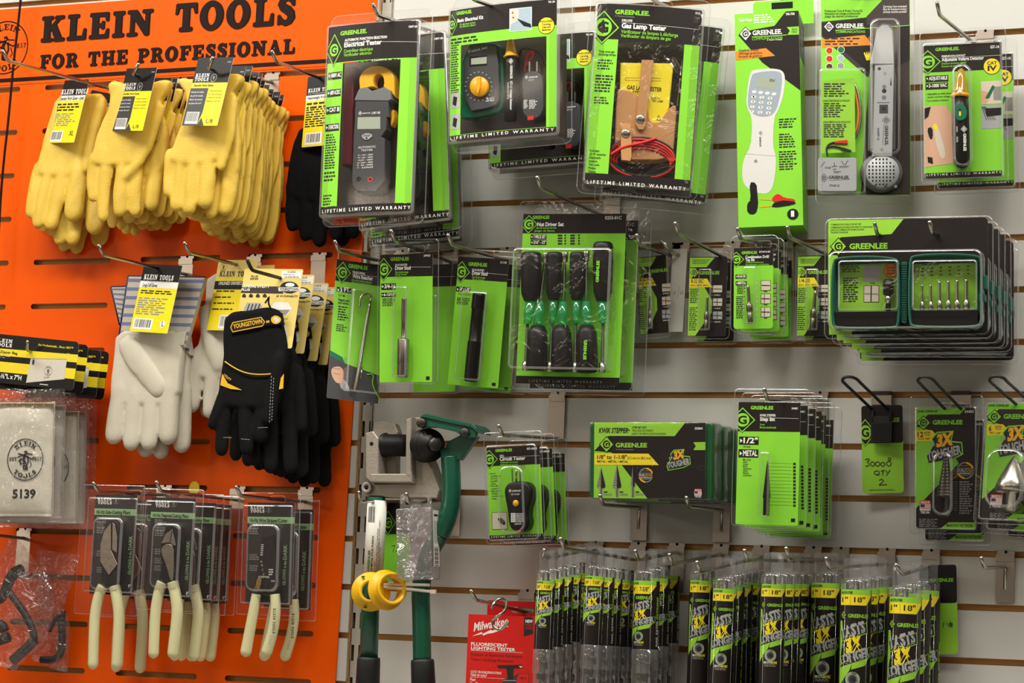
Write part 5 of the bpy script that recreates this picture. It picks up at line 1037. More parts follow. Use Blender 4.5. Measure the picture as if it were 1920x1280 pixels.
for (x, yt, w, yb, hw) in ((912, 502, 30, 640, 1), (1022, 480, 30, 640, 1), (1132, 484, 15, 630, .8)):
    F.poly(mb, [(x, yt), (x+w, yb-10), (x+w*.9, yb), (x+10, yb+8), (x+10, 706), (x-10, 706), (x-10, yb+8), (x-w*.9, yb), (x-w, yb-10)], 'greytext', .5)
    F.poly(mb, [(x, yt), (x+w, yb-10), (x+w*.9, yb), (x+3, yb+8), (x+3, 706), (x-3, 706), (x-1, yb+8)], 'iron', .6)
    for k in range(9): F.line(mb, (x-w*k/9.5, yt+(yb-yt)*k/9.5+10), (x+w*k/9.5, yt+(yb-yt)*k/9.5+10), 2, 'ink', .7)
    F.rect(mb, (x+18, 668), (x+44, 676), 'ink', .4); F.lines(mb, (x+18, 682), (x+76, 700), 2, 'greytext', .4, 3)
def tougher(F, mb, c, k, h=.5, up=True, tilt=.13, silver='lightgrey'):
    x, y = c
    def q(a, b): return (x+a*k, y+b*k)
    F.poly(mb, [q(-80, 40), q(-45, -20), q(-55, -40), q(-30, -70), q(45, -75), q(35, -30), q(82, -25), q(88, 30), q(40, 55), q(-70, 75)], 'green', h)
    F.poly(mb, [q(-74, 38), q(-40, -18), q(-50, -38), q(-27, -64), q(40, -70), q(28, -24), q(78, -20), q(83, 27), q(38, 50), q(-66, 69)], 'ink', h+.1)
    F.text(mb, '3X', q(-32, -4), q(42, -16), 48*k, 'amber' if silver == 'lightgrey' else 'yellow', h+.2, .06, .2, snap=False); F.text(mb, 'TOUGHER', q(-70, 58), q(82, 26), 36*k, silver, h+.2, .04, .05, snap=False)
    if up: F.text(mb, 'UP TO', q(-62, -4), q(-38, -8), 14*k, silver, h+.2, .03, snap=False)
def dualedge(F, mb, c, r, h=.5):
    F.disc(mb, c, r, 'greytext', h, 28, ri=.86); x, y = c
    for a0 in (20, 200):
        pts = [(x+r*.93*math.cos(math.radians(a)), y-r*.93*math.sin(math.radians(a))) for a in range(a0, a0+70, 8)]
        for a, b in zip(pts, pts[1:]): F.line(mb, a, b, r*.22, 'amber', h+.1)
    for i in range(5): F.line(mb, (x-r*.8, y-r*.6+i*r*.3), (x+r*.8, y-r*.6+i*r*.3), r*.06, 'greytext', h)
    F.rect(mb, (x-r*.98, y-r*.25), (x+r*.98, y+r*.22), 'ink', h+.15); F.text(mb, 'DUAL', (x-r*.95, y+r*.16), (x-r*.1, y+r*.16), r*.36, 'white', h+.2, .0); F.text(mb, 'EDGE', (x-r*.05, y+r*.16), (x+r*.9, y+r*.16), r*.36, 'amber', h+.2, .0); F.text(mb, 'TECHNOLOGY', (x-r*.7, y+r*.45), (x+r*.7, y+r*.45), r*.18, 'white', h+.2, .01)
def usa(F, mb, a, b, h=.5):
    x0, y0 = a; x1, y1 = b; H = y1-y0; W = x1-x0
    F.rect(mb, a, b, 'white', h); F.rect(mb, (x0, y0), (x1, y0+H*.26), 'red', h+.1); F.text(mb, 'MADE IN', (x0+W*.08, y0+H*.21), (x1-W*.08, y0+H*.21), H*.15, 'white', h+.2, .03)
    for i in range(3): F.rect(mb, (x0+W*.05, y0+H*(.32+i*.13)), (x1-W*.05, y0+H*(.37+i*.13)), 'red', h+.1)
    F.rect(mb, (x0+W*.05, y0+H*.28), (x0+W*.45, y0+H*.52), 'navy', h+.15); F.rect(mb, (x0, y0+H*.74), (x1, y1), 'navy', h+.1); F.text(mb, 'THE USA', (x0+W*.08, y1-H*.05), (x1-W*.08, y1-H*.05), H*.15, 'white', h+.2, .03)
mat('navy', '#3a3550', .5)
tougher(F, mb, (1445, 450), 1.0); dualedge(F, mb, (1222, 556), 50); usa(F, mb, (1558, 650), (1608, 712)); F.poly(mb, [(1550, 328), (1634, 326), (1634, 382), (1550, 382), (1568, 355)], 'lime', .4)
mb.build('printed_sleeve', t)
mb = MB(); L = rr(-F.w/2-.009, -F.h-.0022, F.w/2+.011, .001, .006, 4); F.loft(mb, [(L, -43), (L, -1), (inset(L, .0025), 1.2), (inset(L, .008), 1.3)], 'shrink', True, True); mb.build('shrink_wrap', t)
dup(t, 'middle step bit kit behind the front sleeve, showing its green edge', .047, .001, .0)
dup(t, 'rear step bit kit against the wall, its sleeve just showing at the right', .094, .004, .0005)

# ================================================================== long step bits on a full hook
hook('peg hook loaded with the half inch step bits', (1433, 729), (1468, 748), .190)
F = Frame('B7', [(120, 246), (508, 252), (492, 1028), (96, 1018)], .190)
t = place(F, 'step_bit_pack', 'foremost of the half inch step bit packs with a thin black cone bit', 'blister pack', 'half inch step bit packs')
mb = MB(); F.base(mb, 'green', 2); F.band(mb, 0, .24, 'band', .1); F.logo(mb, (142, 360), 86, 82, .25); F.text(mb, 'GREENLEE', (193, 293), (337, 295), 20, 'green', .35, .035); F.text(mb, '34401', (452, 294), (490, 294), 13, 'white', .35, .02); F.text(mb, 'KWIK STEPPER', (253, 338), (352, 340), 14, 'white', .35, .03); F.line(mb, (252, 346), (496, 352), 1.5, 'white', .35); F.text(mb, 'Step Bit', (252, 366), (347, 368), 21, 'white', .35, .03); F.text(mb, 'Foret', (253, 395), (282, 396), 12, 'green', .35); F.text(mb, 'Broca escalonada', (252, 413), (354, 415), 13, 'green', .35)
tags(F, mb, [((121, 465), (243, 517), '1/2"'), ((118, 545), (241, 598), 'METAL')]); F.text(mb, '13 mm', (146, 534), (192, 535), 12, 'ink', .35, .02)
for i, st in enumerate(('Max Sizes', 'Steel', 'Copper', 'Brass', 'Aluminum', 'Wood', 'Plastic', 'Laminates')): F.text(mb, st, (145, 616+i*14), (145+(50, 25, 34, 28, 52, 28, 36, 54)[i], 617+i*14), 11, 'ink', .35, .01)
for i in range(13): F.line(mb, (305+i, 632+i*22), (452, 636+i*22), 1.3, 'ink', .3); F.rect(mb, (462, 630+i*22), (478, 645+i*22), 'ink', .3)
F.rect(mb, (448, 982), (474, 1005), 'band', .3); mb.build('printed_card', t)
me = MB(); F.lathel(me, (292, 965), (301, 618), [(0, 18), (.01, 21), (.32, 21), (.33, 25)] + [(.33+i*.048, 25-i*1.5) for i in range(1, 13)] + [(.33+i*.048+.004, 25-(i+1)*1.5) for i in range(1, 13)][:0] + [(.93, 6), (1, 2)], 'blacksteel', 14, 18); me.build('step_bit', t)
clear(F, t, ((92, 160), (545, 1040)), [(((268, 560), (333, 985)), 26, 4, 2)], 6, hole='hook')
for i, (lb, b, dx, dz, ro) in enumerate((('second half inch step bit pack from the front', .029, .002, -.002, .010), ('third half inch step bit pack from the front', .058, .006, -.003, -.004), ('fourth half inch step bit pack from the front', .087, .006, -.004, .01), ('fifth half inch step bit pack, second nearest the wall', .118, .004, -.006, -.006), ('rearmost half inch step bit pack with a green card edge', .152, .006, -.009, -.01))): dup(t, lb, b, dx, dz, ro)

# ================================================================== black loop hooks and the packs on them
def loop_hook(label, w1, w2, front, dep, L):
    """two-wire display hook closed by a loop at the front; w1, w2: where the wires meet the plane dep (crop B7)"""
    A, B = unproj(*cp('B7', *w1), dep), unproj(*cp('B7', *w2), dep); zz = (A[2]+B[2])/2; A[2] = B[2] = zz
    T = unproj(*cp('B7', *front), L); rise = (T[2]-zz)/(L-dep); base = np.array([(A[0]+B[0])/2, -.004, zz-rise*dep]); hw = (B[0]-A[0])/2
    t = thing('loop_hook', label, 'hook', Matrix.Translation(base), 'black wire loop hooks'); LAST_HOOK[:] = [base, base+np.array([0, -L, rise*L])]
    def p(x, d): return (x, -d, rise*d)
    pts = [p(-hw, 0), p(-hw, L*.5), p(-hw, L-hw)] + [(-hw*math.cos(a), -(L-hw)-hw*1.2*math.sin(a), rise*(L-hw)+hw*.45*math.sin(a)) for a in np.linspace(.3, PI-.3, 9)] + [p(hw, L-hw), p(hw, L*.5), p(hw, 0)]
    mb = MB(); mb.tube(smoothpath(pts, 1), .0022, 'rubber', 8); mb.build('wire_loop', t)
    k = math.ceil((Z0-base[2])/PITCH)-1; zs = Z0-k*PITCH-base[2]; mb = MB(); mb.box(-.014, .014, -.0035, .003, zs-.006, zs, 'iron'); mb.box(-.015, .015, -.003, .0015, zs-.030, zs-.006, 'zinc'); mb.box(-.013, .013, -.0045, .0, -.008, zs-.02, 'iron'); mb.build('back_plate', t)
    return t
t = loop_hook('black wire loop hook holding the handwritten green tag', (962, 285), (1062, 300), (818, 108), .012, .185)
# black flip plate in front of the tag
mb = MB(); o = unproj(*cp('B7', 1020, 370), .030); b0 = np.array(t.location)
def loc(px, py, d): return Vector(unproj(*cp('B7', px, py), d)-b0)
a, c = loc(957, 375, .026), loc(1083, 500, .026); mb.box(a.x, c.x, a.y-.003, a.y+.003, c.z, a.z, 'rubber'); mb.box(a.x+.002, c.x-.002, a.y-.0035, a.y, c.z+.002, a.z-.002, 'black')
a, c = loc(972, 335, .026), loc(1072, 375, .026); mb.box(a.x, c.x, a.y-.002, a.y+.004, c.z, a.z, 'rubber')
for x in (965, 1078): p_ = loc(x, 300, .024); q_ = loc(x, 380, .026); mb.tube([p_, q_], .0022, 'rubber', 8)
mb.build('label_holder', t)
F = Frame('B7', [(892, 270), (1152, 268), (1162, 820), (900, 825)], .016)
t = place(F, 'stock_tag', 'green and black card tag with handwritten 30008 QTY 2', 'tag')
mb = MB(); F.base(mb, 'lime', 5); F.poly(mb, rr(-F.w/2, -F.h*.43, F.w/2, 0, .004), 'band', .1, True); F.logo(mb, (918, 440), 70, 88, .2, 'lime'); F.text(mb, 'GREENLEE', (975, 375), (1133, 372), 24, 'lime', .3, .03); F.text(mb, 'GREENLEE TEXTRON INC. ROCKFORD, ILL.', (940, 808), (1106, 806), 8, 'ink', .3)
def hand(F, mb, c, pls, wpx, m='marker'):
    for pl in pls:
        for a, b in zip(pl, pl[1:]): F.line(mb, a, b, wpx, m, .4)
mat('marker', '#3a1a20', .5)
def oval(cx, cy, rx, ry, n=10): return [(cx+rx*math.cos(2*PI*i/n), cy+ry*math.sin(2*PI*i/n)) for i in range(n+1)]
hand(F, mb, None, [[(915, 612), (935, 604), (945, 612), (928, 625), (942, 638), (938, 650), (918, 652)], oval(963, 638, 13, 14), oval(995, 638, 14, 14), oval(1028, 640, 13, 13), oval(1070, 608, 9, 8), oval(1066, 636, 15, 15),
    oval(990, 694, 17, 13), [(992, 700), (1005, 712)], [(1015, 684), (1042, 678)], [(1030, 682), (1026, 710)], [(1048, 680), (1056, 694)], [(1074, 676), (1050, 712)], [(1005, 742), (1022, 733), (1032, 745), (1004, 772), (1055, 768)]], 5)
mb.build('printed_card', t)
def bit_art(F, o, code, quad_w, sizes):
    mb = MB(); F.base(mb, 'band', 4)
    def q(x, y): return (x+o[0], y+o[1])
    F.fpoly(mb, [(0, 0), (.84, 0), (.74, .052), (.2, .052), (.03, .13), (0, .15)], 'green', .1); F.fpoly(mb, [(0, .15), (.28, .19), (.40, .32), (.62, .37), (.72, .46), (0, .83)], 'green', .1); F.fpoly(mb, [(.55, .945), (1, .945), (1, 1), (.4, 1)], 'green', .15)
    F.text(mb, 'KWIK STEPPER BIT', q(1250, 313), q(1378, 311), 12, 'ink', .3, .03); F.text(mb, code, q(1545, 316), q(1602, 316), 16, 'white', .3, .02)
    F.logo(mb, q(1285, 378), 45, 46, .3, 'green', 'band', 1); F.text(mb, 'GREENLEE', q(1342, 389), q(1532, 389), 25, 'green', .35, .035)
    F.poly(mb, [q(1238, 427), q(1338, 425), q(1385, 470), q(1350, 492), q(1238, 496)], 'yellow', .25); F.text(mb, sizes[0], q(1248, 468), q(1248+18*len(sizes[0]), 468), 30, 'ink', .35, .02); F.text(mb, 'SIZES', q(1288, 446), q(1330, 446), 10, 'ink', .35, .02); F.text(mb, 'TAILLES', q(1288, 460), q(1328, 460), 9, 'ink', .35); F.text(mb, sizes[1], q(1252, 486), q(1325, 484), 11, 'ink', .35, .02)
    tougher(F, mb, q(1412, 535), 1.42); usa(F, mb, q(1262, 868), q(1330, 955)); F.lines(mb, q(1258, 985), q(1395, 1040), 5, 'greytext', .3, 4); F.text(mb, 'MADE FOR THE TRADES', q(1430, 1034), q(1595, 1034), 16, 'ink', .35, .02)
    dualedge(F, mb, q(1550, 680), 52); F.lines(mb, q(1512, 748), q(1600, 960), 14, 'greytext', .3, 6)
    return mb
loop_hook('black wire loop hook with the 12 size step bit packs', (1420, 285), (1522, 290), (1308, 108), .055, .225)
F = Frame('B7', [(1238, 286), (1614, 286), (1612, 1048), (1240, 1050)], .055)
t = place(F, 'step_bit_pack', 'front pack with a ridged grey cone bit and 12 sizes badge', 'blister pack', 'step bit packs on the loop hooks')
mb = bit_art(F, (0, 0), '34403', 376, ('12', '3/16"-7/8"')); mb.build('printed_card', t)
me = MB(); pr = [(0, 22), (.01, 25), (.28, 25), (.285, 50)]
for i in range(12): a = .30+i*.056; r_ = 52-i*3.2; pr += [(a, r_), (a+.046, r_), (a+.05, r_-3.2)]
pr += [(.985, 10), (1, 3)]
F.lathel(me, (1424, 960), (1428, 588), pr, 'iron', 18, 24); me.build('step_bit', t)
clear(F, t, ((1198, 205), (1665, 1082)), [(((1350, 560), (1505, 985)), 36, 14, 4), (((1225, 270), (1630, 1062)), 5, 6, 2)], 6, hole='hook', hs=(40, 16))
dup(t, 'rear 12 sizes pack, only its clear edge showing below the front one', .040, .004, -.014)
loop_hook('black wire loop hook at the right edge of the photo', (1862, 250), (1965, 255), (1800, 108), .095, .27)
F = Frame('B7', [(1692, 256), (2062, 254), (2018, 1000), (1645, 988)], .095, wyaw=.05)
t = place(F, 'step_bit_pack', 'front pack with shiny smooth cone bit and 6 sizes badge, at the right edge', 'blister pack', 'step bit packs on the loop hooks')
mb = bit_art(F, (448, -38), '34416', 376, ('6', '7/8"-1-3/8"')); mb.build('printed_card', t)
me = MB(); F.lathel(me, (1835, 935), (1858, 590), [(0, 26), (.01, 29), (.33, 29), (.335, 78), (.35, 96), (.42, 98), (.55, 84), (.7, 60), (.85, 36), (.95, 16), (1, 3)], 'bright_steel', 22, 28); me.build('step_bit', t)
clear(F, t, ((1650, 172), (2105, 1032)), [(((1720, 560), (1965, 960)), 44, 20, 4), (((1672, 240), (2070, 1012)), 5, 6, 2)], 8, hole='hook', hs=(40, 16))
dup(t, 'middle 6 sizes pack just behind the shiny cone bit pack', .046, .004, -.012, -.02); dup(t, 'rearmost 6 sizes pack, its clear corner lowest at the right edge', .088, .030, -.022, -.06)
hook('empty peg hook with a bright plate at the far right', (1840, 1045), (1886, 1063), .0, L=.142, k=10, tail=True)
F = Frame('D1', [(1195, 292), (1452, 290), (1463, 905), (1205, 912)], .012)
t = place(F, 'stock_tag', 'green and black card tag with handwritten 1 1/8 behind the drill bit tubes', 'tag')
mb = MB(); F.base(mb, 'lime', 5); F.poly(mb, rr(-F.w/2, -F.h*.43, F.w/2, 0, .004), 'black', .1, True); F.text(mb, 'GREENLEE', (1270, 408), (1432, 404), 22, 'green', .3, .03); hand(F, mb, None, [[(1365, 688), (1360, 722)], [(1386, 690), (1384, 705)], [(1412, 682), (1394, 718)], [(1398, 700), (1425, 695)], oval(1418, 704, 6, 5), oval(1416, 714, 7, 6)], 5, 'ink'); mb.build('printed_card', t)

# ================================================================== drill bit tubes
class Wrap(Frame):
    "printing wrapped on an upright tube: x mm round the front, y mm down"
    def __init__(s, r): s.r = r; s.bow = 1.0; s.w = 9; s.h = 1; s.crop = None
    def L(s, x, y, h=0.0, crop=None): return (x/1000, -y/1000)
    def P3(s, x, z, h): a = x/s.r; R = s.r+h/1000; return (R*math.sin(a), -R*math.cos(a), z)
    def mpp(s): return .001
    def poly(s, mb, pts, m, h=0.0, raw=False):
        L = [np.array(p) for p in (pts if raw else [s.L(*p) for p in pts])]
        if len(L) != 4: mb.add([s.P3(p[0], p[1], h) for p in L], [tuple(range(len(L)))], m); return
        a, b, c, d = L; w = max(abs(b-a)[0], abs(c-d)[0], abs(d-a)[0], abs(c-b)[0]); n = max(1, int(w*1000/1.6)); k = 1 if abs((b-a)[0]-(c-d)[0]) < 1e-6 and abs((d-a)[0]) < 1e-6 else 8
        mb.add([s.P3(*((a+(b-a)*i/n)*(1-j/k)+(d+(c-d)*i/n)*(j/k)), h) for j in range(k+1) for i in range(n+1)], [(j*(n+1)+i, j*(n+1)+i+1, (j+1)*(n+1)+i+1, (j+1)*(n+1)+i) for j in range(k) for i in range(n)], m)
def tube_label(mb, r, ln, big):
    W = Wrap(r); hw = PI*r*1000; k = r/.0131; n = 48
    for i in range(n): W.poly(mb, [(-hw+2*hw*i/n, 0), (-hw+2*hw*(i+1)/n, 0), (-hw+2*hw*(i+1)/n, ln), (-hw+2*hw*i/n, ln)], 'band', 0)
    f = 16.0*k
    W.poly(mb, [(-f, 0), (f, 0), (f, 4.5*k), (-f, 4.5*k)], 'lime', .1); W.poly(mb, [(-f, 4.5*k), (f, 4.5*k), (f*.55, 13*k), (-f, 13*k)], 'yellow', .12)
    W.text(mb, 'NAIL EATER EXTREME', (-f*.9, 3.6*k), (-f*.2, 3.6*k), 2*k, 'ink', .25, .02); W.text(mb, '18"' if big else '7-5/8"', (-f*.12, 10.5*k), (f*.48, 10.5*k), 4.2*k, 'ink', .25, .02); W.text(mb, '1"' if big else '3/4"', (-f*.85, 10.5*k), (-f*.45, 10.5*k), 4*k, 'ink', .25, .02); W.line(mb, (-f*.3, 5*k), (-f*.3, 12.5*k), .3, 'ink', .25)
    y0 = 20*k if big else 15*k
    W.logo(mb, (-f*.72, y0+2), 3.2*k, 3.4*k, .2, 'lime', 'band', 1); W.text(mb, 'GREENLEE', (-f*.42, y0+3.2*k), (f*.72, y0+3.2*k), 2.8*k, 'lime', .25, .03)
    y1 = y0+(11 if big else 8)*k; s = (1.0 if not big else 1.35)
    H = 9*k*s
    W.poly(mb, [(-f, y0+6*k), (-f*.82, y0+6*k), (-f*.7, y1+H*.5), (-f, y1+H*2.9)], 'lime', .12)
    W.poly(mb, [(-f, y1+H*2.6), (-f*.1, y1+H*2.3), (-f*.3, y1+H*3.0), (-f, y1+H*4.2)], 'lime', .12); W.poly(mb, [(-f*.12, y1+H*2.25), (f*.95, y1+H*1.75), (f*.55, y1+H*2.6), (-f*.2, y1+H*2.9)], 'lime', .13)
    W.poly(mb, [(-f*.95, y1+H*.3), (f*.62, y1-H*.35), (f*.7, y1+H*.4), (-f*.8, y1+H*1.0)], 'lime', .16); W.poly(mb, [(-f*.9, y1+H*.3), (f*.58, y1-H*.30), (f*.66, y1+H*.36), (-f*.76, y1+H*.95)], 'ink', .2)
    W.text(mb, 'LASTS', (-f*.72, y1+H*.82), (f*.55, y1+H*.28), H*.72, 'lightgrey', .3, .05, .1, snap=False)
    W.text(mb, '3X', (-f*.5, y1+H*1.75), (f*.42, y1+H*1.45), H*.98, 'yellow', .3, .07, .15, snap=False); W.text(mb, 'UP TO', (-f*.85, y1+H*1.5), (-f*.58, y1+H*1.42), H*.25, 'lightgrey', .3, .03, snap=False)
    W.poly(mb, [(-f*.95, y1+H*2.05), (f*.98, y1+H*1.3), (f*.98, y1+H*2.0), (-f*.9, y1+H*2.85)], 'lime', .16); W.poly(mb, [(-f*.93, y1+H*2.08), (f*.95, y1+H*1.34), (f*.95, y1+H*1.96), (-f*.88, y1+H*2.78)], 'ink', .2)
    W.text(mb, 'LONGER', (-f*.84, y1+H*2.62), (f*.9, y1+H*1.92), H*.62, 'lightgrey', .3, .05, .05, snap=False)
    yc = y1+H*3.55; R = 5.0*k*(1.15 if big else .9); xc = -f*.12
    W.disc(mb, (xc, yc), R*1.08, 'lime', .28, 24); W.disc(mb, (xc, yc), R, 'lightgrey', .32, 24); W.disc(mb, (xc, yc), R*.82, 'greytext', .36, 24); W.disc(mb, (xc, yc), R*.6, 'darkgrey', .4, 20); W.disc(mb, (xc+R*.1, yc+R*.1), R*.34, 'ink', .44, 16)
    W.text(mb, 'SMOOTH', (xc-R*1.25, yc+R*1.5), (xc+R*.15, yc+R*1.5), R*.42, 'white', .4, .01, .1); W.text(mb, 'BORE', (xc+R*.2, yc+R*1.5), (xc+R*1.25, yc+R*1.5), R*.42, 'yellow', .4, .03, .1); W.lines(mb, (xc-R*1.1, yc+R*1.65), (xc+R*1.1, yc+R*2.1), 2, 'greytext', .3, 3)
    # the side panel with its upright words
    xs = f*1.28
    W.text(mb, 'NAIL EATER', (xs, ln-3*k), (xs, ln*.58), 3.2*k, 'white', .3, .01); W.text(mb, 'EXTREME', (xs, ln*.56), (xs, ln*.24), 3.2*k, 'lime', .3, .03, .15); W.rect(mb, (xs+2.5*k, ln*.2), (xs+6*k, ln*.45), 'red', .3); W.rect(mb, (xs+3*k, ln*.24), (xs+5.4*k, ln*.34), 'navy', .35); W.barcode(mb, (xs+2.5*k, ln*.72), (xs+7*k, ln*.95), .3)
clear_mat('tube_clear', tint=(.96, .96, .96), body=.07, edge=.5, rough=.1, haze=.05)
def make_tube(big, r):
    t = thing('drill_bit_tube', '', 'drill bit tube'); ln = .52 if big else .262
    top = -.014
    mb = MB(); mb.lathe((0, 0, top-.004), (0, 0, -1), [(0, r*.8), (.003, r*.98), (.006, r*1.04), (.03, r*1.04), (ln-.002, r*1.04), (ln, r*.9)], 'tube_clear', 24)
    if not big: mb.lathe((0, 0, -.132), (0, 0, -1), [(0, r*1.05), (.001, r*1.13), (.034, r*1.13), (.035, r*1.05)], 'tube_clear', 24)
    for a in range(4):
        th = PI/4+a*PI/2; mb.tube([(r*1.045*math.sin(th), -r*1.045*math.cos(th), top-.01), (r*1.045*math.sin(th), -r*1.045*math.cos(th), top-ln+.01)], .0006, 'clear_edge', 5)
    mb.build('tube', t)
    mb = MB(); w = r*.85; O = rr(-w, top-.006, w, .010, .004, 5); I = rr(-.0062, -.0052, .0062, .0052, .005, 5); n = len(O)
    for y in (-.0009, .0009): mb.add([(x, y, z) for x, z in O]+[(x, y, z) for x, z in I], [(i, (i+1) % n, n+(i+1) % n, n+i) for i in range(n)], 'tube_clear')
    mb.add([(x, y, z) for y in (-.0011, .0011) for x, z in O], [(i, (i+1) % n, n+(i+1) % n, n+i) for i in range(n)], 'clear_edge'); mb.add([(x, y, z) for y in (-.0011, .0011) for x, z in I], [(i, (i+1) % n, n+(i+1) % n, n+i) for i in range(n)], 'clear_edge'); mb.build('hang_tab', t)
    mb = MB(); L = .30 if big else .098; tube_label(mb, r*1.06, L*1000, big); o = mb.build('label', t); o.location = (0, 0, top-.020)
    mb = MB(); rb = r*.62
    if big: mb.lathe((0, 0, -.02), (0, 0, -1), [(0, .004), (.05, .0045), (.3, .0045), (.31, rb*.8), (.46, rb*.8), (.48, .002)], 'iron', 12)
    else: mb.lathe((0, 0, -.018), (0, 0, -1), [(0, .0042), (.04, .0042), (.041, rb*.55), (.05, rb*.6), (.14, rb*.6), (.155, rb*.6)], 'iron', 12)
    # spiral flutes
    zA, zB = (-.33, -.49) if big else (-.125, -.245); turns = 5 if big else 4; n = 60; vs = []; fs = []
    for i in range(n+1):
        z = zA+(zB-zA)*i/n; a = 2*PI*turns*i/n
        for j, (rr_, da) in enumerate(((.35, -.9), (1.0, -.45), (1.0, .45), (.35, .9))): vs.append((rb*rr_*math.cos(a+da), rb*rr_*math.sin(a+da), z))
    for i in range(n):
        for j in range(4): fs.append((i*4+j, i*4+(j+1) % 4, (i+1)*4+(j+1) % 4, (i+1)*4+j))
    mb.add(vs, fs, 'iron', False)
    mb.tube([(0, 0, zA), (0, 0, zB)], rb*.5, 'blacksteel', 10)
    mb.build('auger_bit', t)
    return t
PROTO = {}
ORD = ('front', 'second', 'third', 'fourth', 'fifth', 'sixth')
def tube_row(desc, hk, hole, dep, n, sp, big, r, tip, hl=None, front_yaw=0.0):
    hook(hk, tip, hole, dep, L=hl, group=None)
    a, b = [np.array(v) for v in LAST_HOOK]
    for i in range(n):
        d = dep-i*sp; f = (d-.002)/(-b[1]-.002); P = a+(b-a)*f
        key = (big, round(r, 4))
        if key not in PROTO: PROTO[key] = t = make_tube(big, r)
        else:
            o = PROTO[key]; t = o.copy(); COL.objects.link(t)
            for ch in o.children: copy_tree(ch, t)
        y = front_yaw + (RNG.uniform(-.06, .06) if i == 0 else RNG.uniform(-.35, .35))
        t.matrix_world = Matrix.Translation((P[0]+RNG.uniform(-.0012, .0012)*(i > 0), P[1], P[2]+.001)) @ Matrix.Rotation(y+.34, 4, 'Z') @ Matrix.Rotation(RNG.uniform(-.012, .012), 4, 'Y')
        t['label'] = desc.format(ORD[i] if i < n-1 or n < 3 else 'rearmost'); t['group'] = ('long 18 inch' if big else 'short') + ' drill bit tubes'
tube_row('{} short drill bit tube on the row beside the red box', 'peg hook of the leftmost row of short drill bit tubes', (1026, 1039), .196, 6, .035, False, .0130, (1021, 1030), .215)
tube_row('{} short drill bit tube on the second row from the red box', 'peg hook rising above the second row of short drill bit tubes', (1117, 1037), .180, 5, .038, False, .0136, (1051, 1009))
tube_row('{} short drill bit tube with upright lettering, third row from the red box', 'peg hook of the third row of short drill bit tubes', (1214, 1046), .130, 3, .045, False, .0180, (1191, 1032), front_yaw=-.35)
tube_row('{} long drill bit tube tucked behind the short tubes, leftmost long row', 'peg hook pointing left at the first row of long drill bit tubes', (1316, 1046), .090, 2, .045, True, .0163, (1255, 1039))
tube_row('{} long drill bit tube on the second long row from the left', 'peg hook at the second row of long drill bit tubes', (1361, 1057), .170, 5, .036, True, .0164, (1307, 1053))
tube_row('{} long drill bit tube in the third long row, left of the single tube', 'tall tipped peg hook at the third row of long drill bit tubes', (1451, 1051), .200, 5, .042, True, .0163, (1396, 1031))
tube_row('{} long drill bit tube on the short row of two', 'peg hook at the fourth row of long drill bit tubes', (1549, 1050), .080, 2, .045, True, .0200, (1474, 1027))
tube_row('{} thick long drill bit tube, second row from the handwritten tag', 'peg hook at the thick drill bit tubes, second from the right', (1606, 1061), .170, 4, .046, True, .0204, (1549, 1046))
tube_row('{} thick long drill bit tube, row next to the handwritten 1 1/8 tag', 'peg hook of the rightmost row of drill bit tubes', (1699, 1064), .150, 3, .055, True, .0218, (1680, 1058), .17)

# ================================================================== red boxed lighting tester and the S hook
mat('redbox', '#d4201a', .45, spec=.3)
hook('peg hook carrying the red box and a steel S hook', (883, 1107), (988, 1147), .0, k=11, L=.196)
F = Frame('D4', [(118, 448), (985, 496), (935, 1640), (72, 1600)], .085, wyaw=.1)
t = place(F, 'lighting_tester_box', 'red carton of a fluorescent lighting tester left of the drill bit tubes', 'box')
mb = MB(); V8 = [(-F.w/2, 0), (F.w/2, 0), (F.w/2, -F.h), (-F.w/2, -F.h)]; F.loft(mb, [(V8, -70), (V8, 0)], 'redbox', True, True, False); mb.build('carton', t)
mb = MB()
sc = [(150, 600), (215, 530), (240, 540), (232, 610), (262, 560), (268, 650)]
F.text(mb, 'Milwaukee', (180, 660), (590, 582), 96, 'white', .3, .02, .28, snap=False)
F.poly(mb, [(160, 718), (275, 668), (288, 690), (390, 640), (400, 655), (460, 632), (545, 580), (600, 600), (560, 615), (540, 608), (465, 662), (410, 680), (345, 690), (295, 712), (285, 692)], 'white', .35)
F.text(mb, 'FLUORESCENT', (148, 828), (586, 838), 36, 'white', .3, .03); F.text(mb, 'LIGHTING TESTER', (148, 876), (680, 886), 36, 'white', .3, .03); F.line(mb, (145, 888), (768, 918), 4, 'white', .3)
F.text(mb, 'Probador de iluminación fluorescente', (145, 948), (762, 972), 34, 'ink2' if 'ink2' in MATS else 'maroon', .3, .0); F.text(mb, "Testeur d'éclairage fluorescent", (145, 1008), (650, 1028), 34, 'maroon', .3, .0)
F.text(mb, 'CUTS TROUBLESHOOTING', (140, 1158), (510, 1172), 28, 'white', .3, .015, .2); F.text(mb, 'TIME IN HALF', (138, 1198), (335, 1206), 28, 'white', .3, .015, .2); F.line(mb, (136, 1208), (560, 1230), 3, 'white', .3); F.text(mb, 'Fast', (134, 1252), (200, 1256), 32, 'white', .3, .02, .2); F.text(mb, 'Easy Testing', (132, 1300), (300, 1306), 32, 'white', .3, .02, .2)
F.poly(mb, [(785, 485), (890, 490), (890, 690), (830, 705), (780, 722)], 'ink', .3); F.text(mb, 'NEW', (800, 555), (888, 560), 34, 'white', .4, .04); F.text(mb, 'NUEVO', (800, 598), (888, 602), 28, 'redbox', .4, .01); F.text(mb, 'NOUVEAU', (798, 635), (890, 640), 28, 'redbox', .4, .01)
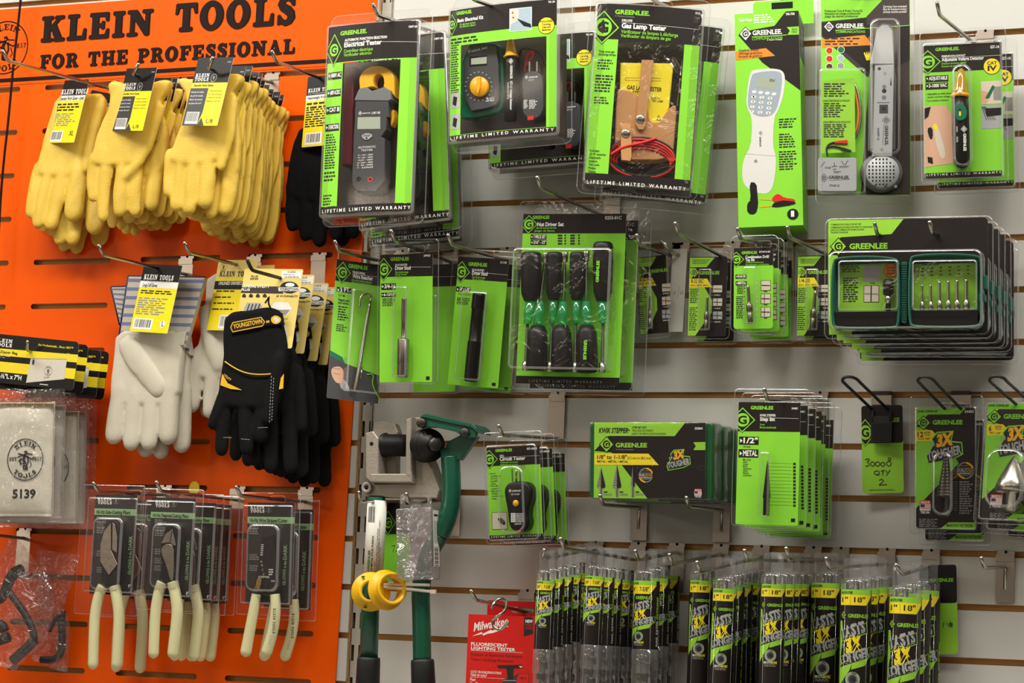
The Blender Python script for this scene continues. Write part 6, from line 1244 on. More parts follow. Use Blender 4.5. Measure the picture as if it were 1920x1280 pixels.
F.poly(mb, [(455, 1068), (745, 1062), (772, 1080), (740, 1102), (480, 1102)], 'ink', .4); F.poly(mb, [(722, 1078), (768, 1080), (745, 1098)], 'white', .5); F.poly(mb, [(570, 1100), (660, 1100), (650, 1240), (590, 1240)], 'ink', .45); F.poly(mb, [(530, 1240), (700, 1180), (730, 1160), (840, 1165), (840, 1330), (520, 1330)], 'darkgrey', .35); F.poly(mb, [(730, 1170), (835, 1170), (835, 1320), (690, 1320), (700, 1220)], 'red', .4); F.text(mb, 'M12', (745, 1230), (810, 1234), 20, 'ink', .5, .03); F.line(mb, (530, 1250), (690, 1250), 8, 'lightgrey', .5)
mb.build('front_print', t)
mb = MB(); x0, z0 = F.L(345, 285, -68); x1, z1 = F.L(990, 290, -68); I = F.L(770, 405, -68)
O = rr(x0, -.012, x1, z0, .003, 5); H = rr(I[0]-.019, I[1]-.0045, I[0]+.019, I[1]+.0045, .0044, 5); n = len(O); mb.add([(x, .069, z) for x, z in O]+[(x, .069, z) for x, z in H], [(i, (i+1) % n, n+(i+1) % n, n+i) for i in range(n)], 'redbox'); mb.build('hang_tab', t)
Y = .150; mb = MB(); mb.tube([unproj(*cp('D4', x, y), Y+dy) for x, y, dy in smoothpath([(395, 385, .012), (420, 335, .012), (445, 290, .006), (500, 262, 0), (555, 285, -.006), (578, 340, -.006), (560, 410, -.004), (500, 460, 0), (430, 500, 0), (405, 555, 0), (425, 615, 0), (490, 645, 0), (550, 610, 0), (602, 540, 0)], 2)], .0024, 'steel', 10)
mb.build('s_hook', label='bent steel S hook hanging on the peg hook in front of the red box', category='hook')

# ================================================================== stud punch tool with what hangs round it
mat('cast', '#a39a8e', .5, .45, bump=.25, bscale=260, mottle=.12, mscale=60); mat('toolgreen', '#10503a', .3, coat=.3)
hook('peg hook low on the upright, under the grey stud punch', (673, 922), (748, 940), .012, L=.15)
F = Frame('D2', [(320, 200), (1340, 200), (1340, 980), (320, 980)], .075, wyaw=.001, wpit=.001)
t = place(F, 'stud_punch', 'grey cast stud punch with green lever and long green handles', 'hand tool')
mb = MB()
for pts, h0, h1, bv in (([(318, 350), (390, 330), (440, 400), (440, 730), (365, 812), (318, 760)], -5, 32, 4), ([(395, 255), (480, 240), (590, 265), (620, 345), (605, 430), (600, 730), (430, 730), (385, 340)], -14, 2, 3), ([(362, 725), (745, 725), (748, 812), (362, 808)], -10, 34, 4), ([(692, 225), (745, 205), (748, 812), (686, 735)], -10, 34, 4),
        ([(742, 205), (820, 205), (872, 330), (862, 470), (905, 600), (1006, 880), (985, 962), (305, 935), (300, 820), (742, 808)], -12, 18, 4), ([(800, 330), (880, 330), (890, 590), (780, 600), (745, 450)], 5, 30, 6)): F.slab_solid(mb, pts, h0, h1, 'cast', bv)
F.lathel(mb, (343, 858), (343.5, 858), [(0, 1), (1, 1)], 'cast', 10, 8)
c = F.L(343, 858, 18); mb.lathe((c[0], -.017, c[1]), (0, -1, 0), [(0, .009), (.006, .009), (.007, .008), (.0072, .004), (.005, .0035)], 'cast', 20); mb.lathe((c[0], -.0225, c[1]), (0, -1, 0), [(0, .0034), (.0006, .0034)], 'hole', 12)
c = F.L(378, 450, 32); mb.lathe((c[0], -.0322, c[1]), (0, -1, 0), [(0, .003), (.0004, .003)], 'hole', 12)
body = mb.build('cast_frame', t)
mb = MB(); F.lathel(mb, (478, 462), (700, 468), [(0, 100), (.06, 108), (.14, 112), (.15, 100), (1, 100)], 'black', 12, 28); mb.build('punch_ram', t)
mb = MB(); p = F.L(868, 470, 22); ax = (.80, -.60, 0); mb.lathe((p[0], -.022, p[1]), ax, [(0, .0262), (.0045, .0262), (.005, .0225), (.008, .0225), (.0085, .0262), (.013, .0262), (.0135, .0225), (.016, .0225), (.0165, .0245), (.020, .0245), (.0205, .0165), (.026, .0155)], 'black', 28)
p2 = (p[0]+.8*.026, -.022-.6*.026, p[1]); mb.lathe(p2, ax, [(0, .0115), (.011, .0115), (.012, .009)], 'iron', 6); mb.build('pivot_flange', t)
mb = MB(); F.slab_solid(mb, [(820, 205), (868, 170), (1310, 268), (1345, 300), (1352, 350), (1290, 300), (880, 215)], -2, 50, 'toolgreen', 2); F.slab_solid(mb, [(805, 240), (840, 205), (1290, 295), (1345, 340), (1335, 390), (1240, 395), (1150, 340), (980, 300), (850, 300), (815, 298)], 40, 47, 'toolgreen', 2); F.slab_solid(mb, [(850, 230), (1290, 310), (1300, 390), (1240, 395), (1150, 340), (980, 300), (860, 290)], -2, 5, 'toolgreen', 2)
for q in ((838, 262), (1235, 352)): c = F.L(*q, 47); mb.lathe((c[0], -.040, c[1]), (.15, -1, 0), [(0, .0078), (.012, .0078), (.0135, .006)], 'iron', 8)
mb.build('link_arm', t)
mb = MB(); F.slab_solid(mb, [(1085, 425), (1190, 372), (1352, 382), (1195, 600), (1015, 600), (1000, 500), (1050, 490)], 14, 26, 'toolgreen', 3)
P = [(1105, 575, 20), (1112, 700, 20), (1118, 850, 20), (1110, 1000, 20), (1075, 1150, 20), (1010, 1290, 20)] 
F.tubel(mb, smoothpath(P, 2) + [(*[(x-620)*1 for x in ()],)][:0], [14.5]*len(smoothpath(P, 2)), 'toolgreen', 18)
def d3(x, y): a = cp('D3', x, y); return ((a[0]-620)*4.9231, (a[1]-740)*4.9231)
A1_ = (1010, 1290); P2 = [(1010, 1290, 20), (930, 1420, 19), (890, 1510, 17), (*d3(592, 560), 15), (*d3(600, 760), 14), (*d3(606, 1108), 14)]
F.tubel(mb, smoothpath(P2, 2), 14.2, 'toolgreen', 18); mb.build('lever_handle', t)
mb = MB(); P3_ = [(420, 950, 14), (*d3(262, 60), 14), (*d3(232, 500), 14), (*d3(216, 730), 14), (*d3(206, 1095), 14)]; F.tubel(mb, P3_, 14.2, 'toolgreen', 18); mb.build('fixed_handle', t)
for a, b in (((206, 1088), (192, 1420)), ((608, 1104), (622, 1430))):
    mb = MB(); F.tubel(mb, [(*d3(*a), 14), (*d3(a[0]+(b[0]-a[0])*.06, a[1]+20), 14), (*d3(*b), 14)], [17, 18, 19], 'rubber', 18); mb.build('grip', t)
# white wrapped label on the fixed handle
mb = MB(); q0, q1 = (*d3(270, -86), 14), (*d3(240, 465), 14); F.tubel(mb, [q0, q1], 15.4, 'paper', 20)
FL = Frame('D3', [(190, -70), (335, -70), (305, 462), (172, 455)], .075+.0302, wyaw=.001, wpit=.001)
def onF(pt): v = FL.M @ Vector(pt); return F.M.inverted() @ v
mm = MB(); FL.barcode(mm, (196, -60), (250, 105), .1, 5); FL.text(mm, 'GREENLEE', (207, 450), (212, 285), 17, 'casegreen', .2, .03); FL.text(mm, '710 METAL STUD PUNCH', (228, 455), (238, 178), 13, 'ink', .2, .03)
for i, (y0, y1) in enumerate(((455, 370), (452, 120), (450, 60), (448, 260))): FL.text(mm, ('PAT. USA', 'PUNCHES 20 GA. STEEL STUDS 1-11/32 IN. HOLES', 'CAPACITY: 20 GAUGE METAL STUDS ONLY', 'ROCKFORD, IL  USA')[i], (246+i*12, y0), (250+i*12, y1), 8, 'ink', .2)
mm.v = [tuple(onF(v)) for v in mm.v]
# wrap the printing round the handle
Ha, Hb = [Vector(F.P3(*F.L(x, y, h), h)) for x, y, h in (q0, q1)]; ax = (Hb-Ha).normalized(); ux_ = ax.cross(Vector((0, 1, 0))).normalized(); ux_ = -ux_ if ux_.x < 0 else ux_; out = ux_.cross(ax); out = -out if out.y > 0 else out
nv = []
for v in mm.v:
    d = Vector(v)-Ha; l = d.dot(ax); s_ = d.dot(ux_); R_ = .0157; a = max(-1.45, min(1.45, s_/R_)); nv.append(tuple(Ha+ax*l+ux_*(R_*math.sin(a))+out*(R_*math.cos(a))))
mm.v = nv
lo = mb.build('wrapped_label', t, label='white barcode label wrapped around the handle'); mm.build('lettering', lo)
# yellow bushings tied to the handle
mb = MB(); c = F.L(*d3(222, 598), 40); cy = -.040
pr = [(0, .0135), (0, .0285), (.002, .0300), (.004, .0300), (.0045, .0280), (.007, .0280), (.0075, .0295), (.010, .0295), (.010, .0190), (.018, .0190), (.018, .0135)]
ring_lathe(mb, (c[0], cy, c[1]), (.42, -.90, .08), [(d, r) for d, r in pr], 'yellow2' if 'yellow2' in MATS else 'amber2'); 
for a in (1.9, 3.4, 4.6): mb.box(c[0]+.022*math.cos(a)-.002, c[0]+.022*math.cos(a)+.003, cy-.0165, cy-.0135, c[1]+.024*math.sin(a)-.001, c[1]+.024*math.sin(a)+.001, 'casegreen')
o = mb.build('plastic_bushing', label='left yellow plastic bushing facing forward on the punch handle', category='bushing', group='yellow plastic bushings'); o.matrix_world = F.M
mb = MB(); c = F.L(*d3(330, 585), 44); ring_lathe(mb, (c[0], -.044, c[1]), (.80, -.58, .12), [(0, .0200), (0, .0300), (.002, .0312), (.004, .0300), (.004, .0222), (.020, .0222), (.020, .0250), (.0225, .0250), (.0225, .0200)], 'amber2')
o = mb.build('plastic_bushing', label='right yellow plastic bushing turned sideways between the punch handles', category='bushing', group='yellow plastic bushings'); o.matrix_world = F.M
mb = MB()
for a, b, hd in (((250, 545), (664, 546), 0), ((290, 560), (690, 597), 1)):
    P = smoothpath([(*d3(*a), 40), (*d3((a[0]+b[0])/2, (a[1]+b[1])/2-4), 38), (*d3(*b), 34)], 1); F.tubel(mb, P, 2.2, 'tie', 6, flat=.5)
    if hd: F.block(mb, d3(664, 580), d3(700, 612), 30, 36, 'tie', 1, 1)
o = mb.build('cable_tie', label='white cable tie joining the yellow bushings across the punch handles', category='cable tie'); o.matrix_world = F.M
F = Frame('B5', [(196, 478), (330, 480), (326, 832), (190, 828)], .062)
t = place(F, 'stock_tag', 'green and black card tag tucked between the punch handle label and the clear box', 'tag')
mb = MB(); F.base(mb, 'green', 3); F.band(mb, 0, .40, 'band', .1); F.logo(mb, (232, 568), 38, 56, .2); hand(F, mb, None, [[(246, 672), (262, 668), (252, 700)], [(276, 676), (264, 698)]], 2, 'ink'); mb.build('printed_card', t)
hook('peg hook through the hang hole of the small clear box', (762, 925), (785, 941), .130, L=.165)
F = Frame('B5', [(262, 505), (425, 500), (428, 818), (272, 826)], .130)
t = place(F, 'clear_box', 'small empty looking clear plastic box with a barcode label on its side', 'box')
clear_mat('smoky', tint=(.80, .76, .78), body=.14, edge=.6, rough=.12, bump=.55, bscale=34, haze=.16, hazec=(.75, .7, .7))
mb = MB(); L = rr(-F.w/2, -F.h, F.w/2, 0, .003, 4); F.loft(mb, [(L, -30), (L, -1.5), (inset(L, .001), -.3), (inset(L, .003), 0)], 'smoky', True, True); 
for z in (-.9, -.955): F.poly(mb, [(-F.w/2, F.h*z), (F.w/2, F.h*z), (F.w/2, F.h*z-.0012), (-F.w/2, F.h*z-.0012)], 'clear_edge', .3, True)
mb.build('box_body', t)
mb = MB(); a, b = F.L(285, 440, -14), F.L(424, 440, -14); O = rr(a[0], -.004, b[0], a[1], .005, 5); c = F.hookat(-14); cx_, cz_ = F.L(356, 470, -14); I = rr(cx_-.019, cz_-.0055, cx_+.019, cz_+.0055, .005, 5); n = len(O); mb.add([(x, .014, z) for x, z in O]+[(x, .014, z) for x, z in I], [(i, (i+1) % n, n+(i+1) % n, n+i) for i in range(n)], 'smoky'); mb.add([(x, y, z) for y in (.0135, .0145) for x, z in I], [(i, (i+1) % n, n+(i+1) % n, n+i) for i in range(n)], 'clear_edge'); mb.add([(x, y, z) for y in (.0125, .0155) for x, z in O], [(i, (i+1) % n, n+(i+1) % n, n+i) for i in range(n)], 'clear_edge'); mb.build('hang_tab', t)
mb = MB(); x = F.w/2+.0004
def sd(h0, z0, h1, z1, m, e=0): mb.add([(x+e, h0/1000, z0), (x+e, h1/1000, z0), (x+e, h1/1000, z1), (x+e, h0/1000, z1)], [(0, 1, 2, 3)], m)
sd(5, -.004, 28, -F.h*.82, 'paper'); sd(9, -.010, 24, -.013, 'ink', .0002)
for i in range(14): sd(8, -F.h*.55-i*.0021, 24, -F.h*.55-i*.0021-(.0012 if i % 3 else .0006), 'ink', .0002)
for i in range(3): sd(9+i*5, -.020, 11+i*5, -F.h*.5, 'greytext', .0002)
mb.build('barcode_label', t)

# ================================================================== gloves
mat('leather', '#dcb844', .55, bump=.25, bscale=420, mottle=.10, mscale=30); mat('canvas', '#d9d2c2', .8, bump=.3, bscale=900, mottle=.05); mat('grain', '#c8c1af', .7, bump=.2, bscale=500, mottle=.07, mscale=25)
mat('blackcloth', '#09090a', .85, spec=.2, bump=.3, bscale=700); mat('cuffcloth', '#b9b0a0', .8, bump=.3, bscale=900); mat('bluestripe', '#6a7096', .8); mat('binding', '#2a2438', .7); mat('stitch', '#d8d4cc', .6); mat('tagyellow', '#f7e01c', .4); mat('cardyellow', '#ecd377', .5); mat('piping', '#e8b51c', .5)
def sub(t, name, mb, F, **k):
    o = mb.build(name, t, **k); o.matrix_basis = t.matrix_basis.inverted() @ F.M; return o
def blend(mb, vox, name, t, F, m, wr=.0019, wf=34, it=9, seed=0, **k):
    "melt the pieces of mb into one skin and crease it"
    me = bpy.data.meshes.new('t'); me.from_pydata(mb.v, [], mb.f); bm_ = bmesh.new(); bm_.from_mesh(me); bmesh.ops.recalc_face_normals(bm_, faces=bm_.faces); bm_.to_mesh(me); bm_.free()
    ob = bpy.data.objects.new('t', me); COL.objects.link(ob)
    r = ob.modifiers.new('r', 'REMESH'); r.mode = 'VOXEL'; r.voxel_size = vox; s = ob.modifiers.new('s', 'SMOOTH'); s.factor = .5; s.iterations = it
    dg = bpy.context.evaluated_depsgraph_get(); me2 = bpy.data.meshes.new_from_object(ob.evaluated_get(dg)); bpy.data.objects.remove(ob); bpy.data.meshes.remove(me)
    for v in me2.vertices:
        c = v.co; a = noise.noise(Vector((c.x*wf+seed, c.y*wf, c.z*wf*.55))) + .5*noise.noise(Vector((c.x*wf*2.6, c.y*wf*2+seed, c.z*wf*1.1))); v.co = c + v.normal*wr*a
    me2.name = name; me2.materials.clear(); me2.materials.append(MATS[m]); me2.polygons.foreach_set('use_smooth', [True]*len(me2.polygons)); me2.polygons.foreach_set('material_index', [0]*len(me2.polygons)); me2.update()
    o = link(name, me2, t, **k); o.matrix_basis = t.matrix_basis.inverted() @ F.M; return o
def glove_body(F, palm, fingers, h=0.0, th=16, flat=.60):
    """palm: outline in crop px; fingers: list of ([(x, y), ...], r0, r1[, lift mm]) in crop px; h: mid plane in mm"""
    mb = MB(); L = [F.L(*p, h) for p in smoothpoly(palm, 1)]; L = L if area(L) > 0 else L[::-1]; a = th/2
    F.loft(mb, [(inset(L, .007), h-a), (inset(L, .003), h-a*.85), (inset(L, .0005), h-a*.4), (L, h), (inset(L, .0005), h+a*.4), (inset(L, .003), h+a*.85), (inset(L, .007), h+a)], 'leather', True, True); k = F.mpp()*1000
    for f in fingers:
        pts, r0, r1 = f[0], f[1]*k, f[2]*k; lift = f[3] if len(f) > 3 else 0
        p0 = np.array(pts[0], float); dd = p0-np.array(pts[1], float); dd = dd/np.linalg.norm(dd); P = smoothpath([tuple(p0+dd*f[1]*1.9)]+list(pts), 1); n = len(P); q = [(x, y, h+lift) for x, y in P]; rs = [(r0+(r1-r0)*i/(n-1))*(.5 if i == 0 else .82 if i == 1 else 1) for i in range(n)]
        a_, b_ = np.array(P[-2], float), np.array(P[-1], float); d = (b_-a_)/np.linalg.norm(b_-a_); e = r1/k
        q += [(*(b_+d*e*.5), h+lift), (*(b_+d*e*.85), h+lift), (*(b_+d*e), h+lift)]; rs += [r1*.86, r1*.52, r1*.12]
        F.tubel(mb, q, rs, 'leather', 12, flat=flat)
    return mb
def tag_base(F, mb): F.base(mb, 'tagyellow', 1.5, .5, 'paper')
def klein_small(F, mb, a, b, hp, m='white', h=.3, two=None):
    F.text(mb, 'KLEIN' if two else 'KLEIN TOOLS', a, b, hp, m, h, font='slab')
    if two: F.text(mb, 'TOOLS', two[0], two[1], hp, m, h, font='slab')
def lb_tag(F, big, dx=0, dy=0):
    mb = MB(); tag_base(F, mb); F.band(mb, 0, .37, 'black', .1); F.fpoly(mb, [(0, .45), (.5, .45), (.5, .80), (.42, 1), (0, 1)], 'darkgrey', .12); F.fpoly(mb, [(.42, 1), (.5, .88), (.62, 1)], 'darkgrey', .12)
    q = lambda u, v: (F.at(u, v)); P = lambda u, v: None
    def tx(st, u0, u1, v, hh, m, font='sans', bold=.02):
        a, b = F.at(u0, v), F.at(u1, v); vs, fs = slab(st) if font == 'slab' else glyphs(st, bold, 2); x0 = min(p[0] for p in vs); x1 = max(p[0] for p in vs)
        mb.add([F.P3(a[0]+(x-x0)/(x1-x0)*(b[0]-a[0]), a[1]+y/CAPH*F.h*hh, .3) for x, y in vs], fs, m)
    tx('KLEIN', .05, .44, .285, .05, 'white', 'slab'); tx('TOOLS', .05, .44, .345, .05, 'white', 'slab'); tx('For Professionals... Since 1857', .06, .6, .368, .016, 'greytext'); tx('Deerskin Work Gloves', .07, .62, .425, .03, 'ink')
    c = F.at(.58, .30); F.disc(mb, (0, 0), 0, 'white') if 0 else None; r = F.w*.085
    for p in _ring(c[0], c[1], r, r, r*.86, r*.86, n=16): mb.add([F.P3(a, b, .3) for a, b in p], [(0, 1, 2, 3)], 'lightgrey')
    lineman(lambda pts, hw: [mb.add([F.P3(a, b, .3) for a, b in p], [(0, 1, 2, 3)], 'lightgrey') for p in _rib([(a, b, hw) for a, b in pts])], c[0], c[1], r*.8)
    for i, st in enumerate(('Guantes de trabajo', 'de piel de venado', 'Gants de travail', 'en peau de cerf')): tx(st, .04, .40, .52+i*.055, .026, 'white', bold=.0)
    for i, st in enumerate(('Unlined leather', 'for feel and grip', 'Keystone thumb', 'Elastic wrist')): tx(st, .54, .92, .50+i*.05, .02, 'ink', bold=.0)
    a, b = F.at(.06, .80), F.at(.42, .975); mb.add([F.P3(x, z, .3) for x, z in ((a[0], b[1]), (b[0], b[1]), (b[0], a[1]), (a[0], a[1]))], [(0, 1, 2, 3)], 'white'); r_ = random.Random(2); x = a[0]+.001
    while x < b[0]-.001: w = r_.uniform(.0005, .0014); mb.add([F.P3(u, v, .4) for u, v in ((x, b[1]+.004), (x+w, b[1]+.004), (x+w, a[1]-.001), (x, a[1]-.001))], [(0, 1, 2, 3)], 'ink'); x += w+r_.uniform(.0005, .0014)
    tx('L/8', .66, .84, .96, .055, 'ink', bold=.0); tx('60018', .86, .96, .08, .02, 'lightgrey'); return mb
def pair(F, desc, grp, cat='gloves'): return place(F, 'glove_pair', desc, cat, grp)
_dup = dup
def dup(o, label, *a, **k):
    c = _dup(o, label, *a, **k)
    for ch in c.children:
        nm = ch.name.split('.')[0]
        if nm == 'glove': ch.matrix_basis = ch.matrix_basis @ Matrix.Diagonal((1, .5, 1, 1))
        elif nm == 'hang_tag': ch.matrix_basis = Matrix.Translation((0, .0125, 0)) @ ch.matrix_basis
        elif nm == 'hang_card': ch.matrix_basis = Matrix.Translation((0, -.004, 0)) @ ch.matrix_basis
        elif nm in ('piping', 'wrist_strap', 'stitching'): ch.matrix_basis = Matrix.Translation((0, .0065, 0)) @ ch.matrix_basis
    return c
YG = 'yellow leather glove pairs'
# ---- left stack
hook('long peg hook at the far left with two pairs of yellow gloves', (5, 95), (183, 160), .060)
FT = Frame('A1', [(325, 408), (488, 405), (378, 722), (228, 736)], .070); FG = Frame('A1', [(300, 430), (560, 430), (450, 1180), (140, 1180)], .052, wyaw=.03, wpit=.02)
t = pair(FG, 'yellow glove pair with a wide white banded XL tag, front of the left stack', YG)
g = blend(glove_body(FG, [(300, 470), (430, 478), (548, 480), (520, 600), (488, 700), (440, 860), (430, 905), (185, 905), (195, 850), (240, 690)], [([(190, 900), (170, 1000), (158, 1085)], 40, 33), ([(255, 900), (220, 1030), (195, 1135)], 42, 35), ([(325, 900), (290, 1030), (262, 1140)], 44, 38), ([(398, 900), (388, 1000), (380, 1085)], 54, 50), ([(500, 560), (470, 700), (440, 860)], 36, 26, 6)], 0, 18), .0026, 'glove', t, FG, 'leather', seed=1)
g2 = g.copy(); COL.objects.link(g2); g2.matrix_basis = g.matrix_basis @ Matrix.Translation((.012, .018, -.020)) @ Matrix.Rotation(-.10, 4, 'Y')
mb = MB(); F = FT; tag_base(F, mb); F.band(mb, 0, .25, 'black', .1); F.band(mb, .25, .33, 'white', .1); F.text(mb, 'KLEIN TOOLS', (312, 482), (447, 480), 20, 'white', .3, font='slab'); F.text(mb, 'For Professionals... Since 1857', (312, 492), (425, 490), 7, 'lightgrey', .3); F.text(mb, 'Deerskin Work Gloves – Lined', (305, 512), (425, 510), 14, 'ink', .3, .02)
F.lines(mb, (292, 530), (400, 570), 3, 'ink', .2, 3); F.lines(mb, (278, 580), (385, 645), 7, 'greytext', .2, 5); F.barcode(mb, (246, 668), (312, 722), .3); F.text(mb, 'XL', (350, 692), (372, 691), 20, 'ink', .3, .01); sub(t, 'hang_tag', mb, F)
dup(t, 'yellow glove pair behind the XL tagged one, its fingers hanging lowest at left', .034, .022, -.010, roll=-.14)
# ---- middle stack
hook('peg hook through the tag of the middle stack of yellow gloves', (260, 120), (262, 133), .130, L=.150)
FT = Frame('A1', [(635, 345), (832, 348), (722, 660), (562, 676)], .140); FG = Frame('A1', [(560, 400), (870, 400), (830, 1100), (450, 1100)], .118, wyaw=.03, wpit=.02)
t = pair(FG, 'front pair of the middle stack of yellow leather gloves', YG)
g = blend(glove_body(FG, [(555, 408), (700, 440), (872, 400), (880, 440), (815, 540), (790, 640), (745, 780), (720, 845), (470, 855), (480, 780), (520, 640), (575, 520)], [([(478, 850), (468, 930), (472, 1005)], 36, 29), ([(545, 860), (525, 990), (528, 1105)], 44, 30), ([(630, 860), (612, 980), (612, 1075)], 42, 36), ([(700, 850), (690, 970), (690, 1075)], 36, 34, -4), ([(800, 600), (740, 800), (640, 900)], 40, 22, 5)], 0, 18), .0026, 'glove', t, FG, 'leather', seed=5)
FG.crop = 'A1'; g2 = blend(glove_body(FG, [(700, 430), (880, 420), (870, 480), (820, 560), (862, 640), (855, 800), (820, 900), (720, 900), (700, 700)], [([(790, 840), (785, 950), (775, 1040)], 48, 38), ([(715, 850), (710, 980), (700, 1080)], 42, 34)], -16, 16), .0026, 'glove', t, FG, 'leather', seed=8)
sub(t, 'hang_tag', lb_tag(FT, 0), FT)
for i, (b, dx, dz, ro) in enumerate(((.030, .004, -.006, -.02), (.050, .002, -.004, .01), (.070, .006, -.010, -.02), (.090, .004, -.008, .01))): dup(t, 'yellow leather glove pair, %s in the middle stack' % ('second', 'third', 'fourth', 'rearmost')[i], b, dx, dz, ro)
# ---- right stack
hook('peg hook through the tag of the large right stack of yellow gloves', (399, 108), (404, 122), .190, L=.212)
FT = Frame('A1', [(1010, 292), (1200, 295), (1105, 636), (930, 646)], .200); FG = Frame('A1', [(910, 390), (1250, 390), (1150, 1080), (840, 1080)], .178, wyaw=.03, wpit=.02)
t = pair(FG, 'front pair of the large right stack of yellow leather gloves', YG)
g = blend(glove_body(FG, [(905, 410), (960, 395), (1080, 430), (1200, 365), (1262, 400), (1180, 500), (1178, 620), (1160, 760), (1100, 845), (865, 845), (890, 760), (935, 620), (968, 500)], [([(872, 830), (866, 910), (866, 978)], 38, 34), ([(928, 850), (912, 960), (906, 1045)], 42, 38), ([(995, 850), (978, 970), (968, 1062)], 44, 38), ([(1065, 840), (1055, 950), (1050, 1025)], 46, 42), ([(1180, 560), (1170, 700), (1130, 850)], 40, 26, 4)], 0, 18), .0026, 'glove', t, FG, 'leather', seed=12)
g2 = blend(glove_body(FG, [(1120, 430), (1255, 400), (1250, 470), (1215, 560), (1235, 700), (1230, 860), (1210, 900), (1080, 900), (1090, 700)], [([(1175, 840), (1175, 960), (1150, 1060)], 52, 42), ([(1100, 850), (1090, 980), (1080, 1080)], 44, 38)], -16, 16), .0026, 'glove', t, FG, 'leather', seed=15)
sub(t, 'hang_tag', lb_tag(FT, 0), FT)
for i in range(9): dup(t, 'yellow leather glove pair, %s in the large right stack' % ('second', 'third', 'fourth', 'fifth', 'sixth', 'seventh', 'eighth', 'ninth', 'rearmost')[i], .010+.0163*(i+1), RNG.uniform(0, .006), -.0022*i+RNG.uniform(-.006, .002), RNG.uniform(-.04, .015), yaw=RNG.uniform(-.05, .05))
# ---- black jersey gloves behind the clamp meters
hook('peg hook with black work gloves, beside the clamp meter packs', (510, 96), (605, 148), .045)
FT = Frame('E7', [(188, 178), (372, 160), (330, 592), (150, 614)], .060); FG = Frame('E7', [(130, 440), (420, 440), (480, 1200), (40, 1200)], .040, wyaw=.03, wpit=.02)
t = pair(FG, 'black cloth work gloves with a yellow tag, half behind the clamp meter pack', 'black cloth glove pairs')
blend(glove_body(FG, [(150, 470), (380, 460), (400, 620), (410, 860), (370, 960), (70, 930), (60, 820), (95, 620)], [([(95, 880), (85, 1000), (95, 1090)], 52, 42), ([(175, 900), (172, 1040), (178, 1150)], 56, 44), ([(265, 900), (265, 1060), (258, 1180)], 58, 48), ([(350, 900), (360, 1050), (365, 1150)], 54, 44)], 0, 18), .0026, 'glove', t, FG, 'blackcloth', seed=20)
blend(glove_body(FG, [(200, 480), (420, 470), (470, 700), (500, 930), (220, 930)], [([(440, 880), (455, 1020), (470, 1130)], 54, 44), ([(360, 900), (390, 1060), (400, 1180)], 54, 44), ([(500, 760), (520, 900), (520, 1000)], 46, 40)], -17, 16), .0026, 'glove', t, FG, 'blackcloth', seed=23)
mb = MB(); F = FT; tag_base(F, mb); F.band(mb, 0, .27, 'black', .1); F.band(mb, .27, .345, 'white', .1); F.text(mb, 'KLEIN TOOLS', (190, 275), (350, 258), 22, 'white', .3, font='slab'); F.text(mb, 'For Professionals', (190, 288), (300, 278), 9, 'lightgrey', .3); F.text(mb, 'Heavyweight Work Gloves', (186, 318), (345, 300), 16, 'ink', .3, .02); F.lines(mb, (182, 340), (340, 370), 2, 'ink', .2, 3); F.lines(mb, (178, 380), (330, 480), 8, 'ink', .2, 4); F.barcode(mb, (172, 525), (268, 588), .3); sub(t, 'hang_tag', mb, F)
# ---- long cuff gloves
hook('peg hook with the striped long cuff gloves', (185, 460), (300, 503), .085)
FT = Frame('A2', [(722, 150), (913, 150), (835, 497), (648, 478)], .100); FG = Frame('A2', [(600, 210), (1000, 210), (900, 1080), (540, 1080)], .078, wyaw=.03, wpit=.02)
t = pair(FG, 'cream leather gloves with blue striped long cuffs', 'pale leather glove pairs')
fr = [([(605, 800), (585, 910), (572, 1000)], 56, 50), ([(680, 820), (665, 950), (657, 1035)], 50, 46), ([(765, 820), (752, 950), (746, 1035)], 50, 46), ([(850, 790), (845, 910), (842, 1002)], 56, 50)]
g = blend(glove_body(FG, [(588, 480), (740, 480), (930, 480), (915, 620), (905, 850), (560, 850), (560, 740), (575, 620)], fr, 0, 17), .0026, 'glove', t, FG, 'grain', .0008, seed=30)
mb = MB(); F = FG; F.tubel(mb, smoothpath([(640, 570, 8), (700, 640, 12), (745, 700, 14), (785, 760, 12)], 2) + [(806, 790, 12), (818, 805, 11)], [15, 24, 28, 28, 27, 27, 26, 26, 26, 25, 24, 24, 23, 16, 4][:len(smoothpath([(0, 0, 0)]*4, 2))+2], 'grain', 14, flat=.45) if 0 else None
TP = smoothpath([(650, 585), (705, 650), (745, 705), (782, 755)], 2); n = len(TP)
blend(glove_body(FG, [(625, 580), (690, 560), (750, 640), (740, 720), (650, 690)], [([(690, 625), (735, 690), (787, 760)], 68, 52)], 8, 12, .34), .0026, 'thumb', g, FG, 'grain', .0006, seed=33).matrix_basis = Matrix.Identity(4)
def cuff(F, nm, P, h0, h1, n, t):
    "striped cuff: P = top left, top right, bottom right, bottom left in crop px"
    mb = MB(); a, b, c, d = [np.array(p, float) for p in P]; F.slab_solid(mb, P, h0, h1, 'cuffcloth', 2)
    for i in range(n):
        f0 = (i+.25)/n; f1 = (i+.62)/n; F.poly(mb, [tuple(a+(d-a)*f0), tuple(b+(c-b)*f0), tuple(b+(c-b)*f1), tuple(a+(d-a)*f1)], 'bluestripe', h1+.15)
    for p, q in ((a, d), (b, c), (a, b)): F.tubel(mb, [(*p, (h0+h1)/2), (*((p+q)/2), (h0+h1)/2), (*q, (h0+h1)/2)], 2.2, 'binding', 8)
    return sub(t, nm, mb, F)
cuff(FG, 'cuff', [(642, 208), (1025, 214), (925, 562), (590, 556)], -3, 6, 8, t)
mb = MB(); F = FG; F.slab_solid(mb, [(742, 492), (930, 484), (918, 552), (738, 548)], 6.5, 8, 'grain', .5); sub(t, 'leather_patch', mb, F)
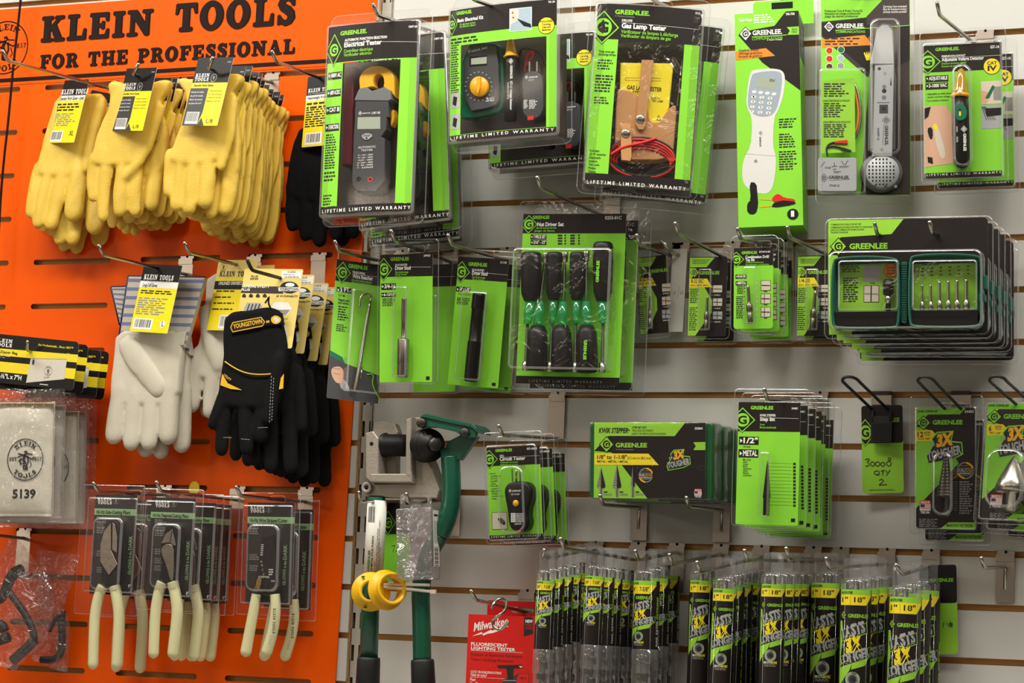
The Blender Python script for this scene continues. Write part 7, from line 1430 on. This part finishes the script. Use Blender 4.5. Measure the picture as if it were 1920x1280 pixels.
blend(glove_body(FG, [(700, 500), (960, 500), (950, 640), (945, 850), (700, 850)], [([(700, 840), (715, 1000), (728, 1070)], 48, 44), ([(800, 840), (800, 1010), (805, 1080)], 48, 44), ([(910, 800), (912, 950), (910, 1045)], 54, 48)], -20, 16), .0026, 'glove', t, FG, 'grain', .0008, seed=36)
cuff(FG, 'cuff', [(556, 262), (900, 255), (950, 600), (600, 450)], -26, -12, 8, t)
mb = MB(); F = FT; tag_base(F, mb); F.band(mb, 0, .25, 'black', .1); F.band(mb, .25, .345, 'white', .1); F.text(mb, 'KLEIN TOOLS', (718, 222), (865, 228), 22, 'white', .3, font='slab'); F.text(mb, 'For Professionals... Since 1857', (716, 234), (850, 240), 8, 'lightgrey', .3); F.text(mb, 'Long-Cuff Gloves', (712, 258), (785, 260), 15, 'ink', .3, .02); F.lines(mb, (706, 275), (860, 305), 2, 'ink', .2, 3); F.lines(mb, (695, 312), (845, 410), 8, 'greytext', .2, 4); F.barcode(mb, (672, 415), (755, 475), .3); F.disc(mb, (812, 447), 16, 'white', .3); F.text(mb, 'L', (806, 457), (817, 457), 22, 'ink', .4, .01); sub(t, 'hang_tag', mb, F)
# ---- unlined driver's gloves
hook('peg hook with the pale driver gloves behind the black utility gloves', (346, 455), (447, 497), .055)
FT = Frame('A2', [(1095, 130), (1290, 122), (1228, 482), (1033, 474)], .066); FG = Frame('A2', [(1020, 180), (1240, 180), (1160, 900), (930, 900)], .045, wyaw=.03, wpit=.02)
t = pair(FG, 'pale driver gloves with a yellow tag, mostly behind the black utility gloves', 'pale leather glove pairs')
blend(glove_body(FG, [(1042, 192), (1240, 185), (1230, 560), (1200, 720), (950, 720), (985, 600), (1015, 480), (1035, 330)], [([(985, 660), (965, 770), (960, 850)], 54, 42), ([(1075, 680), (1060, 800), (1052, 880)], 50, 42), ([(1150, 680), (1140, 800), (1135, 880)], 48, 42), ([(1040, 440), (1060, 560), (1100, 650)], 46, 42, 6)], 0, 17), .0026, 'glove', t, FG, 'grain', .0008, seed=40)
mb = MB(); F = FT; tag_base(F, mb); F.band(mb, 0, .26, 'cardyellow', .08); F.band(mb, .30, .42, 'black', .1); F.text(mb, 'KLEIN TOOLS', (1096, 208), (1265, 208), 22, 'ink', .3, font='slab'); F.text(mb, "UNLINED DRIVER'S GLOVES", (1092, 250), (1262, 252), 14, 'white', .3, .02); emblem(F, mb, (1118, 160), 20, .3, 'ink', False)
for i in range(4): F.lines(mb, (1082-i*7, 278+i*30), (1195-i*7, 290+i*30), 1, 'ink', .3, 5+i)
F.barcode(mb, (1100, 400), (1175, 470), .3); sub(t, 'hang_tag', mb, F); dup(t, 'second pair of pale driver gloves close to the panel', .022, .012, -.004, .02)
# ---- black utility gloves
hook('black peg hook with the black utility gloves', (464, 488), (514, 518), .150, m='rubber')
FT = Frame('E4', [(160, 120), (474, 124), (404, 536), (106, 528)], .1300); FG = Frame('E4', [(70, 340), (390, 340), (330, 1080), (20, 1080)], .140, wyaw=.03, wpit=.02)
t = pair(FG, 'front black utility gloves with yellow piping and a pale yellow card', 'black utility glove pairs')
g = blend(glove_body(FG, [(74, 352), (200, 338), (345, 318), (362, 400), (392, 500), (395, 580), (370, 760), (330, 850), (40, 850), (35, 740), (60, 600), (58, 480)], [([(60, 780), (20, 880), (-2, 930)], 46, 34, 4), ([(75, 800), (50, 950), (42, 1060)], 44, 38), ([(170, 800), (168, 960), (175, 1060)], 48, 40), ([(265, 780), (255, 900), (250, 990)], 50, 42), ([(340, 640), (320, 760), (290, 900)], 42, 36, 9)], 0, 20), .0026, 'glove', t, FG, 'blackcloth', .0015, seed=50)
mb = MB(); F = FG; h = 12
for pts in ([(60, 605, h), (110, 640, h+1), (170, 666, h+1.5), (235, 674, h+1.5), (300, 670, h+2)],): F.tubel(mb, smoothpath(pts, 2), 1.1, 'piping', 6)
F.poly(mb, [(46, 668), (75, 718), (150, 754), (90, 748), (36, 728)], 'piping', 12.4); F.poly(mb, [(352, 690), (368, 668), (364, 745), (342, 750)], 'piping', 12.6); F.text(mb, 'UTILITY', (52, 678), (88, 708), 12, 'piping', 12.8, .02, snap=False); p_ = sub(t, 'piping', mb, F)
mb = MB(); F.slab_solid(mb, [(85, 410), (270, 358), (350, 350), (362, 410), (280, 420), (92, 462)], 7, 14, 'blackcloth', 2); F.poly(mb, [(88, 428), (100, 400), (250, 372), (270, 398), (258, 420), (100, 452)], 'piping', 14.3); F.poly(mb, [(93, 428), (103, 404), (248, 377), (264, 398), (255, 416), (102, 447)], 'black', 14.5); F.text(mb, 'YOUNGSTOWN', (105, 434), (255, 405), 22, 'piping', 14.8, .03, snap=False); F.poly(mb, [(100, 449), (256, 418), (256, 422), (100, 453)], 'piping', 14.7)
F.poly(mb, smoothpoly([(300, 375), (325, 362), (355, 378), (350, 400), (325, 412), (302, 400)], 1), 'piping', 14.4); F.poly(mb, smoothpoly([(310, 382), (326, 373), (343, 384), (340, 398), (322, 402)], 1), 'white', 14.6)
for i in range(3): F.line(mb, (317+i*8, 380), (318+i*8, 396), 1.5, 'ink', 14.8)
for i in range(3): F.rect(mb, (276+i*6, 392-i), (280+i*6, 404-i), 'piping', 14.6)
sub(t, 'wrist_strap', mb, F)
mb = MB()
for a, b in (((303, 680), (292, 930)), ((315, 690), (304, 920)), ((232, 950), (285, 948)), ((145, 1008), (190, 1012)), ((52, 1000), (98, 1002))):
    n = 14
    for i in range(n):
        f = i/n; F.line(mb, (a[0]+(b[0]-a[0])*f, a[1]+(b[1]-a[1])*f), (a[0]+(b[0]-a[0])*(f+.5/n), a[1]+(b[1]-a[1])*(f+.5/n)), 2.0, 'stitch', 20 if a[0] > 300 else 15)
sub(t, 'stitching', mb, F)
blend(glove_body(FG, [(200, 420), (400, 480), (440, 600), (430, 860), (160, 880), (170, 600)], [([(210, 850), (205, 1000), (215, 1110)], 46, 42), ([(300, 850), (300, 1040), (300, 1150)], 48, 42), ([(395, 840), (400, 1030), (405, 1150)], 48, 42), ([(440, 700), (455, 850), (460, 940)], 42, 38)], -20, 18), .0026, 'glove', t, FG, 'blackcloth', .0015, seed=55)
mb = MB(); F = FT; F.base(mb, 'cardyellow', 3); F.band(mb, .225, .315, 'window', .12, 0, .72); F.text(mb, 'PLUS', (196, 165), (232, 166), 9, 'ink', .3, .02); F.text(mb, 'SERIES', (190, 178), (234, 179), 9, 'ink', .3, .02); F.rect(mb, (358, 132), (458, 172), 'white', .3); F.text(mb, 'X-LARGE', (385, 142), (428, 143), 8, 'ink', .4, .02); F.text(mb, '03-3060-80-XL', (372, 168), (446, 169), 8, 'ink', .4, .01); F.lines(mb, (365, 148), (452, 158), 2, 'greytext', .35, 2)
F.text(mb, 'GENERAL UTILITY', (148, 218), (292, 222), 13, 'white', .3, .03); F.text(mb, 'PLUS', (146, 236), (190, 237), 12, 'white', .3, .03)
F.poly(mb, smoothpoly([(340, 228), (358, 195), (400, 185), (440, 200), (448, 235), (395, 255)], 1), 'ink', .3); F.poly(mb, [(338, 218), (448, 218), (446, 238), (340, 238)], 'white', .4); F.text(mb, 'YOUNGSTOWN', (344, 235), (442, 235), 14, 'ink', .5, .03); F.poly(mb, smoothpoly([(370, 205), (395, 192), (425, 200), (420, 214), (385, 216)], 1), 'white', .45); F.text(mb, '#1 IN DURABILITY', (328, 268), (440, 270), 9, 'ink', .3, .02, .15)
for i in range(4): F.poly(mb, smoothpoly([(148+i*36, 262), (160+i*36, 248), (172+i*36, 262), (168+i*36, 272), (150+i*36, 270)], 1), 'ink', .3)
F.poly(mb, [(160, 330), (175, 298), (245, 300), (260, 335), (250, 360), (160, 360)], 'lightgrey', .3); 
for i in range(4): F.line(mb, (175+i*18, 345), (188+i*18, 305), 8, 'darkgrey', .4)
F.poly(mb, [(300, 325), (320, 295), (390, 298), (410, 330), (385, 365), (330, 365)], 'white', .3); F.poly(mb, [(318, 335), (400, 335), (380, 362), (332, 362)], 'greytext', .4); F.text(mb, 'MADE FOR YOUR', (358, 385), (388, 386), 6, 'ink', .3); F.poly(mb, [(340, 420), (380, 420), (386, 470), (350, 480)], 'white', .3); sub(t, 'hang_card', mb, F)
mb = MB(); F = FG; F.tubel(mb, smoothpath([(270, 300, 16), (284, 280, 18), (292, 262, 18), (286, 300, 15), (300, 330, 8)], 2), 1.4, 'black', 6); sub(t, 'plastic_tie', mb, F)
for i, (b, dx, dz, ro) in enumerate(((.039, .003, -.004, .005), (.080, .006, -.010, -.01), (.103, .012, -.014, .0))): dup(t, 'black utility gloves, %s' % ('second pair from the front, card edge showing at right', 'third pair from the front', 'rearmost pair near the orange panel')[i], b, dx, dz, ro)

# ================================================================== canvas zipper bags in poly bags
hook('peg hook through the zipper bag headers at the left edge', (52, 640), (62, 652), .125, L=.142)
mat('brass', '#a58a4a', .4, .8)
F = Frame('E6', [(-150, 38), (486, 100), (452, 404), (-190, 330)], .130, wyaw=.12)
t = place(F, 'zipper_bag_pack', 'front canvas zipper bag in a poly bag under a black and yellow header', 'bagged tool pouch', 'canvas zipper bag packs')
mb = MB(); R = rr(-F.w/2, -F.h, F.w/2, 0, .007, 4); F.loft(mb, [(R, -.5), (R, -.05)], 'lightgrey', True, False, False); F.poly(mb, R, 'black', 0, True)
def hb(y0, y1, y0r, y1r, m, h=.15): F.poly(mb, [(-170, y0), (440 if h < .2 else 440, y0r), (436, y1r), (-172, y1)], m, h)
F.poly(mb, [(-160, 128), (480, 180), (474, 228), (-165, 168)], 'yellow', .12); F.poly(mb, [(-168, 205), (466, 266), (458, 330), (-175, 268)], 'yellow', .12)
F.text(mb, 'KLEIN', (-40, 98), (76, 108), 22, 'white', .3, font='slab'); F.text(mb, 'TOOLS', (-42, 124), (72, 134), 22, 'white', .3, font='slab'); F.text(mb, 'For Professionals... Since 1857™', (236, 124), (450, 143), 12, 'yellow', .3, .02); F.text(mb, 'Canvas - Zipper Bag', (-90, 158), (108, 174), 15, 'ink', .3, .02); F.lines(mb, (-100, 172), (90, 212), 2, 'greytext', .3, 4); F.text(mb, '12-½"L x 7"H', (-30, 318), (130, 336), 26, 'white', .3, .03); F.text(mb, '5139', (412, 180), (430, 182), 9, 'white', .3)
F.poly(mb, [(190, 200), (412, 205), (396, 330), (160, 352)], 'canvas', .35); F.line(mb, (192, 203), (410, 208), 4, 'greytext', .4); F.disc(mb, (205, 225), 9, 'darkgrey', .45, ry=18); emblem(F, mb, (297, 280), 30, .45, 'ink', False, 28); F.text(mb, '5139', (272, 326), (302, 324), 9, 'ink', .45); F.rect(mb, (245, 358), (295, 368), 'white', .3)
mb.build('header_card', t)
FB = Frame('E6', [(-190, 472), (335, 478), (322, 1170), (-200, 1175)], .122, wyaw=.03, wpit=.02); F = FB
mb = MB(); L0 = rr(-F.w/2, -F.h, F.w/2, 0, .010, 5)
nx, nz = 26, 34; vs = []; fs = []
for s_ in (0, 1):
    for j in range(nz+1):
        for i in range(nx+1):
            u, v = i/nx, j/nz; e = (max(0, min(1, 6*u, 6*(1-u), 6*v, 6*(1-v))))**.5; x = -F.w/2+F.w*u; z = -F.h*v
            h = (1.5+7.5*e+1.2*noise.noise(Vector((u*3, v*4, 2.0)))+2.0*noise.noise(Vector((u*7+4, v*5, 1)))*max(0, 1-v*2.2)) if s_ == 0 else -2-5*e
            vs.append(F.P3(x, z, h))
for s_ in (0, 1):
    o = s_*(nx+1)*(nz+1)
    for j in range(nz):
        for i in range(nx):
            q = [o+j*(nx+1)+i, o+j*(nx+1)+i+1, o+(j+1)*(nx+1)+i+1, o+(j+1)*(nx+1)+i]; fs.append(q[::-1] if s_ == 0 else q)
mb.add(vs, fs, 'canvas', True); bd = [j*(nx+1) for j in range(nz+1)]+[nz*(nx+1)+i for i in range(1, nx+1)]+[j*(nx+1)+nx for j in range(nz-1, -1, -1)]+[i for i in range(nx-1, 0, -1)]; m_ = (nx+1)*(nz+1); k0 = len(mb.v)-2*m_; n = len(bd)
for i in range(n): mb.f.append([k0+bd[i], k0+bd[(i+1) % n], k0+m_+bd[(i+1) % n], k0+m_+bd[i]]); mb.m.append(0); mb.sm.append(True)
bg = sub(t, 'canvas_bag', mb, F)
mb = MB(); emblem(F, mb, (155, 825), 128, 9.9, 'ink'); F.text(mb, '5139', (76, 1060), (218, 1056), 50, 'ink', 9.9, .03); o = mb.build('printing', bg)
mb = MB(); h = 7
for i in range(48): F.block(mb, (-180+i*10.6, 478), (-174+i*10.6, 494), 4, 8, 'brass', .3, .3)
F.poly(mb, [(-188, 470), (333, 474), (333, 500), (-190, 500)], 'canvas', 5); mb.build('zipper', bg)
FP = Frame('E6', [(-215, 380), (400, 400), (390, 1205), (-225, 1200)], .126, wyaw=.03, wpit=.02); F = FP; mb = MB(); vs = []; fs = []
for s_ in (0, 1):
    for j in range(nz+1):
        for i in range(nx+1):
            u, v = i/nx, j/nz; e = (max(0, min(1, 7*u, 7*(1-u), 9*v, 9*(1-v))))**.5; x = -F.w/2+F.w*u+.002*noise.noise(Vector((v*9, s_, u))); z = -F.h*v+.003*noise.noise(Vector((u*9, 3, v)))
            h = (2+11*e*(.55+.45*min(1, v*3))+3.0*noise.noise(Vector((u*5, v*6, 7))) + 1.5*noise.noise(Vector((u*14, v*11, 3)))*(1.6-v)) if s_ == 0 else -13*e-1
            vs.append(F.P3(x, z, h))
for s_ in (0, 1):
    o = s_*(nx+1)*(nz+1)
    for j in range(nz):
        for i in range(nx):
            q = [o+j*(nx+1)+i, o+j*(nx+1)+i+1, o+(j+1)*(nx+1)+i+1, o+(j+1)*(nx+1)+i]; fs.append(q[::-1] if s_ == 0 else q)
mb.add(vs, fs, 'polybag', True); sub(t, 'poly_bag', mb, F)
for lb, b, dx, dz, ro in (('second canvas zipper bag pack, close behind the front one', .028, .0, -.001, -.005), ('third canvas zipper bag pack with half its round emblem showing', .058, .006, -.008, .006), ('rearmost canvas zipper bag pack against the orange panel', .082, .006, -.006, .0)):
    c = _dup(t, lb, b, dx, dz, ro)
    for ch in c.children:
        if ch.name.startswith(('canvas_bag', 'poly_bag')): ch.matrix_basis = Matrix.Translation((0, .004, 0)) @ ch.matrix_basis @ Matrix.Diagonal((1, .65, 1, 1))

# ================================================================== glow in the dark pliers
mat('glow', '#d6d3a4', .38, mottle=.04); mat('darkcard', '#26221f', .42); mat('palegreen', '#8fb882', .45)
clear_mat('clam', tint=(.97, .95, .95), body=.035, edge=.55, rough=.08, haze=.012, hazec=(.9, .85, .85))
def klein_card(F, mb, L, title, ti, glow_x, y8):
    x0, y0 = L; F.base(mb, 'darkcard', 1.5); F.text(mb, 'KLEIN', (x0, y0), (x0+76, y0), 16, 'white', .3, font='slab'); F.text(mb, 'TOOLS', (x0, y0+20), (x0+76, y0+20), 16, 'white', .3, font='slab'); emblem(F, mb, (x0+100, y0+2), 18, .3, 'greytext', False)
    F.fpoly(mb, [(0, ti[0]), (1, ti[0]), (1, ti[1]), (0, ti[1])], 'palegreen', .2); a, b = F.at(.05, ti[1]-.012), F.at(.9, ti[1]-.012); vs, fs = glyphs(title, .025, 2); xm = max(v[0] for v in vs); mb.add([F.P3(a[0]+x/xm*(b[0]-a[0])*.95, a[1]+y/CAPH*F.h*(ti[1]-ti[0])*.55, .35) for x, y in vs], fs, 'darkcard')
    for i, (st, f0, f1, hh) in enumerate((('GLOWS', .0, .40, 17), ('in the', .43, .60, 15), ('DARK', .63, 1.0, 19))):
        (xa, ya), (xb, yb) = glow_x; F.text(mb, st, (xa+(xb-xa)*f0, ya+(yb-ya)*f0), (xa+(xb-xa)*f1, ya+(yb-ya)*f1), hh, 'palegreen', .35, .03)
    F.text(mb, y8[2], (y8[0], y8[1]), (y8[0]+14, y8[1]), 16, 'white', .35, .02)
def plier_handles(F, t, hs, word=None):
    for k, (pts, r0, r1) in enumerate(hs):
        mb = MB(); P = smoothpath(pts, 2); n = len(P); s_ = F.mpp()*1000; rs = [(r0+(r1-r0)*i/(n-1))*s_ for i in range(n)]; a, b = np.array(P[-2], float), np.array(P[-1], float); d = (b-a)/np.linalg.norm(b-a)
        q = [(x, y, 11) for x, y in P]+[(*(b+d*r1*e), 11) for e in (.5, .85, 1.0)]; rs += [r1*s_*.86, r1*s_*.5, r1*s_*.1]
        F.tubel(mb, q, rs, 'glow', 14, flat=.85); o = mb.build('handle', t)
        if word and k == word[0]: mb = MB(); F.text(mb, 'KLEIN TOOLS', word[1], word[2], 15, 'ink', 22.3, font='slab'); F.text(mb, 'USA', word[3], word[4], 10, 'greytext', 22.2); mb.build('lettering', o)
def pack_lines(F, mb, x, ys): 
    for y in ys: F.lines(mb, (x, y), (x+60, y+36), 3, 'greytext', .3, int(y))
hook('peg hook with the side cutting pliers packs', (175, 905), (252, 925), .095)
F = Frame('A3', [(512, 195), (760, 198), (706, 745), (496, 735)], .095, wyaw=.1)
t = place(F, 'pliers_pack', 'front pack of blunt nosed side cutting pliers with pale glow handles', 'pliers pack', 'side cutting pliers packs')
mb = MB(); klein_card(F, mb, (533, 226), 'Hi-Viz Side-Cutting Pliers', (.14, .205), ((712, 632), (720, 418)), (698, 702, '9"')); pack_lines(F, mb, 528, (315, 345, 375, 500, 590)); mb.build('printed_card', t)
mb = MB(); F.slab_solid(mb, smoothpoly([(612, 332), (650, 350), (668, 430), (668, 520), (655, 600), (655, 690), (548, 688), (555, 610), (540, 540), (552, 420), (580, 350)], 1), 5, 15, 'blacksteel', 3); hd = mb.build('plier_head', t)
mb = MB(); F.slab_solid(mb, [(600, 350), (606, 345), (606, 498), (640, 575), (592, 636), (545, 560), (546, 470), (565, 395)], 12, 17.5, 'tool_steel', 1.5); F.slab_solid(mb, [(612, 345), (628, 360), (640, 430), (638, 515), (610, 495)], 12, 16.5, 'tool_steel', 1.2); F.line(mb, (584, 600), (584, 680), 6, 'hole', 15.2); mb.build('jaw', hd, label='bare steel jaws')
plier_handles(F, t, [([(562, 695), (540, 740), (518, 840), (512, 960), (508, 1120)], 30, 29), ([(625, 695), (640, 760), (652, 850), (648, 980), (640, 1120)], 31, 32)])
clear(F, t, ((450, 138), (748, 860)), [(((502, 205), (745, 740)), 14, 4, 2), (((540, 310), (690, 730)), 21, 12, 4)], 4, 'clam', hole='hook')
_dup(t, 'rear side cutting pliers pack, one pale handle showing right of the front pair', .072, .004, -.004, -.02)
hook('peg hook with the diagonal cutting pliers packs', (293, 903), (368, 928), .135)
F = Frame('A3', [(825, 210), (1072, 216), (1036, 768), (800, 755)], .135, wyaw=.1)
t = place(F, 'pliers_pack', 'front pack of diagonal cutting pliers with a long pointed steel head', 'pliers pack', 'diagonal cutting pliers packs')
mb = MB(); klein_card(F, mb, (848, 242), 'Hi-Viz Diagonal-Cutting Pliers', (.145, .205), ((1024, 662), (1034, 445)), (1014, 742, '8"')); pack_lines(F, mb, 845, (330, 360, 390, 490, 540, 580)); mb.build('printed_card', t)
mb = MB(); F.slab_solid(mb, smoothpoly([(935, 358), (975, 375), (992, 440), (985, 530), (955, 590), (960, 680), (862, 668), (880, 590), (870, 500), (885, 420), (905, 372)], 1), 5, 15, 'blacksteel', 3); hd = mb.build('plier_head', t)
mb = MB(); F.slab_solid(mb, smoothpoly([(878, 480), (915, 458), (948, 478), (950, 580), (945, 668), (925, 660), (905, 580), (880, 520)], 1), 12, 18, 'tool_steel', 1.5); F.slab_solid(mb, [(935, 385), (940, 388), (960, 470), (950, 475), (925, 455), (878, 462), (900, 410)], 12, 17, 'tool_steel', 1.2); F.line(mb, (938, 390), (928, 452), 4, 'hole', 17.3); mb.build('jaw', hd, label='bare steel jaws')
plier_handles(F, t, [([(885, 672), (865, 730), (848, 830), (842, 940), (838, 1060)], 30, 29), ([(942, 672), (958, 740), (970, 830), (958, 940), (944, 1060)], 31, 31)])
clear(F, t, ((778, 158), (1078, 836)), [(((812, 220), (1062, 760)), 14, 4, 2), (((860, 340), (1010, 720)), 21, 12, 4)], 4, 'clam', hole='hook')
for lb, b, dx, ro in (('second diagonal cutting pliers pack behind the front one', .062, .002, .0), ('third diagonal cutting pliers pack behind the front one', .085, .003, -.01), ('rearmost diagonal cutting pliers pack nearest the orange panel', .108, .004, .005)): _dup(t, lb, b, dx, -.003, ro)
hook('peg hook with the wire stripper packs', (443, 912), (522, 936), .095)
F = Frame('A3', [(1350, 238), (1612, 240), (1590, 798), (1340, 790)], .095, wyaw=.1)
t = place(F, 'pliers_pack', 'front pack of a slim black wire stripper with pale glow handles', 'pliers pack', 'wire stripper packs')
mb = MB(); klein_card(F, mb, (1366, 272), 'Hi-Viz Wire Stripper/Cutter', (.14, .205), ((1556, 690), (1566, 468)), (1548, 770, '')); pack_lines(F, mb, 1362, (350, 380, 520, 580)); mb.build('printed_card', t)
mb = MB(); F.slab_solid(mb, [(1425, 425), (1475, 418), (1470, 500), (1460, 700), (1385, 700), (1410, 560)], 5, 10, 'blacksteel', 1); F.slab_solid(mb, [(1472, 415), (1490, 412), (1520, 730), (1478, 735), (1440, 600), (1455, 500)], 8, 13, 'blacksteel', 1); hd = mb.build('stripper_head', t)
mb = MB()
for i in range(6): F.disc(mb, (1448+i*.6, 470+i*11), 5, 'hole', 10.3, 10); F.rect(mb, (1425-i, 466+i*11), (1438-i, 471+i*11), 'white', 10.3)
for i, y in enumerate((560, 580, 605, 630)): F.disc(mb, (1425+i*4, y), 6, 'greytext', 10.3, 10)
F.disc(mb, (1447, 610), 16, 'iron', 13.4); F.disc(mb, (1447, 610), 9, 'hole', 13.6); F.lines(mb, (1466, 600), (1490, 640), 3, 'white', 13.3, 3); F.text(mb, 'USA', (1478, 670), (1500, 672), 9, 'white', 13.3); F.text(mb, 'STRIPPER', (1408, 648), (1470, 656), 9, 'white', 13.4); mb.build('gauge_markings', hd)
mb = MB(); F.slab_solid(mb, smoothpoly([(1400, 650), (1425, 648), (1422, 690), (1405, 725), (1380, 720), (1395, 690)], 1), 12, 15, 'brass', .8); F.disc(mb, (1395, 712), 10, 'bright_steel', 15.3); F.disc(mb, (1395, 712), 5, 'hole', 15.5); mb.build('lock_lever', hd)
plier_handles(F, t, [([(1398, 738), (1385, 820), (1362, 940), (1342, 1050)], 25, 31), ([(1500, 738), (1506, 820), (1490, 940), (1456, 1050)], 26, 30)], (1, (1490, 815), (1474, 950), (1472, 965), (1464, 1015)))
clear(F, t, ((1308, 182), (1622, 858)), [(((1342, 245), (1606, 800)), 14, 4, 2), (((1372, 345), (1555, 735)), 21, 14, 4)], 4, 'clam', hole='hook')
_dup(t, 'rear wire stripper pack, its glow lettering showing at the right', .062, .002, -.006, -.01)

# ================================================================== crumpled poly bags of black fittings
def crumple(F, nm, pts, c, hmax, hb, t, seed, m='polybag'):
    mb = MB(); P = []
    for i in range(len(pts)):
        a, b = np.array(pts[i], float), np.array(pts[(i+1) % len(pts)], float)
        for k in range(4): P.append(tuple(a+(b-a)*k/4))
    n = len(P); rings = (1, .93, .82, .68, .52, .36, .2, .06); vs = []; fs = []; c = np.array(c, float)
    for s_ in (1, -1):
        for j, f in enumerate(rings):
            for i, p in enumerate(P):
                q = c+(np.array(p)-c)*f; x, z = F.L(q[0], q[1], 0); e = (1-f**2.2)**.6; v = Vector((q[0]*.011+seed, q[1]*.011, s_*3.0)); rg = noise.noise(v*1.2)+.7*abs(noise.noise(v*2.7))+.4*noise.noise(v*6)
                h = (hmax if s_ > 0 else -hb)*e*(1+.32*rg) + (4*rg if f > .9 else 0); vs.append(F.P3(x+.0015*noise.noise(v*5), z, h))
    R = len(rings)
    for s_ in range(2):
        o = s_*R*n
        for j in range(R-1):
            for i in range(n): q = (o+j*n+i, o+j*n+(i+1) % n, o+(j+1)*n+(i+1) % n, o+(j+1)*n+i); fs.append(q if s_ == 0 else q[::-1])
        fs.append(tuple(o+(R-1)*n+i for i in range(n)))
    mb.add(vs, fs, m, True); return mb.build(nm, t)
clear_mat('crinkle', tint=(.93, .90, .89), body=.07, edge=.5, rough=.12, bump=1.0, bscale=38, haze=.022, hazec=(.86, .78, .74))
F = Frame('E5', [(-120, 60), (420, 60), (420, 1200), (-120, 1200)], .060, wyaw=.01, wpit=.01)
t = place(F, 'bagged_fittings', 'front crumpled clear bag with black rod fittings at the lower left corner', 'bag', 'crumpled clear bags')
crumple(F, 'poly_bag', [(-150, 200), (20, 190), (70, 90), (160, 95), (230, 180), (330, 320), (400, 400), (450, 560), (430, 760), (390, 900), (345, 970), (220, 1080), (120, 1180), (-20, 1130), (-160, 1100)], (130, 640), 20, 16, t, 3, 'crinkle')
for pts, r in (([(285, 925), (200, 1010), (105, 1095)], 42), ([(70, 520), (160, 640), (250, 780), (290, 920)], 30), ([(-40, 600), (30, 560), (100, 370), (180, 340)], 46), ([(-120, 960), (-20, 930), (70, 900)], 44), ([(-40, 780), (20, 800), (40, 850)], 40)):
    mb = MB(); k = F.mpp()*1000; F.tubel(mb, [(x, y, 0) for x, y in smoothpath(pts, 1)], r*k, 'rubber', 10); mb.build('black_fitting', t)
F = Frame('E5', [(300, 170), (660, 200), (560, 1180), (200, 1170)], .026, wyaw=.01, wpit=.01)
t = place(F, 'bagged_fittings', 'rear clear bag with a bent black bracket, right of the front bag', 'bag', 'crumpled clear bags')
crumple(F, 'poly_bag', [(310, 165), (480, 200), (660, 205), (645, 380), (560, 560), (530, 650), (580, 780), (575, 1000), (560, 1190), (440, 1170), (330, 1110), (260, 1100), (280, 800), (300, 500)], (440, 640), 13, 12, t, 9, 'crinkle')
mb = MB(); k = F.mpp()*1000; F.tubel(mb, [(x, y, 0) for x, y in smoothpath([(520, 680), (510, 760), (515, 900), (505, 1040), (450, 1090), (340, 1085)], 2)], 30*k, 'rubber', 10); mb.build('black_fitting', t); mb = MB(); F.tubel(mb, [(x, y, 4) for x, y in ((515, 690), (440, 780), (400, 850))], 22*k, 'rubber', 10); mb.build('black_fitting', t)
hook('peg hook carrying the crumpled clear bags at the left edge', (-40, 985), (10, 1005), .058, L=.11)
